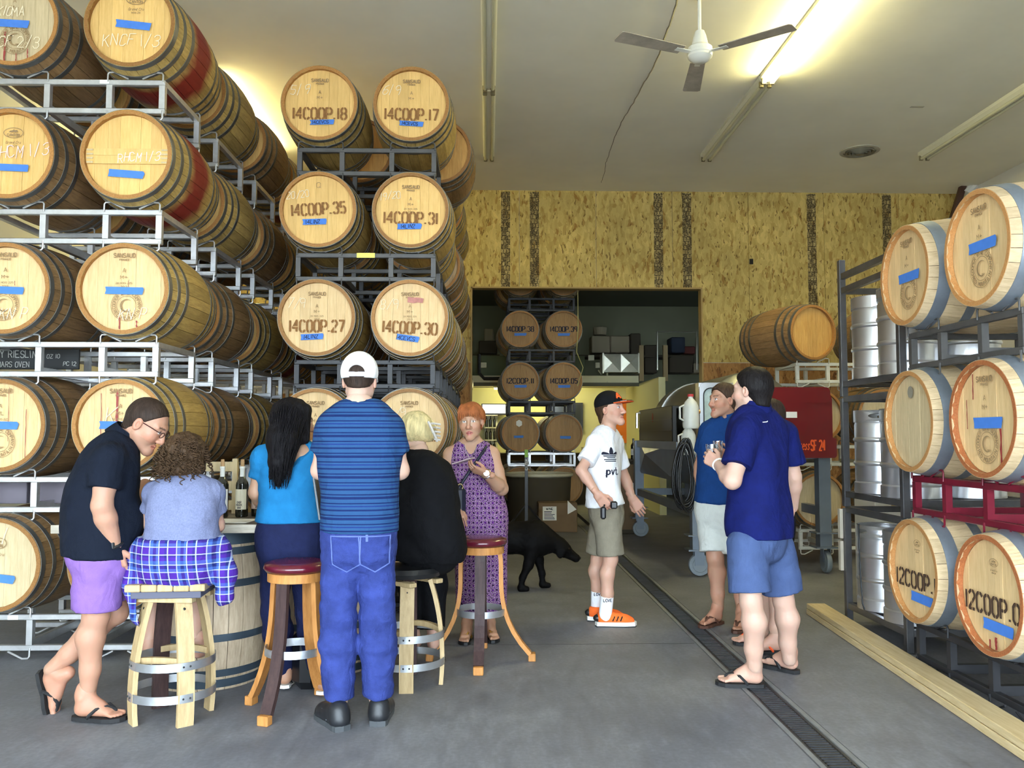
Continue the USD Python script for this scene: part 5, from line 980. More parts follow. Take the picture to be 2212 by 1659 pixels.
def shirt(J, b, infl, hem, hem_n, sleeve=.62, sl_r=.016, neck_r=.075, neck_up=(0, 0, 1), flare=0.0, h=.0095, sleeves='LR', vneck=None, neck_off=.052):
    lo, hi = fbox(J, .26); f = Field(lo, hi, h)
    for p, r, w, rad, u in torso_secs(J, b, infl, 19):
        if u > 1.0: continue
        e = flare * max(0, .4 - u); f.cone(p - r * max(w - rad, .001), p + r * max(w - rad, .001), rad + e, rad + e, .035)
    for c, r in b.get('bulge', ()): f.ball(c, r + infl, .05)
    for S in 'LR':
        sh, el = J['sh' + S], J['el' + S]; f.cone(J['neck'] + (sh - J['neck']) * .22 - (0, 0, .012), sh, .052 + infl, ARM['up'] + infl, .03)
    f.cut(np.asarray(hem), hem_n)
    for S in sleeves:
        sh, el, wr = J['sh' + S], J['el' + S], J['wr' + S]; g = {**ARM, **b.get('arm', {})}
        if sleeve <= 1:
            e = sh + (el - sh) * sleeve; f2 = f.near((sh, e), .16)
            f2.cone(sh, e + (el - sh) * .1, g['up'] + infl * .8, g['up'] * .93 + sl_r, .02); f2.cut(e, el - sh)
        else:
            f2 = f.near((sh, el, wr), .16); f2.cone(sh, el, g['up'] + infl, g['el'] + sl_r, .02); f2.cone(el, wr, g['el'] + sl_r, g['wr'] + sl_r, .02); f2.cut(wr, wr - el)
        f.merge(f2, .022)
    nk = J['neck']; hd = J['head'] + J['R'] @ np.array([0, -.03, -.05]); ax = nz(hd - nk); rs = nz(J['shR'] - J['shL']); ax = nz(ax - rs * (ax @ rs)); ax = nz(ax + (0, 0, .6))
    f.cut(nk + ax * neck_off, ax, (nk + ax * (neck_off + .145), .20)); f.cone(nk + ax * (neck_off - .014), nk + ax * .3, neck_r, neck_r, .006, True)
    if vneck is not None:
        for p, q, r0, r1 in vneck: f.cone(p, q, r0, r1, .01, True)
    return f
def pants(J, b, infl, waist, cutL, cutR, flare=.0, h=.0095, low=None):
    """Trousers or shorts: waist = (point, normal); cutL / cutR = fraction of hip-knee (below 1) or 1 + fraction of knee-ankle."""
    lo, hi = fbox(J, .26); f = Field(lo, hi, h); add_torso(f, J, b, infl, -1, .45)
    for S, c in (('L', cutL), ('R', cutR)):
        hp, kn, an = J['hp' + S], J['kn' + S], J['an' + S]; g = {**LEG, **b.get('leg', {})}; f2 = f.near((hp, kn, an), .2); ot = {'L': 'R', 'R': 'L'}[S]
        if c <= 1:
            e = hp + (kn - hp) * c; f2.cone(hp, e + (kn - hp) * .08, g['th'] + infl, g['th'] * .8 + infl + flare, .03); f2.cut(e, kn - hp)
        else:
            e = kn + (an - kn) * (c - 1); f2.cone(hp, kn, g['th'] + infl, g['kn'] + infl + .008, .03); mm_ = kn + (an - kn) * .32; f2.cone(kn, mm_, g['kn'] + infl + .008, g['cf'] + infl + .016, .03); f2.cone(mm_, e + nz(an - kn) * .03, g['cf'] + infl + .016, g['an'] + infl + flare, .03); f2.cut(e, an - kn)
        f.merge(f2, .018 if S == 'R' else .03)
    f.cut(*waist); return f
def hair_cap(J, s, t, base, m, infl=.012, face_c=.030, back_z=-.055, amp=.004, freq=(70, 70, 25), front=.0, name='hair', side_z=-.02, seed=3, h=.0055):
    """Short hair: a shell over the skull, cleared off the face and above the collar."""
    c, R = J['head'], J['R']; W_ = lambda x, y, z: c + s * (R @ np.array([x, y, z], float)); f = Field(c - .17 * s, c + .18 * s, h)
    f.ell(W_(0, -.014, .040), s * (np.array([.075, .094, .082]) + infl), R); f.cone(W_(0, -.045, .0), W_(0, -.05, back_z), s * (.058 + infl), s * (.046 + infl * .7), .03)
    f.cut(W_(0, face_c + front, .055), R @ np.array([0, .80, -.60])); f.cut(W_(0, .012, 0), R @ np.array([0, 1.0, -.12]), (W_(0, .12, -.085), .150 * s)); f.cut(W_(0, 0, back_z), R @ np.array([0, .25, -1.0]))
    for q in (-1, 1): f.ell(W_(q * .085, .004, -.016), s * np.array([.026, .030, .040]), R, .006, True)
    return wear(name, f, m, t, base, amp, freq, 1, seed)
def strands(paths, r, n=4, taper=.3):
    return cat_([tube(p, np.linspace(r, r * taper, len(p)), n) for p in paths])
# ------------------------------------------------ clothes
def cloth(n, c, var=.12, rough=.85, scale=14, bump=.35, fold=11.0): return plain('cloth_' + n, c, rough, var=var, scale=scale, bump=bump, bscale=260, spec=.15, fold=fold)
def stepped(n, axis, period, stops, phase=0.0):
    """Nodes of a repeating stripe along an object axis; returns (nodes, links, colour output)."""
    nd = {n + 's': ('separate_xyz', {}), n + 'm': ('math', {'math_type': 'multiply_add', 'value2': 1.0 / period, 'value3': phase + 40.0}), n + 'f': ('math', {'math_type': 'fraction'}), n + 'r': ('rgb_ramp', {'ramp': stops, 'interpolate': False})}
    return nd, [('tc.object', n + 's.vector'), (f'{n}s.{axis}', n + 'm.value1'), (n + 'm.value', n + 'f.value1'), (n + 'f.value', n + 'r.fac')], n + 'r.color'
def patterned_cloth(name, makers, mixes, rough=.85):
    n, l = {'tc': ('texture_coordinate', {}), 'bn': ('noise_texture', {'scale': 240.0, 'detail': 2.0}), 'fm': ('mapping', {'scale': (1, 1, .6), 'rotation': (.3, .5, 0)}), 'fn': ('noise_texture', {'scale': 11.0, 'detail': 2.5, 'distortion': .6}), 'fb': ('bump', {'strength': .8, 'distance': .022}), 'b': ('bump', {'strength': .3, 'distance': .002}), 'p': ('principled_bsdf', {'roughness': rough, 'specular_ior_level': .15})}, [('tc.object', 'fm.vector'), ('fm.vector', 'fn.vector'), ('fn.fac', 'fb.height'), ('fb.normal', 'b.normal'), ('tc.object', 'bn.vector'), ('bn.fac', 'b.height'), ('b.normal', 'p.normal')]
    outs = []
    for nd, lk, o in makers: n.update(nd); l += lk; outs.append(o)
    cur = outs[0]
    for i, (mode, fac) in enumerate(mixes): n[f'x{i}'] = ('mix_color', {'blend_type': mode, 'fac': fac}); l += [(cur, f'x{i}.a'), (outs[i + 1], f'x{i}.b')]; cur = f'x{i}.result'
    l.append((cur, 'p.base_color')); return mat(name, n, l)
STRIPED = patterned_cloth('striped_blue_jersey', [stepped('a', 'z', .098, [(0, (.020, .066, .165)), (.17, (.007, .017, .082)), (.29, (.020, .066, .165)), (.36, (.007, .017, .082)), (.42, (.020, .066, .165)), (.60, (.007, .017, .082)), (.68, (.020, .066, .165)), (.80, (.012, .03, .14)), (.86, (.020, .066, .165)), (.94, (.007, .017, .082))])], [])
PB, PW, PU, PD = (.06, .13, .42), (.58, .64, .70), (.065, .02, .26), (.015, .022, .13)
PLAID = patterned_cloth('plaid_flannel', [stepped('a', 'x', .130, [(0, PU), (.28, PW), (.32, PB), (.44, PD), (.56, PB), (.64, PW), (.68, PU), (.86, PD), (.95, PW)]), stepped('b', 'z', .122, [(0, PU), (.26, PW), (.30, PB), (.42, PD), (.56, PW), (.60, PB), (.74, PU), (.88, PD), (.955, PW)], .2)], [('mix', .5)])
def damask():
    A_, B_c, C_c = (.025, .006, .045), (.40, .25, .38), (.085, .014, .15)
    n = {'tc': ('texture_coordinate', {}), 'sp': ('separate_xyz', {}), 'mx': ('math', {'math_type': 'multiply', 'value2': 118.0}), 'mz': ('math', {'math_type': 'multiply', 'value2': 96.0}), 'sx': ('math', {'math_type': 'sine'}), 'sz': ('math', {'math_type': 'sine'}),
         'pr': ('math', {'math_type': 'multiply'}), 'ns': ('noise_texture', {'scale': 62.0, 'detail': 2.0}), 'nd': ('math', {'math_type': 'multiply_add', 'value2': 1.5, 'value3': -.75}), 'ad': ('math', {'math_type': 'add'}), 'mr': ('map_range', {'from_min': -1.0, 'from_max': 1.0, 'clamp': True}),
         'r': ('rgb_ramp', {'ramp': [(0, C_c), (.16, C_c), (.20, B_c), (.29, B_c), (.33, A_), (.43, A_), (.47, B_c), (.55, B_c), (.59, C_c), (.70, C_c), (.74, B_c), (.82, B_c), (.86, A_)]}), 'p': ('principled_bsdf', {'roughness': .8, 'specular_ior_level': .15})}
    return mat('purple_damask', n, [('tc.object', 'sp.vector'), ('tc.object', 'ns.vector'), ('sp.x', 'mx.value1'), ('sp.z', 'mz.value1'), ('mx.value', 'sx.value1'), ('mz.value', 'sz.value1'), ('sx.value', 'pr.value1'), ('sz.value', 'pr.value2'), ('ns.fac', 'nd.value1'), ('pr.value', 'ad.value1'), ('nd.value', 'ad.value2'), ('ad.value', 'mr.value'), ('mr.result', 'r.fac'), ('r.color', 'p.base_color')])
def hairm(n, c, var=.5, rough=.5, scale=60): return plain('hair_' + n, c, rough, var=var, scale=scale, stretch=(1, 1, .16), spec=.12, bump=1.0, bscale=150)
NAVYS, PURP, TEE, TURQ = cloth('dark_navy', (.006, .009, .018)), cloth('lilac', (.235, .125, .37), .08), cloth('heather', (.17, .19, .31), .2, scale=120), cloth('turquoise', (.012, .15, .34), .12)
JEANS, BLK, KHAKI, ROYAL = cloth('denim', (.030, .046, .19), .38, scale=9, bump=.6, fold=14.0), cloth('black', (.004, .004, .005), .3), cloth('khaki', (.21, .185, .135)), cloth('royal_blue', (.008, .042, .165))
STONE, NAVYP, SLATE, SLACK, WTEE = cloth('stone', (.60, .62, .58), .06), cloth('deep_navy', (.005, .009, .085), .2), cloth('slate_blue', (.060, .092, .205), .1), cloth('indigo_slacks', (.010, .014, .052), .25), cloth('white', (.80, .80, .82), .03)
FLIP, FLIPB, FLIPO = plain('black_foam', (.01, .01, .011), .7), plain('brown_leather', (.09, .035, .02), .6), plain('orange_strap', (.85, .10, .02), .5)
decal_src = {}
def decal(name, poly, m, t, mesh_prim, o, u, v, out, label=None, off=.003):
    """Flat print laid onto the cloth: the outline is drawn in the frame (o, u, v) and pressed onto the surface that faces `out`."""
    g = extr(poly, .001); vv, ff = trimesh.remesh.subdivide_to_size(g.vertices, g.faces, .012)
    pm = UsdGeom.Mesh(mesh_prim); P0 = np.array(pm.GetPointsAttr().Get(), float); N0 = np.array(pm.GetNormalsAttr().Get(), float); u, v, out = nz(u), nz(v), nz(out)
    k = (N0 @ out) > .15; Q = P0[k]; from scipy.spatial import cKDTree
    q2 = np.column_stack([(Q - o) @ u, (Q - o) @ v]); dist, ix = cKDTree(q2).query(vv[:, :2], k=4)
    dep = ((Q - o) @ out)[ix]; w = 1 / (dist + 1e-4); z = (dep * w).sum(1) / w.sum(1) + off + vv[:, 2]
    return obj(name, trimesh.Trimesh(o + vv[:, :1] * u + vv[:, 1:2] * v + z[:, None] * out, ff, process=False), m, t, label=label)
S1, S2, S3, S4 = (.47, .25, .165), (.52, .30, .215), (.46, .265, .17), (.56, .35, .265)
X_, Y_, Z_ = np.eye(3)
def collar(J, t, base, m, r):
    nk, R = J['neck'], J['R']; ax = nz(nz(J['head'] + R @ np.array([0, -.03, -.05]) - nk) + (0, 0, .35)); rs = nz(J['shR'] - J['shL']); fw = nz(np.cross(Z_, rs)); pr = [(r, .030), (r * .92, .082), (r * .96, .088), (r * 1.10, .062), (r * 1.26, .022), (r * 1.2, .018), (r, .030)]
    V, F, n = [], [], 34; f2 = nz(fw - ax * (fw @ ax)); r2 = np.cross(ax, f2)
    for a in np.linspace(-math.pi + .22, math.pi - .22, n):
        d = -f2 * math.cos(a) + r2 * math.sin(a); dip = -.030 * max(0, d @ f2)
        V += [nk + d * q + ax * (z + dip) - base for q, z in pr]
    k = len(pr)
    for i in range(n - 1):
        for j in range(k - 1): a, b = i * k + j, (i + 1) * k + j; F += [[a, b, b + 1], [a, b + 1, a + 1]]
    mm = trimesh.Trimesh(V, F, process=False); obj('collar', mm, m, t, True)
def J_(**k): return {a: (b if isinstance(b, np.ndarray) else at(*b)) for a, b in k.items()}

# ---- man in a dark navy shirt leaning over the bar (faces +X)
J = J_(hip=(222, 1200, 4.40), neck=(256, 958, 4.40), head=(316, 917, 4.40), hpR=(213, 1210, 4.30), hpL=(226, 1210, 4.50), shR=(236, 992, 4.23), shL=(248, 990, 4.58), elR=(220, 1092, 4.19), wrR=(250, 1186, 4.27), elL=(286, 1075, 4.62), wrL=(313, 1046, 4.78),
       knR=(208, 1328, 4.32), anR=(190, 1492, 4.36), knL=(250, 1322, 4.50), anL=(112, 1446, 4.48))
J['R'] = ypr(92, -34, 0); J['mid'] = at(218, 1085, 4.40); J['backR'] = J['backL'] = -X_
b = dict(hw=.19, hr=.135, ww=.185, wr=.138, rw=.19, rr=.135, sw=.19, sr=.11, nk=.066, leg=dict(th=.098, kn=.060, cf=.064, an=.039), arm=dict(up=.060, el=.047, fo=.050, wr=.032), bulge=[(at(262, 1125, 4.40), .10)])
t, base, fr = figure('man in dark navy shirt and lilac shorts leaning toward the bar', J, b, S1, dict(s=1.06, hair=(.05, .03, .022), stubble=.15), [('R', (.15, .25, -.95), (-.3, -.9, -.1), .5), ('L', (.9, .3, .1), (0, 0, 1), .6)], [('R', at(163, 1528, 4.36) * (1, 1, 0) + (0, 0, .024), (1, -.12), 0), ('L', at(93, 1452, 4.5), (.35, -.05), 72)])
f = shirt(J, b, .020, at(222, 1198, 4.4), (-.05, 0, -1), .64, .024, .068, flare=.02); wear('shirt', f, NAVYS, t, base, .011, (8, 8, 7))
collar(J, t, base, NAVYS, .074)
f = pants(J, b, .018, (at(222, 1150, 4.4), Z_), .82, .88, .020); wear('shorts', f, PURP, t, base, .010, (8, 8, 12))
HD = hairm('dark_brown_crop', (.035, .022, .016)); hair_cap(J, 1.06, t, base, HD, .005, .040, -.05, .001)
W_ = lambda x, y, z: J['head'] + 1.06 * (J['R'] @ np.array([x, y, z]))
GL = [tube([W_(.072, .0, .014), W_(.071, .05, .017), W_(.058, .098, .016)], .0026, 6), tube([W_(-.072, .0, .014), W_(-.058, .098, .016)], .0026, 6)] + [tube([W_(q * .031 + .022 * math.cos(a), .104, .006 + .014 * math.sin(a)) for a in np.linspace(0, 6.283, 18)[:-1]], .0022, 6, True) for q in (-1, 1)] + [tube([W_(-.009, .106, .010), W_(.009, .106, .010)], .002, 6)]
obj('eyeglasses', moved(cat_(GL), t=-base), plain('dark_frame', (.05, .012, .010), .3), t, 40)
for S in fr: W0 = fr[S]; flipflop((lambda p, q, r, W0=W0: W0[0](p, q, r) - base,) + W0[1:], 1 if S == 'R' else -1, FLIP, FLIP, t)
wr = J['wrR'] + (J['elR'] - J['wrR']) * .10; d = nz(J['elR'] - J['wrR']); B_ = basis(d, X_); obj('wristwatch', moved(cat_([tube([wr + .037 * (B_[:, 0] * math.cos(a) + B_[:, 2] * math.sin(a)) for a in np.linspace(0, 6.283, 18)[:-1]], .009, 6, True), bx(wr + (.0, -.038, .0), (.034, .012, .034), .004)]), t=-base), BLACK, t)

# ---- seated woman with curly hair and a plaid shirt round her waist (faces the bar, +Y)
J = J_(hip=(392, 1205, 4.36), neck=(398, 1046, 4.37), head=(398, 987, 4.43), hpR=(412, 1222, 4.40), hpL=(366, 1222, 4.40), shR=(456, 1066, 4.37), shL=(338, 1066, 4.37), elR=(468, 1135, 4.42), wrR=(452, 1150, 4.66), elL=(323, 1128, 4.42), wrL=(338, 1160, 4.64), knR=(425, 1240, 4.78), anR=(420, 1385, 4.70), knL=(352, 1240, 4.74), anL=(322, 1388, 4.66))
J['R'] = ypr(-10, -14); J['backR'] = J['backL'] = -Y_; J['mid'] = at(394, 1130, 4.32)
b = dict(hw=.180, hr=.125, ww=.135, wr=.10, rw=.15, rr=.10, sw=.15, sr=.085, nk=.048, hs=.88, fs=.9, leg=dict(th=.078, kn=.052, cf=.052, an=.034), arm=dict(up=.047, el=.037, fo=.038, wr=.025))
t, base, fr = figure('seated woman with curly brown hair and a plaid shirt tied at her waist', J, b, S2, dict(s=.97, hair=(.05, .028, .016), fem=True), [('L', (.3, 1, -.1), (0, 0, 1), .4), ('R', (-.3, 1, -.1), (0, 0, 1), .4)], [('L', at(322, 1388, 4.62) - (0, 0, .085), (-.25, 1), 8), ('R', at(420, 1388, 4.66) - (0, 0, .085), (.1, 1), 8)])
f = shirt(J, b, .012, at(392, 1176, 4.36), -Z_, .62, .022, .058); wear('t_shirt', f, TEE, t, base, .009, (8, 8, 12), label='heather blue t-shirt')
lo, hi = fbox(J, .3); f = Field(lo, hi, .0095)
for p, r, w, rad, u in torso_secs(J, b, .022, 17):
    if -.1 <= u <= .42: g_ = max(0, .3 - u) * .06; f.cone(p - r * (w - rad), p + r * (w - rad), rad + g_, rad + g_, .03)
for S in 'LR': f.cone(J['hp' + S], J['hp' + S] * .45 + J['kn' + S] * .55, .105, .10, .04)
for pts, r in (([(306, 1196, 4.34), (292, 1262, 4.32), (306, 1330, 4.31), (312, 1352, 4.31)], (.06, .055, .045, .018)), ([(470, 1192, 4.34), (488, 1236, 4.33), (484, 1290, 4.33), (478, 1305, 4.33)], (.055, .055, .04, .015))):
    for (p, q), (ra, rb) in zip(zip(pts[:-1], pts[1:]), zip(r[:-1], r[1:])): f.cone(at(*p), at(*q), ra, rb, .03)
for p, q in (((340, 1180, 4.32), (306, 1196, 4.34)), ((450, 1180, 4.32), (470, 1192, 4.34))): f.cone(at(*p), at(*q), .075, .06, .03)
f.cut(at(392, 1157, 4.36), Z_); f.cut((0, 0, .688), -Z_, (np.array([-1.573, 4.40, .56]), .19)); wear('plaid_shirt', f, PLAID, t, base, .012, (14, 14, 5), 1, label='blue and purple plaid shirt tied at the waist')
f = pants(J, b, .010, (at(392, 1190, 4.36), Z_), .62, .62, .012); wear('shorts', f, SLACK, t, base, .003)
CU = hairm('curly_brown', (.060, .034, .018), .6); c, R = J['head'], J['R']
f = Field(c - .24, c + .22, .006); f.ell(c + R @ np.array([0, -.02, .012]), (.112, .108, .112), R, .02); f.ell(c + R @ np.array([-.004, -.045, -.06]), (.118, .085, .075), R, .03); f.cut(c + R @ np.array([0, .06, 0]), R @ np.array([0, 1, -.25])); f.cut(c + R @ np.array([0, 0, -.118]), -R[:, 2]); wear('hair', f, CU, t, base, .014, (32, 32, 22), 0)
cur = []; r_ = random.Random(5)
for i in range(190):
    th, ph = r_.uniform(-2.6, 2.6), r_.uniform(-.75, 1.25); d = R @ np.array([math.sin(th) * math.cos(ph), -math.cos(th) * math.cos(ph), math.sin(ph)])
    if math.cos(th) < -.1 and ph < .5: continue
    p0 = c + R @ np.array([0, -.03, -.02]) + d * np.array([.112, .108, .115]); L = r_.uniform(.05, .12); w = r_.uniform(.006, .011); n_ = 22; u_ = nz(np.cross(d, Z_)); ph0 = r_.uniform(0, 6)
    cur.append([p0 + (d * .25 - Z_ * .9) * L * k / n_ + d * .018 * math.sin(3 * k / n_) + w * (u_ * math.cos(ph0 + k * .85) + d * math.sin(ph0 + k * .85)) - base for k in range(n_)])
obj('curls', strands(cur, .0042, 4, .5), CU, t, True)

# ---- woman with long black hair and a turquoise top
J = J_(hip=(630, 1180, 4.74), neck=(632, 965, 4.75), head=(636, 912, 4.79), hpR=(660, 1195, 4.74), hpL=(597, 1195, 4.74), shR=(667, 990, 4.73), shL=(570, 990, 4.77), elR=(682, 1062, 4.72), wrR=(686, 1108, 4.92), elL=(552, 1064, 4.78), wrL=(580, 1112, 5.0), knR=(668, 1318, 4.78), anR=(694, 1462, 4.78), knL=(594, 1318, 4.80), anL=(614, 1462, 4.90))
J['R'] = ypr(62, -8); J['backR'] = J['backL'] = -Y_; J['mid'] = at(628, 1075, 4.76)
b = dict(hw=.180, hr=.125, ww=.142, wr=.10, rw=.145, rr=.10, sw=.14, sr=.08, nk=.048, hs=.9, fs=.9, leg=dict(th=.086, kn=.056, cf=.054, an=.035), arm=dict(up=.046, el=.037, fo=.038, wr=.025))
t, base, fr = figure('woman with long black hair in a turquoise top and dark slacks', J, b, S3, dict(s=.96, hair=(.012, .010, .010), fem=True), [('R', (-.4, 1, -.2), (.6, 0, .8), .5), ('L', (.5, 1, 0), (0, 0, 1), .4)], [('R', at(694, 1480, 4.70) * (1, 1, 0) + (0, 0, .03), (.1, 1), 4), ('L', at(614, 1475, 4.82) * (1, 1, 0) + (0, 0, .03), (-.1, 1), 4)])
bk = np.array([0, -.11, 0]); vn = [(at(640, 955, 4.62), at(622, 1010, 4.64), .085, .018), (at(655, 962, 4.66), at(640, 990, 4.62), .05, .03)]
f = shirt(J, b, .019, at(630, 1128, 4.74), -Z_, .60, .016, .070, vneck=vn); wear('turquoise_top', f, TURQ, t, base, .007, (7, 7, 22))
f = pants(J, b, .008, (at(630, 1116, 4.74), Z_), 1.9, 1.86, .022); wear('slacks', f, SLACK, t, base, .010, (8, 8, 7))
BKH = hairm('black', (.006, .005, .006), .5, .6); c, R = J['head'], J['R']
f = Field(c - .42, c + .22, .0065); f.ell(c + R @ np.array([0, -.022, .035]), (.096, .112, .102), R, .02); pth = [(623, 905, 4.74), (612, 950, 4.66), (604, 1000, 4.62), (600, 1045, 4.62)]
for (p, q), (ra, rb) in zip(zip(pth[:-1], pth[1:]), ((.095, .085), (.085, .055), (.055, .018))): f.cone(at(*p), at(*q), ra, rb, .04)
f.cone(at(655, 888, 4.74), at(660, 950, 4.70), .045, .02, .03); f.cone(at(610, 930, 4.72), at(588, 1030, 4.66), .05, .02, .03)
f.cut(c + R @ np.array([0, .050, .0]), R @ np.array([0, 1, -.15]), (c + R @ np.array([0, .13, 0]), .12)); wear('long_hair', f, BKH, t, base, .009, (38, 38, 4), 1)
st = []; r_ = random.Random(8)
for i in range(240):
    a = r_.uniform(-1, 1); x0 = at(622 + 40 * a, 880 + 24 * a * a + r_.uniform(-8, 30), 4.635 + .06 * a * a); e = at(602 + 17 * a + r_.uniform(-8, 8), r_.uniform(1000, 1058), 4.575 + .03 * a * a); mid = (x0 + e) / 2 + (r_.uniform(-.015, .015), -.085 + .07 * a * a, 0)
    st.append([(1 - u) ** 2 * x0 + 2 * u * (1 - u) * mid + u * u * e + (.004 * math.sin(9 * u + i), 0, 0) - base for u in np.linspace(0, 1, 10)])
obj('hair_strands', strands(st, .0038, 4), BKH, t, True)
for S in fr:
    W0 = fr[S]; flipflop((lambda p, q, r, W0=W0: W0[0](p * .9, q * .9, r) - base,) + W0[1:], 1 if S == 'R' else -1, PAPER, BLACK, t)
    a_ = J['an' + S] - base; obj('ankle_strap', tube([a_ + (.045 * math.cos(q), .045 * math.sin(q), -.02) for q in np.linspace(0, 6.283, 17)[:-1]], .006, 6, True), BLACK, t)

# ---- man in a white cap and striped shirt (back turned)
J = J_(hip=(776, 1170, 4.24), neck=(778, 884, 4.25), head=(777, 824, 4.29), hpR=(812, 1185, 4.24), hpL=(740, 1185, 4.24), shR=(841, 928, 4.25), shL=(714, 928, 4.25), elR=(864, 1016, 4.28), wrR=(806, 1032, 4.52), elL=(692, 1016, 4.28), wrL=(748, 1032, 4.52), knR=(816, 1335, 4.27), anR=(816, 1508, 4.30), knL=(730, 1338, 4.25), anL=(732, 1512, 4.27))
J['R'] = ypr(0, -4); J['backR'] = J['backL'] = -Y_
b = dict(hw=.165, hr=.115, ww=.160, wr=.112, rw=.178, rr=.115, sw=.19, sr=.10, nk=.060, leg=dict(th=.086, kn=.060, cf=.060, an=.044), arm=dict(up=.056, el=.045, fo=.046, wr=.031))
t, base, fr = figure('man in a white cap and blue striped shirt seen from behind', J, b, S4, dict(s=1.0, hair=(.04, .028, .02)), [('R', (-1, .2, .1), (.1, .9, .3), .5), ('L', (1, .2, .1), (-.1, .9, .3), .5)])
f = shirt(J, b, .018, at(776, 1148, 4.24), -Z_, .58, .022, .062); SH = wear('striped_shirt', f, STRIPED, t, base, .010, (8, 8, 8))
f = pants(J, b, .014, (at(776, 1128, 4.24), Z_), 1.97, 1.97, .014); JN = wear('jeans', f, JEANS, t, base, .013, (9, 9, 17), label='faded blue jeans')
STI = plain('jeans_stitching', (.09, .13, .36), .8)
for sx in (-1, 1):
    pk = Polygon([(-.075, .08), (.075, .08), (.068, -.06), (0, -.10), (-.068, -.06)]); ring = pk.difference(pk.buffer(-.006)); o_ = at(744 if sx < 0 else 806, 1196, 4.08) - base; decal('back_pocket', ring, STI, t, JN, o_, X_, Z_, -Y_, label='stitched back pocket')
decal('belt_loop', sbox(-.006, -.025, .006, .025), STI, t, JN, at(791, 1160, 4.08) - base, X_, Z_, -Y_)
hair_cap(J, 1.0, t, base, HD, .006, .03, -.022, .002)
c, R = J['head'], J['R']; f = Field(c - .2, c + .24, .005); f.ell(c + R @ np.array([0, -.012, .045]), (.093, .112, .105), R, .01); f.cut(c + R @ np.array([0, 0, .012]), R @ np.array([0, .06, -1.0])); f.ell(c + R @ np.array([0, -.125, .028]), (.043, .06, .040), R, .004, True)
WCAP = cloth('cap_white', (.80, .79, .78), .03); wear('cap', f, WCAP, t, base, 0, label='white baseball cap')
obj('cap_strap', moved(bx((0, 0, 0), (.10, .012, .022), .004), np.eye(4), c + R @ np.array([0, -.113, .022]) - base), plain('cap_strap_white', (.66, .68, .80), .6), t)
v_ = extr(Polygon([(-.08, 0), (-.075, .06), (-.05, .095), (0, .108), (.05, .095), (.075, .06), (.08, 0)]), .006); v_.apply_transform(rotm(-10, (1, 0, 0))); obj('cap_brim', moved(v_, t=c + R @ np.array([0, .075, .02]) - base), WCAP, t)
SHO, SHG = plain('black_shoe_leather', (.012, .013, .016), .45), plain('shoe_grey_trim', (.22, .24, .27), .6)
for S, heel, fd in (('L', at(742, 1560, 4.16), (-.55, .83)), ('R', at(815, 1551, 4.22), (.04, 1))):
    h0 = heel * (1, 1, 0); y = nz((*fd, 0)); r = np.array([y[1], -y[0], 0]); W_ = lambda p, q, z_: h0 + r * p + y * q + Z_ * z_
    f = Field(h0 - (.33, .33, .03), h0 + (.33, .33, .2), .006); f.cone(W_(0, .04, .045), W_(0, .05, .085), .044, .042, .03); f.cone(W_(0, .05, .05), W_(0, .22, .035), .046, .047, .03); f.cone(W_(0, .06, .085), W_(0, .17, .05), .042, .038, .03); f.cone(W_(0, .22, .035), W_(0, .255, .032), .047, .036, .02); f.cut(W_(0, 0, .022), -Z_); wear('shoe', f, SHO, t, base, .001)
    sl = extr(Polygon([(-.036, .008), (-.042, .03), (-.041, .1), (-.046, .2), (-.042, .25), (-.026, .28), (0, .288), (.026, .28), (.042, .25), (.046, .2), (.041, .1), (.042, .03), (.036, .008), (0, .0)]).buffer(.004), .026); sl.vertices = np.array([W_(a, q, z_) - base for a, q, z_ in sl.vertices]); obj('shoe_sole', sl, plain('shoe_sole_grey', (.05, .055, .06), .6) if S == 'L' else UsdShade.Material.Get(stage, '/World/Looks/shoe_sole_grey'), t)
    tr_ = [tube([W_(q * .046, .05 + .045 * k, .035) - base, W_(q * .040, .07 + .045 * k, .075) - base], .003, 5) for q in (-1, 1) for k in range(3)]; obj('shoe_trim', cat_(tr_), SHG, t)

# ---- blonde woman in black, seated (back turned)
J = J_(hip=(930, 1180, 4.98), neck=(898, 992, 4.97), head=(896, 938, 5.02), hpR=(950, 1195, 5.0), hpL=(902, 1195, 5.08), shR=(946, 1022, 4.93), shL=(866, 1018, 5.08), elR=(968, 1092, 4.95), wrR=(935, 1130, 5.25), elL=(866, 1092, 5.1), wrL=(880, 1130, 5.38), knR=(935, 1215, 5.42), anR=(935, 1365, 5.38), knL=(893, 1215, 5.45), anL=(893, 1365, 5.40))
J['R'] = ypr(-40, -12); J['backR'] = J['backL'] = -Y_; J['mid'] = at(915, 1095, 4.93)
b = dict(hw=.18, hr=.135, ww=.165, wr=.12, rw=.165, rr=.12, sw=.165, sr=.095, nk=.052, hs=.9, fs=.9)
t, base, fr = figure('blonde woman in black seated with her hair held by a claw clip', J, b, S4, dict(s=.97, hair=(.5, .38, .18), fem=True), [('R', (-.3, 1, 0), (0, 0, 1), .4), ('L', (.2, 1, 0), (0, 0, 1), .4)], [('R', at(935, 1380, 5.32) - (0, 0, .07), (0, 1), 5), ('L', at(893, 1380, 5.34) - (0, 0, .07), (0, 1), 5)])
f = shirt(J, b, .024, at(930, 1214, 4.98), -Z_, 1.9, .024, .060, flare=.02); f.cone(at(888, 1185, 5.02), at(952, 1185, 4.96), .125, .125, .05); f.cut(at(930, 1211, 4.98), -Z_); wear('black_tunic', f, BLK, t, base, .018, (7, 7, 6))
f = pants(J, b, .014, (at(930, 1170, 4.98), Z_), 1.95, 1.95, .02); wear('black_trousers', f, BLK, t, base, .004)
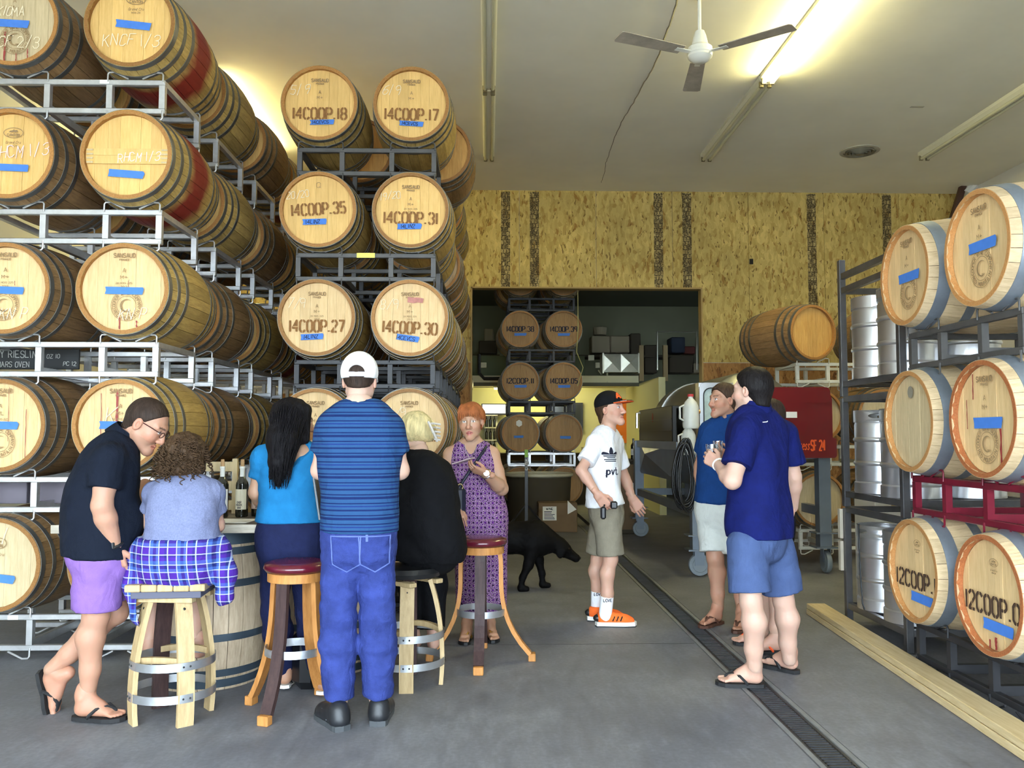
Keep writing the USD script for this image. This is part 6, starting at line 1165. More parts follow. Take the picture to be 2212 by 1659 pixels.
BLO = hairm('blonde', (.62, .50, .25), .4, .5, 45); c, R = J['head'], J['R']; f = Field(c - .2, c + .2, .0055); f.ell(c + R @ np.array([0, -.018, .036]), (.093, .112, .098), R, .02); f.cone(c + R @ np.array([.03, -.09, -.02]), c + R @ np.array([.07, -.075, .02]), .042, .035, .03); f.cut(c + R @ np.array([0, .04, .03]), R @ np.array([0, .9, -.4]), (c + R @ np.array([0, .12, -.02]), .13)); f.cut(c + R @ np.array([0, 0, -.07]), -R[:, 2]); wear('blonde_hair', f, BLO, t, base, .006, (50, 50, 10), 1)
CLIP = plain('claw_clip', (.55, .50, .45), .4); q0 = at(926, 934, 4.88); cl = [tube([q0 + (.012 * k + .02 * math.sin(k), -.012, .05 - .022 * k), q0 + (.035 + .01 * (k % 2), -.045, .05 - .022 * k), q0 + (.065, -.01, .045 - .022 * k)], .006, 6) for k in range(5)] + [tube([q0 + (.0, -.02, .06), q0 + (.03, -.05, .0), q0 + (.05, -.02, -.05)], .008, 6)]
obj('claw_clip', moved(cat_(cl), t=-base), CLIP, t)

# ---- red-haired woman in a purple dress (faces the door)
J = J_(hip=(1036, 1112, 6.08), neck=(1018, 960, 6.06), head=(1018, 913, 6.00), hpR=(1008, 1120, 6.06), hpL=(1060, 1120, 6.08), shR=(975, 982, 6.06), shL=(1062, 982, 6.04), elR=(963, 1055, 6.02), wrR=(985, 1100, 5.86), elL=(1084, 1056, 5.98), wrL=(1048, 1022, 5.76), knR=(1015, 1235, 6.04), anR=(1010, 1345, 6.06), knL=(1052, 1235, 6.08), anL=(1055, 1345, 6.1))
J['R'] = ypr(190, -2, 3); J['backR'] = J['backL'] = Y_; chest = at(1018, 1015, 5.98)
b = dict(hw=.165, hr=.13, ww=.15, wr=.118, rw=.155, rr=.115, sw=.15, sr=.088, nk=.052, hs=.92, fs=.92, arm=dict(up=.056, el=.044, fo=.046, wr=.028), bulge=[(at(1000, 1022, 5.97), .065), (at(1040, 1022, 5.97), .065), (at(1026, 1080, 6.02), .10)])
t, base, fr = figure('red-haired woman in a sleeveless purple patterned dress holding a phone', J, b, S3, dict(s=1.02, hair=(.30, .11, .045), fem=True, lips=(.46, .13, .12), brow=.6), [('L', (-1, -.25, .35), (.1, -.5, -.9), .55), ('R', (.3, -.6, -.6), (0, -.6, .6), .4)], [('R', at(1010, 1362, 6.0) * (1, 1, 0) + (0, 0, .024), (-.1, -1), 0), ('L', at(1056, 1362, 6.05) * (1, 1, 0) + (0, 0, .024), (.2, -1), 0)])
lo, hi = fbox(J, .26); f = Field(lo, hi, .009); add_torso(f, J, b, .012, -.1, .93)
for S in 'LR': f.cone(J['neck'] + (J['sh' + S] - J['neck']) * .45 + (0, 0, -.012), J['neck'] + (J['sh' + S] - J['neck']) * .62 - (0, 0, .03), .058, .062, .03)
zl = [(1036, 1112, .190, .15), (1038, 1180, .175, .15), (1040, 1250, .165, .15), (1040, 1318, .165, .15)]
for (x0, y0_, w0, r0_), (x1, y1_, w1, r1_) in zip(zl[:-1], zl[1:]):
    for u in np.linspace(0, 1, 6): p = at(x0 + (x1 - x0) * u, y0_ + (y1_ - y0_) * u, 6.06); w, r = w0 + (w1 - w0) * u, r0_ + (r1_ - r0_) * u; f.cone(p - X_ * (w - r), p + X_ * (w - r), r, r, .04)
f.cone(at(1016, 962, 5.94), at(1018, 1000, 5.90), .060, .022, .008, True); f.cone(J['neck'] - (0, 0, .005), J['neck'] + (0, 0, .1), .075, .09, .01, True); f.cut(at(1036, 1325, 6.06), -Z_); wear('purple_dress', f, damask(), t, base, .006, (9, 9, 3))
RH = hairm('auburn', (.33, .105, .035), .45, .5, 50); hair_cap(J, 1.02, t, base, RH, .022, .045, -.035, .007, (45, 45, 18), .004)
c, R = J['head'], J['R']; fr_ = []
for i in range(46):
    a = -.062 + .124 * i / 45; p = [c + 1.02 * (R @ np.array(q)) - base for q in ((a * .7 + .01, .045, .128), (a, .085, .105), (a * 1.12, .098, .075), (a * 1.2 + .004 * math.sin(i * 5), .094 - abs(a) * .3, .044 - abs(a) * .55))]; fr_.append(p)
obj('fringe', strands(fr_, .0052, 4, .3), RH, t, True)
for S in fr: W0 = fr[S]; flipflop((lambda p, q, r, W0=W0: W0[0](p * .92, q * .92, r) - base,) + W0[1:], 1 if S == 'R' else -1, BLACK, plain('gold_strap_' + S, (.7, .4, .1), .3, .8), t)
d = nz(J['wrL'] - J['elL']); B_ = basis(d, Z_); wc = J['wrL'] - d * .012; obj('wristwatch', moved(cat_([tube([wc + .032 * (B_[:, 0] * math.cos(a) + B_[:, 2] * math.sin(a)) for a in np.linspace(0, 6.283, 16)[:-1]], .007, 6, True), moved(lathe([(0, 0), (.019, 0), (.019, .008), (0, .009)], 18), rotm(90, (1, 0, 0)), wc + (0.004, -.033, .006))]), t=-base), STEEL, t, 40)
obj('necklace', tube([at(*q) - base for q in ((1004, 962, 5.93), (1008, 980, 5.90), (1016, 992, 5.885), (1024, 980, 5.90), (1030, 962, 5.93))], .002, 5), STEEL, t)
# her bag on its strap, and the phone
t2 = thing('handbag', 'dark handbag on a long strap across the purple dress', 'bag', base); BAG = plain('dark_bag_leather', (.012, .014, .03), .5)
obj('bag_body', moved(bx((0, 0, 0), (.14, .07, .22), .025), t=at(984, 1086, 5.88) - base), BAG, t2); obj('strap', tube([at(*q) - base for q in ((1052, 962, 6.02), (1044, 975, 5.90), (1020, 1010, 5.875), (1000, 1040, 5.87), (988, 1062, 5.87))], .011, 6), BAG, t2, True); obj('ring', tube([at(994, 1052, 5.86) - base + (.018 * math.cos(a), 0, .02 * math.sin(a)) for a in np.linspace(0, 6.283, 15)[:-1]], .004, 6, True), plain('brass_ring', (.7, .55, .25), .3, 1), t2)
ph = bx((0, 0, 0), (.072, .148, .008), .003); ph.apply_transform(rotm(-16, (1, 0, 0))); ph.apply_transform(rotm(62, (0, 0, 1))); t2 = thing('mobile_phone', 'pale mobile phone in the hand of the red-haired woman', 'phone', at(1001, 996, 5.72)); obj('phone_body', ph, plain('phone_back', (.55, .42, .46), .3), t2)
sc = bx((0, 0, .0045), (.064, .128, .001)); sc.apply_transform(rotm(-16, (1, 0, 0))); sc.apply_transform(rotm(62, (0, 0, 1))); obj('phone_screen', sc, BLACK, t2)

# ---- teenager in a white tee and cap (faces +X)
J = J_(hip=(1310, 1112, 6.40), neck=(1310, 932, 6.40), head=(1319, 886, 6.38), hpR=(1312, 1122, 6.31), hpL=(1304, 1122, 6.49), shR=(1288, 957, 6.28), shL=(1326, 957, 6.52), elR=(1255, 1016, 6.18), wrR=(1294, 1072, 6.14), elL=(1350, 1032, 6.60), wrL=(1367, 1078, 6.58), knR=(1319, 1208, 6.32), anR=(1309, 1312, 6.34), knL=(1292, 1206, 6.52), anL=(1290, 1298, 6.56))
J['R'] = ypr(126, 7); J['backR'] = J['backL'] = -X_; J['mid'] = at(1303, 1030, 6.40)
b = dict(hw=.150, hr=.100, ww=.135, wr=.088, rw=.15, rr=.095, sw=.155, sr=.08, nk=.050, leg=dict(th=.075, kn=.052, cf=.052, an=.037), arm=dict(up=.045, el=.037, fo=.038, wr=.026))
t, base, fr = figure('teenager in white t-shirt, khaki shorts and orange running shoes', J, b, S2, dict(s=.99, hair=(.06, .035, .02)), [('R', (.6, .1, -.8), (-.3, -.95, 0), .75), ('L', (.55, -.1, -.8), (-.2, -.9, 0), .45)])
f = shirt(J, b, .020, at(1305, 1092, 6.40), (.12, 0, -1), .70, .03, .058, flare=.04); TS = wear('t_shirt', f, WTEE, t, base, .010, (7, 7, 6))
o_ = at(1338, 990, 6.2) - base; out_ = nz((.78, -.62, 0)); u_ = nz(np.cross(Z_, out_))
leaf = lambda a: aff.rotate(aff.translate(aff.scale(Point(0, 0).buffer(1, 10), .0155, .036), 0, .036), a, origin=(0, 0)); tre = shapely.union_all([leaf(0), leaf(58), leaf(-58)]).intersection(sbox(-.1, .0, .1, .1))
for z in (.006, .018): tre = tre.difference(sbox(-.1, z, .1, z + .005))
tre = shapely.union_all([tre] + [sbox(-.045 + .006 * i, -.012 - .011 * i, .045 - .006 * i, -.006 - .011 * i) for i in range(2)]); decal('shirt_logo', aff.scale(tre, 1.1, 1.1, origin=(0, 0)), INK, t, TS, o_, u_, Z_, out_, label='black trefoil print')
decal('shirt_print', glyph_shapes('pvt.', .050, .5, .008, cap='round', gap=.7), INK, t, TS, o_ - (0, 0, .095) + u_ * .012, u_, Z_, out_)
f = pants(J, b, .022, (at(1308, 1080, 6.40), Z_), .88, .88, .022); wear('shorts', f, KHAKI, t, base, .011, (8, 8, 8))
hair_cap(J, .99, t, base, hairm('teen_brown', (.06, .032, .018)), .012, .035, -.07, .004)
c, R = J['head'], J['R']; f = Field(c - .2, c + .22, .005); f.ell(c + R @ np.array([0, -.012, .052]), (.094, .112, .098), R, .01); f.cut(c + R @ np.array([0, 0, .034]), R @ np.array([0, .10, -1.0])); wear('cap', f, cloth('cap_black', (.006, .006, .007)), t, base, 0, label='black cap with orange brim')
ORC = cloth('cap_orange', (.85, .13, .03), .05); v_ = extr(Polygon([(-.078, 0), (-.08, .06), (-.055, .10), (0, .112), (.055, .10), (.08, .06), (.078, 0)]), .005); T = np.eye(4); T[:3, :3] = R; T[:3, 3] = c + R @ np.array([0, .070, .040]) - base; obj('cap_brim', moved(v_, T), ORC, t); T = T.copy(); T[:3, 3] += R[:, 2] * .0055; obj('brim_top', moved(v_, T), BLACK, t)
lg = glyph_shapes('A', .042, .8, .009); T2 = np.eye(4); T2[:3, 0], T2[:3, 1], T2[:3, 2] = nz(R[:, 0] * .8 - R[:, 1] * .6), nz(R[:, 2] * .94 - R[:, 1] * .3), nz(np.cross(R[:, 0] * .8 - R[:, 1] * .6, R[:, 2])); T2[:3, 3] = c + R @ np.array([.035, .094, .095]) - base; obj('cap_letter', moved(extr(lg, .012), T2), ORC, t)
SOK, SOR, SOW = cloth('sock_white', (.8, .8, .82), .03), cloth('shoe_orange', (.90, .16, .03), .08), plain('shoe_foam_white', (.78, .77, .72), .6)
for S, heel, fd in (('R', at(1290, 1342, 6.36), (1, -.06)), ('L', at(1272, 1326, 6.56), (1, -.3))):
    h0 = heel * (1, 1, 0); y = nz((*fd, 0)); r = np.array([y[1], -y[0], 0]); W_ = lambda p, q, z_: h0 + r * p + y * q + Z_ * z_
    f = Field(h0 - (.33, .33, .03), h0 + (.33, .33, .2), .006); f.cone(W_(0, .04, .06), W_(0, .04, .085), .040, .036, .03); f.cone(W_(0, .05, .055), W_(0, .21, .042), .042, .040, .03); f.cone(W_(0, .06, .085), W_(0, .17, .055), .036, .034, .03); f.cone(W_(0, .21, .042), W_(0, .245, .040), .040, .028, .02); f.cut(W_(0, 0, .032), -Z_); f.cut(W_(0, .0, .105), (-.0, 0, 1)); wear('running_shoe', f, SOR, t, base, .001)
    pl = Polygon([(-.040, .0), (-.044, .1), (-.046, .2), (-.036, .27), (0, .285), (.036, .27), (.046, .2), (.044, .1), (.040, .0), (0, -.012)]).buffer(.004)
    for nm, z0, z1, m_ in (('shoe_midsole', .008, .036, SOW), ('shoe_outsole', 0, .008, BLACK)): sl = extr(pl, z1 - z0); sl.vertices = np.array([W_(a, q, z_ + z0) - base for a, q, z_ in sl.vertices]); obj(nm, sl, m_, t)
    obj('shoe_stripe', cat_([tube([W_(q * .046, .11 + .028 * k, .045) - base, W_(q * .040, .125 + .028 * k, .078) - base], .0045, 5) for q in (-1, 1) for k in range(3)]), BLACK, t); obj('heel_counter', moved(trimesh.creation.icosphere(2, 1), np.diag([.042, .03, .03, 1]), W_(0, .012, .058) - base), BLACK, t, True)
    a_ = J['an' + S]; f = Field(a_ - .18, a_ + .22, .007); d = nz(J['kn' + S] - a_); f.cone(a_ - d * .06, a_ + d * .085, .047, .049, .01); f.cut(a_ + d * .085, d); wear('sock', f, SOK, t, base, .001)
    decal_o = a_ + d * .06 - base
    obj('sock_print', moved(face(lettering('LOVE', .020, .6, .004, .0006)), rotm(8, (0, 0, 1)), decal_o + (.0, -.0495, 0)), INK, t)
obj('keys', moved(cat_([bx(at(1303, 1108, 6.08), (.04, .02, .09), .012), bx(at(1326, 1091, 6.12), (.05, .03, .055), .01), tube([at(1306, 1090, 6.1), at(1304, 1098, 6.09)], .006, 6)]), t=-base), BLACK, t, label='black key fob and clip held in the hand')

# ---- man in a royal blue polo and pale shorts (faces the drain)
J = J_(hip=(1560, 1105, 6.35), neck=(1571, 912, 6.36), head=(1562, 866, 6.34), hpR=(1538, 1120, 6.40), hpL=(1584, 1120, 6.30), shR=(1532, 932, 6.42), shL=(1610, 932, 6.28), elR=(1512, 1008, 6.46), wrR=(1513, 1066, 6.42), elL=(1620, 1010, 6.18), wrL=(1572, 985, 6.05), knR=(1545, 1205, 6.34), anR=(1552, 1312, 6.40), knL=(1598, 1205, 6.28), anL=(1602, 1318, 6.30))
J['R'] = ypr(248, 0); J['backR'] = J['backL'] = nz((.6, .8, 0))
b = dict(hw=.18, hr=.125, ww=.175, wr=.125, rw=.18, rr=.12, sw=.18, sr=.10, nk=.060, leg=dict(th=.092, kn=.060, cf=.062, an=.040))
t, base, fr = figure('man in royal blue polo and pale shorts listening at the press', J, b, S1, dict(s=1.03, hair=(.07, .04, .025), stubble=.08), [('R', (.1, -.1, -1), (-.8, -.3, 0), .4), ('L', (-.8, -.3, .4), (.3, -.3, -.8), .9)], [('R', at(1556, 1338, 6.42) * (1, 1, 0) + (0, 0, .022), (-.72, -.6), 0), ('L', at(1604, 1345, 6.30) * (1, 1, 0) + (0, 0, .022), (-.4, -.9), 0)])
f = shirt(J, b, .018, at(1560, 1086, 6.35), -Z_, .62, .024, .066, flare=.04); wear('polo_shirt', f, ROYAL, t, base, .011, (7, 7, 5))
collar(J, t, base, ROYAL, .070)
f = pants(J, b, .020, (at(1560, 1070, 6.35), Z_), .84, .84, .024); wear('shorts', f, STONE, t, base, .010, (7, 7, 8))
hair_cap(J, 1.03, t, base, hairm('brown', (.055, .032, .02)), .013, .045, -.045, .004, front=.006)
for S in fr: W0 = fr[S]; flipflop((lambda p, q, r, W0=W0: W0[0](p, q, r) - base,) + W0[1:], 1 if S == 'R' else -1, FLIPB, FLIPB, t)

# ---- man in a deep navy polo and slate shorts (back half turned)
J = J_(hip=(1641, 1150, 4.86), neck=(1632, 892, 4.88), head=(1624, 845, 4.87), hpR=(1674, 1178, 4.96), hpL=(1612, 1178, 4.78), shR=(1694, 938, 4.99), shL=(1611, 934, 4.74), elR=(1713, 1030, 5.02), wrR=(1712, 1096, 5.12), elL=(1582, 1038, 4.66), wrL=(1552, 1002, 4.86), knR=(1692, 1296, 4.98), anR=(1705, 1424, 5.06), knL=(1622, 1298, 4.73), anL=(1630, 1442, 4.80))
J['R'] = ypr(-42, 0); J['backR'] = J['backL'] = nz((.5, -.85, 0))
b = dict(hw=.150, hr=.118, ww=.150, wr=.118, rw=.166, rr=.120, sw=.175, sr=.100, nk=.062, leg=dict(th=.086, kn=.058, cf=.065, an=.040), arm=dict(up=.060, el=.047, fo=.049, wr=.032))
t, base, fr = figure('dark-haired man in navy polo and slate shorts holding a wine glass', J, b, S4, dict(s=1.05, hair=(.014, .012, .012)), [('L', (-.45, .55, .35), (-.55, -.8, .0), .75), ('R', (-.1, .2, -1), (.8, -.3, 0), .4)], [('L', at(1648, 1478, 4.81) * (1, 1, 0) + (0, 0, .022), (-.97, .2), 0), ('R', at(1722, 1453, 5.07) * (1, 1, 0) + (0, 0, .022), (-.62, .78), 0)])
f = shirt(J, b, .022, at(1640, 1160, 4.86), -Z_, .70, .030, .062, flare=.06); PS = wear('polo_shirt', f, NAVYP, t, base, .013, (8, 8, 4))
decal('collar_logo', LineString([(-.025, 0), (.01, .002), (.025, .006)]).buffer(.0025), PAPER, t, PS, at(1657, 912, 4.72) - base, nz((.85, .5, 0)), Z_, nz((.5, -.85, 0)))
collar(J, t, base, NAVYP, .074)
f = pants(J, b, .022, (at(1640, 1120, 4.86), Z_), .86, .84, .026); wear('shorts', f, SLATE, t, base, .010, (6, 6, 8))
hair_cap(J, 1.05, t, base, hairm('near_black', (.010, .008, .008), .4), .014, .045, -.065, .003)
for S in fr: W0 = fr[S]; flipflop((lambda p, q, r, W0=W0: W0[0](p, q, r) - base,) + W0[1:], 1 if S == 'R' else -1, FLIP, FLIP, t)
d = nz(J['wrL'] - J['elL']); B_ = basis(d, Z_); wc = J['wrL'] - d * .01; obj('bracelet', moved(tube([wc + .036 * (B_[:, 0] * math.cos(a) + B_[:, 2] * math.sin(a)) for a in np.linspace(0, 6.283, 16)[:-1]], .006, 6, True), t=-base), PAPER, t)
CLEAR = mat('clear_glass', {'t': ('transparent_bsdf', {'color': (.93, .95, .96)}), 'g': ('glossy_bsdf', {'color': (1, 1, 1), 'roughness': .03}), 'f': ('layer_weight', {'blend': .25}), 'k': ('math', {'math_type': 'multiply_add', 'value2': .55, 'value3': .05}), 'm': ('mix_closure', {})}, [('f.facing', 'k.value1'), ('k.value', 'm.fac'), ('t.BSDF', 'm.closure1'), ('g.BSDF', 'm.closure2')], 'm.closure')
for (px, py, Y, lb) in ((1538, 972, 4.94, 'clear tumbler held by the man in the deep navy polo'), (1551, 961, 5.98, 'clear stemless glass held by the man in the royal blue polo')):
    t2 = thing('wine_glass', lb, 'glass', at(px, py + 8, Y)); obj('glass_bowl', lathe([(0, -.045), (.028, -.045), (.034, .0), (.036, .055), (.034, .055), (.032, .0), (.026, -.04), (0, -.04)], 24), CLEAR, t2, True)
# ---- person behind the two men, only the legs show
J = J_(hip=(1668, 1150, 5.62), neck=(1664, 935, 5.60), head=(1660, 900, 5.62), hpR=(1676, 1160, 5.54), hpL=(1660, 1160, 5.70), shR=(1672, 962, 5.44), shL=(1660, 962, 5.76), elR=(1682, 1040, 5.42), wrR=(1672, 1090, 5.45), elL=(1662, 1040, 5.78), wrL=(1655, 1090, 5.72), knR=(1674, 1265, 5.54), anR=(1678, 1388, 5.54), knL=(1654, 1265, 5.72), anL=(1650, 1366, 5.76))
J['R'] = ypr(268, 0); J['backR'] = J['backL'] = X_
b = dict(hw=.15, hr=.11, ww=.13, wr=.10, rw=.14, rr=.10, sw=.145, sr=.08, nk=.046, hs=.9, fs=.92, leg=dict(th=.078, kn=.052, cf=.050, an=.034))
t, base, fr = figure('person with orange flip-flops standing behind the man in navy polo', J, b, S4, dict(s=.9, hair=(.08, .05, .03), fem=True), [('R', (0, 0, -1), (.5, -.8, 0), .4), ('L', (0, 0, -1), (0, .9, 0), .4)], [('R', at(1690, 1412, 5.54) * (1, 1, 0) + (0, 0, .022), (-1, -.05), 0), ('L', at(1655, 1388, 5.76) * (1, 1, 0) + (0, 0, .022), (-1, .05), 0)])
f = shirt(J, b, .016, at(1668, 1145, 5.62), -Z_, .7, .02, .056); wear('dark_top', f, BLK, t, base, .004); f = pants(J, b, .018, (at(1668, 1120, 5.62), Z_), .80, .80, .02); wear('dark_shorts', f, BLK, t, base, .004); hair_cap(J, .9, t, base, HD, .015, .035, -.06)
for S in fr: W0 = fr[S]; flipflop((lambda p, q, r, W0=W0: W0[0](p * .92, q * .92, r) - base,) + W0[1:], 1 if S == 'R' else -1, FLIP, FLIPO, t)

# ---- black dog walking (faces +X)
dg = at(1110, 1268, 7.85) * (1, 1, 0); t = thing('dog', 'black dog walking with lowered head behind the purple dress', 'dog', dg); D_ = lambda x, y, z: dg + (x, y, z)
f = Field(dg - (.75, .35, .02), dg + (.75, .35, .9), .0085)
f.cone(D_(-.30, 0, .47), D_(-.05, 0, .46), .125, .125, .06); f.cone(D_(-.05, 0, .46), D_(.18, 0, .45), .125, .150, .06); f.cone(D_(.18, 0, .45), D_(.24, 0, .43), .150, .125, .05); f.cone(D_(-.25, 0, .50), D_(.2, 0, .53), .085, .085, .05)
f.cone(D_(.22, 0, .50), D_(.40, -.01, .40), .105, .080, .05); f.ell(D_(.445, -.012, .365), (.085, .072, .070), ypr(90, -25), .03); f.cone(D_(.47, -.015, .345), D_(.565, -.018, .285), .052, .036, .03); f.cone(D_(.50, -.016, .315), D_(.555, -.018, .272), .030, .022, .02)
for q in (-1, 1): f.ell(D_(.415, -.012 + q * .075, .345), (.040, .014, .055), np.eye(3), .015)
def dleg(a, fore):
    for (p, q), (r0, r1) in zip(zip(a[:-1], a[1:]), ((.072, .045), (.043, .028), (.028, .026)) if fore else ((.090, .055), (.050, .030), (.030, .026))): f.cone(D_(*p), D_(*q), r0, r1, .025)
    x, y, z = a[-1]; f.cone(D_(x, y, .028), D_(x + .055, y, .024), .030, .024, .02)
dleg([(.16, -.09, .40), (.13, -.09, .24), (.075, -.09, .12), (.06, -.09, .035)], True); dleg([(.19, .09, .40), (.23, .09, .26), (.26, .09, .13), (.265, .09, .035)], True)
dleg([(-.30, -.09, .42), (-.26, -.09, .26), (-.36, -.09, .17), (-.35, -.09, .035)], False); dleg([(-.30, .09, .42), (-.22, .09, .26), (-.28, .09, .16), (-.24, .09, .035)], False)
for p, q, a, b_ in (((-.40, 0, .50), (-.52, 0, .44), .035, .03), ((-.52, 0, .44), (-.66, 0, .38), .03, .015)): f.cone(D_(*p), D_(*q), a, b_, .03)
m = f.mesh(2); wrinkle(m, .004, (30, 60, 30)); m.apply_translation(-dg); obj('body', m, plain('black_fur', (.0035, .003, .003), .7, var=.4, scale=60, spec=.12), t, True)
obj('nose', moved(trimesh.creation.icosphere(2, .017), t=(.592, -.018, .285)), BLACK, t, True); obj('eye', cat_([moved(trimesh.creation.icosphere(2, .011), t=(.492, -.012 + q * .052, .375)) for q in (-1, 1)]), plain('dog_eye', (.03, .015, .006), .1), t, True)
# ------------------------------------------------ tasting bar: upright barrel, top, stools, bottles
bc = np.array([-1.62, 5.10, 0]); t = thing('barrel_table', 'upright whitened oak barrel carrying the bar top', 'barrel', bc); Hb = .87; rr_ = lambda z: .345 - .05 * (2 * z / Hb - 1) ** 2
for i in range(26):
    a, c_ = 2 * np.pi * i / 26 + .005, 2 * np.pi * (i + 1) / 26 - .005; V, F = [], []
    for z in np.linspace(0, Hb, 8):
        R = rr_(z); V += [(R * math.cos(q), R * math.sin(q), z) for q in (a, (a + c_) / 2, c_)] + [((R - .026) * math.cos(q), (R - .026) * math.sin(q), z) for q in (c_, a)]
    for k in range(7):
        for j in range(5): p, q = k * 5 + j, k * 5 + (j + 1) % 5; F += [[p, q, q + 5], [p, q + 5, p + 5]]
    e = len(V) - 5; F += [[2, 1, 0], [3, 2, 0], [4, 3, 0], [e, e + 1, e + 2], [e, e + 2, e + 3], [e, e + 3, e + 4]]
    obj('stave', trimesh.Trimesh(V, F, process=False), wood('stave_whitened', (.36, .265, .17), (.58, .46, .32), (12, 12, 1.5), rnd=.12) if i == 0 else UsdShade.Material.Get(stage, '/World/Looks/stave_whitened'), t)
TH = plain('blue_black_hoop', (.06, .085, .11), .5, .5, var=.2)
for z0, z1 in ((.015, .06), (.075, .115), (.27, .31), (.56, .60), (.735, .775), (.79, .855)):
    zz = np.linspace(z0, z1, 3); obj('hoop', lathe([(rr_(z0), z0)] + [(rr_(z) + .003, z) for z in zz] + [(rr_(z1), z1)], 56), TH, t, 35)
obj('bung', moved(trimesh.creation.cylinder(.028, .02, sections=16), rotm(90, (1, 0, 0)), (.05, -.342, .47)), BLACK, t); obj('barrel_head', moved(trimesh.creation.cylinder(.29, .02, sections=40), t=(0, 0, Hb - .03)), STAVE['grey'], t)
TOPM = wood('bar_top_wood', (.06, .045, .03), (.13, .10, .065), (1.2, 12, 12), rough=.3, rnd=.1); t = thing('bar_counter', 'thick dark wooden bar top with a pale worn edge', 'table', (0, 0, 0))
for i in range(4): obj('plank', bx2((-2.35, 4.74 + .19 * i, .872), (-.55, 4.74 + .19 * (i + 1) - .003, .912), .003), TOPM, t)
obj('edge_board', bx2((-2.36, 4.722, .868), (-.54, 4.738, .914), .003), wood('bar_edge_wood', (.30, .26, .20), (.52, .47, .38), (1.2, 12, 12), rnd=.05), t)
# its second support
t = copy_of(stage.GetPrimAtPath('/World/barrel_table'), 'barrel_table', 'upright whitened oak barrel at the hidden end of the bar', 'barrel', (-1.0, 5.36, 0), 70, None)
LABC = plain('cream_label', (.72, .66, .50), .8, var=.05, scale=20)
for i, (px, py, Y, lb) in enumerate(((479, 1111, 5.20, 'wine bottle with cork and pale label, by the seated woman, on the bar'), (522, 1110, 5.20, 'wine bottle with cork and cream label, middle of the bar'), (556, 1109, 5.25, 'wine bottle with rosy label half behind the turquoise top'))):
    q = at(px, py, Y); t = thing('wine_bottle', lb, 'bottle', (q[0], Y, .912), (8, -10, 12)[i], 'open bottles on the bar')
    obj('bottle_body', lathe(bottle_prof(), 22), BOTTLE, t, 40); lm = (PAPER, LABC, plain('rosy_label', (.66, .46, .36), .8))[i]
    ang = np.linspace(-2.75, -.39, 20); V = [(.0378 * math.cos(a), .0378 * math.sin(a), z) for z in (.045, .165) for a in ang]; F = [[k, k + 1, 21 + k] for k in range(19)] + [[k, 21 + k, 20 + k] for k in range(19)]
    obj('label', trimesh.Trimesh(V, F, process=False), lm, t, True); obj('capsule', lathe([(.0142, .232), (.0145, .286), (.0162, .287), (.0162, .299), (.0145, .3), (0, .301)], 16), WHITE, t, 40); obj('cork', lathe([(.011, .30), (.0115, .325), (.010, .342), (0, .343)], 14), plain('cork', (.45, .27, .13), .9) if i == 0 else UsdShade.Material.Get(stage, '/World/Looks/cork'), t, 40)
    for k, (tx, z, h) in enumerate((('BAR', .088, .013), ('MARK', .072, .013), ('2012', .056, .009))):
        g = glyph_shapes(tx, h, .55, .0022, cap='round'); v, f = trimesh.remesh.subdivide_to_size(*[(m.vertices, m.faces) for m in [extr(g, .0003)]][0], .008); a = -1.571 + v[:, 0] / .0382
        obj('label_print', trimesh.Trimesh(np.column_stack([(.0381 + v[:, 2]) * np.cos(a), (.0381 + v[:, 2]) * np.sin(a), z + v[:, 1]]), f, process=False), INK, t)
o = obj('tasting_menu', moved(bx((0, 0, .001), (.30, .22, .0016)), rotm(-6, (0, 0, 1)), at(492, 1122, 4.95) * (1, 1, 0) + (0, 0, .912)), PAPER); tag(o, 'white tasting sheet lying on the bar', 'paper')
t = thing('wooden_crate', 'pale wooden bottle crate at the back of the bar', 'crate', (-1.78, 5.42, .912))
for x in (-.2, .2): obj('crate_post', bx((x, 0, .17), (.03, .03, .34)), HEAD['tan'], t)
for z in (.05, .17, .29): obj('crate_slat', bx((0, .02, z), (.43, .012, .06)), HEAD['tan'], t)
# ---- stools made of barrel staves
OAK, DOAK, ORW = wood('stool_oak', (.40, .28, .135), (.58, .43, .23), (10, 10, 1.6), rnd=.1), wood('wine_dark_stave', (.035, .018, .018), (.075, .04, .036), (10, 10, 1.6), rnd=.2), wood('stool_orange_oak', (.38, .15, .035), (.55, .25, .07), (10, 10, 1.8), rnd=.1)
RING = plain('stool_ring_steel', (.58, .60, .62), .35, .85, var=.15, scale=9); MARO = plain('maroon_vinyl', (.10, .008, .018), .22, var=.1, coat=.4)
def stave_leg(pts, w, th, tang):
    """A bent stave: pts from top to floor, w wide along tang, th thick."""
    P0 = np.array(pts, float); u = np.linspace(0, 1, 12); k = np.linspace(0, 1, len(P0)); from scipy.interpolate import CubicSpline; C = CubicSpline(k, P0)(u); d = np.gradient(C, axis=0); V, F = [], []; tg = nz(tang)
    for p, q in zip(C, d):
        n_ = nz(np.cross(q, tg)); 
        for a, c_ in ((-1, -1), (1, -1), (1, 1), (-1, 1)): V.append(p + tg * a * w / 2 + n_ * c_ * th / 2)
    for i in range(11):
        for j in range(4): p, q = i * 4 + j, i * 4 + (j + 1) % 4; F += [[p, p + 4, q + 4], [p, q + 4, q]]
    e = len(V) - 4; F += [[0, 1, 2], [0, 2, 3], [e + 2, e + 1, e], [e + 3, e + 2, e]]
    m = trimesh.Trimesh(V, F, process=False)
    if m.volume < 0: m.invert()
    return m
SR = rotm(11, (0, 0, 1))
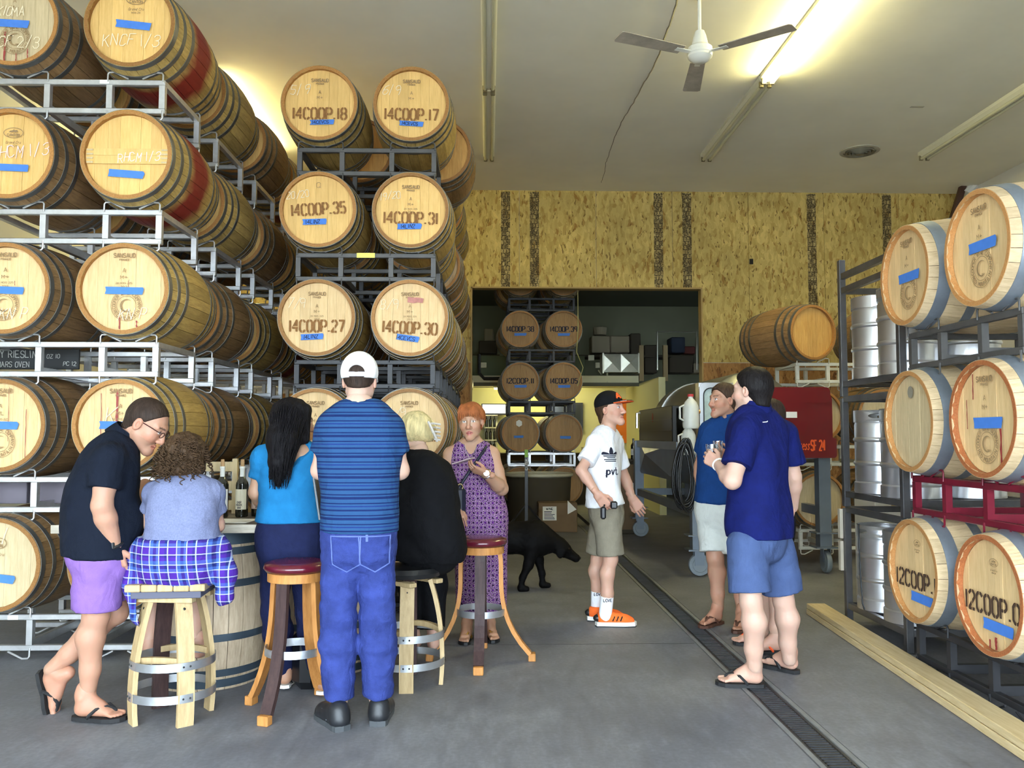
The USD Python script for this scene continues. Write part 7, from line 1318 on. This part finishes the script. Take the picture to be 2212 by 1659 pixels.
def oak_stool(label, loc, rz, seat_h=.68, round_=False):
    t = thing('bar_stool', label, 'stool', loc, rz, 'barrel stave stools')
    if round_: obj('seat', lathe([(0, seat_h - .055), (.175, seat_h - .055), (.185, seat_h - .03), (.17, seat_h - .005), (.1, seat_h), (0, seat_h)], 32), BLACK, t, 40)
    else:
        for i in range(5): obj('seat_slat', moved(bx((-.152 + .076 * i, 0, seat_h - .02), (.073, .34, .034), .004), SR), OAK, t)
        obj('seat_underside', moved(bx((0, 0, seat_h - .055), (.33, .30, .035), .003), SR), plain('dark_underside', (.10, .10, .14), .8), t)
    for s in (-1, 1): obj('cross_batten', bx((0, s * .10, seat_h - .085), (.30, .05, .025), .003), OAK, t)
    for i, a in enumerate((45, 135, 225, 315)):
        ca, sa = math.cos(math.radians(a)), math.sin(math.radians(a)); rad = lambda r, z: (r * ca, r * sa, z); m_ = OAK if i in (0, 2, 3) else DOAK
        lg = obj('leg', stave_leg([rad(.120, seat_h - .075), rad(.168, .40), rad(.190, .2), rad(.184, 0)], .078, .024, (-sa, ca, 0)), m_, t)
        obj('bolt', moved(trimesh.creation.icosphere(1, .009), t=rad(.142, seat_h - .13)), BLACK, lg)
    for z, r in ((.285, .199), (.135, .203)):
        obj('hoop', lathe([(r, z - .02), (r + .003, z - .02), (r + .003, z + .02), (r, z + .02), (r, z - .02)], 44), RING, t, 35)
        obj('rivet', cat_([moved(trimesh.creation.icosphere(1, .005), t=((r + .004) * math.cos(math.radians(a + e)), (r + .004) * math.sin(math.radians(a + e)), z)) for a in (45, 135, 225, 315) for e in (-4.5, 4.5)]), BLACK, t)
    for a in (90, 270): obj('foot_rail', stave_leg([(-.125, .12 * math.sin(math.radians(a)), .30), (0, .135 * math.sin(math.radians(a)), .31), (.125, .12 * math.sin(math.radians(a)), .30)], .03, .022, (0, 0, 1)), OAK, t)
    return t
oak_stool('pale oak stave stool under the seated curly-haired woman', (-1.573, 4.40, 0), -7)
def maroon_stool(label, loc, rz, leg_m, splay=.21, H_=.755):
    t = thing('bar_stool', label, 'stool', loc, rz, 'maroon padded stave stools'); obj('cushion', lathe([(0, H_ - .055), (.150, H_ - .055), (.165, H_ - .035), (.160, H_ - .012), (.12, H_ - .001), (0, H_ + .002)], 36), MARO, t, True); obj('seat_rim', lathe([(0, H_ - .10), (.145, H_ - .10), (.145, H_ - .055), (0, H_ - .055)], 36), ORW, t, 40)
    for i, a in enumerate((0, 90, 180, 270)):
        ca, sa = math.cos(math.radians(a)), math.sin(math.radians(a)); rad = lambda r, z: (r * ca, r * sa, z)
        lg = obj('leg', stave_leg([rad(.118, H_ - .10), rad(.126, H_ * .66), rad(.155, H_ * .38), rad(splay + .035, .045)], .062, .026, (-sa, ca, 0)), leg_m[i], t); obj('foot_tip', bx(rad(splay + .048, .024), (.045 if abs(ca) > .5 else .060, .060 if abs(ca) > .5 else .045, .048), .004), ORW, lg)
    obj('foot_ring', lathe([(.148, .285), (.152, .285), (.152, .325), (.148, .325), (.148, .285)], 44), RING, t, 35)
    return t
maroon_stool('maroon padded stool with a dark stave leg, beside the jeans', (-.99, 4.50, 0), 250, [DOAK, ORW, ORW, ORW])
maroon_stool('maroon padded stool with splayed legs in front of the purple dress', (-.045, 5.42, 0), 268, [DOAK, ORW, DOAK, ORW], .27, .765)
STG = stage.GetPrimAtPath('/World/bar_stool')
oak_stool('oak stave stool with a dark seat under the blonde woman', (-.45, 4.94, 0), -43, .66, True)
o = obj('shoulder_bag', cat_([bx((0, 0, .17), (.16, .14, .34), .05), tube([(-.05, 0, .33), (-.03, 0, .45), (.03, 0, .45), (.05, 0, .33)], .010, 6)]), plain('glossy_black_leather', (.008, .008, .009), .25)); UsdGeom.Xformable(o).AddTranslateOp().Set(Gf.Vec3d(*(at(664, 1478, 4.86) * (1, 1, 0)))); tag(o, 'glossy black bag on the floor behind the maroon stool', 'bag')
o = obj('tasting_folder', moved(bx((0, 0, 0), (.012, .26, .235), .003), rotm(-9, (0, 1, 0)), at(694, 1070, 4.50)), plain('grey_folder', (.10, .11, .12), .4)); tag(o, 'dark folder held beside the striped shirt', 'folder')
# ---- things low behind the tall stack
CH = plain('blackboard', (.012, .013, .014), .7); t = thing('chalkboard', 'dark chalkboard listing wines behind the tall racks', 'board', (-3.17, 5.80, 1.905)); obj('board', bx((-.0, 0, 0), (.86, .02, .135), .004), CH, t)
CG = plain('chalk_dim', (.30, .30, .28), .9); obj('chalk_lettering', cat_([face(lettering('13 DRY RIESLING', .045, .5, .005, .0005, cap='round', jit=.3), -.02, -.011, .033), face(lettering('MARS OVEN', .035, .5, .004, .0005, cap='round', jit=.3), -.0, -.011, -.035), face(lettering('OZ 10', .026, .6, .004, .0005, cap='round', jit=.3), .26, -.011, .02), face(lettering('PC 12', .026, .6, .004, .0005, cap='round', jit=.3), .37, -.011, -.03)]), CG, t)
for i, (x0, x1, lb) in enumerate(((-3.33, -3.04, 'grey-brown carton between the lowest racks behind the navy shirt'), (-3.02, -2.78, 'grey-brown carton behind the lowest bright posts'))): o = obj('stored_carton', bx2((x0, 5.76, 1.46 - .512), (x1, 6.05, 1.46 - .37), .004), plain(f'grey_carton_{i}', (.17, .15, .18), .8)); tag(o, lb, 'box', 'cartons in the lowest racks')
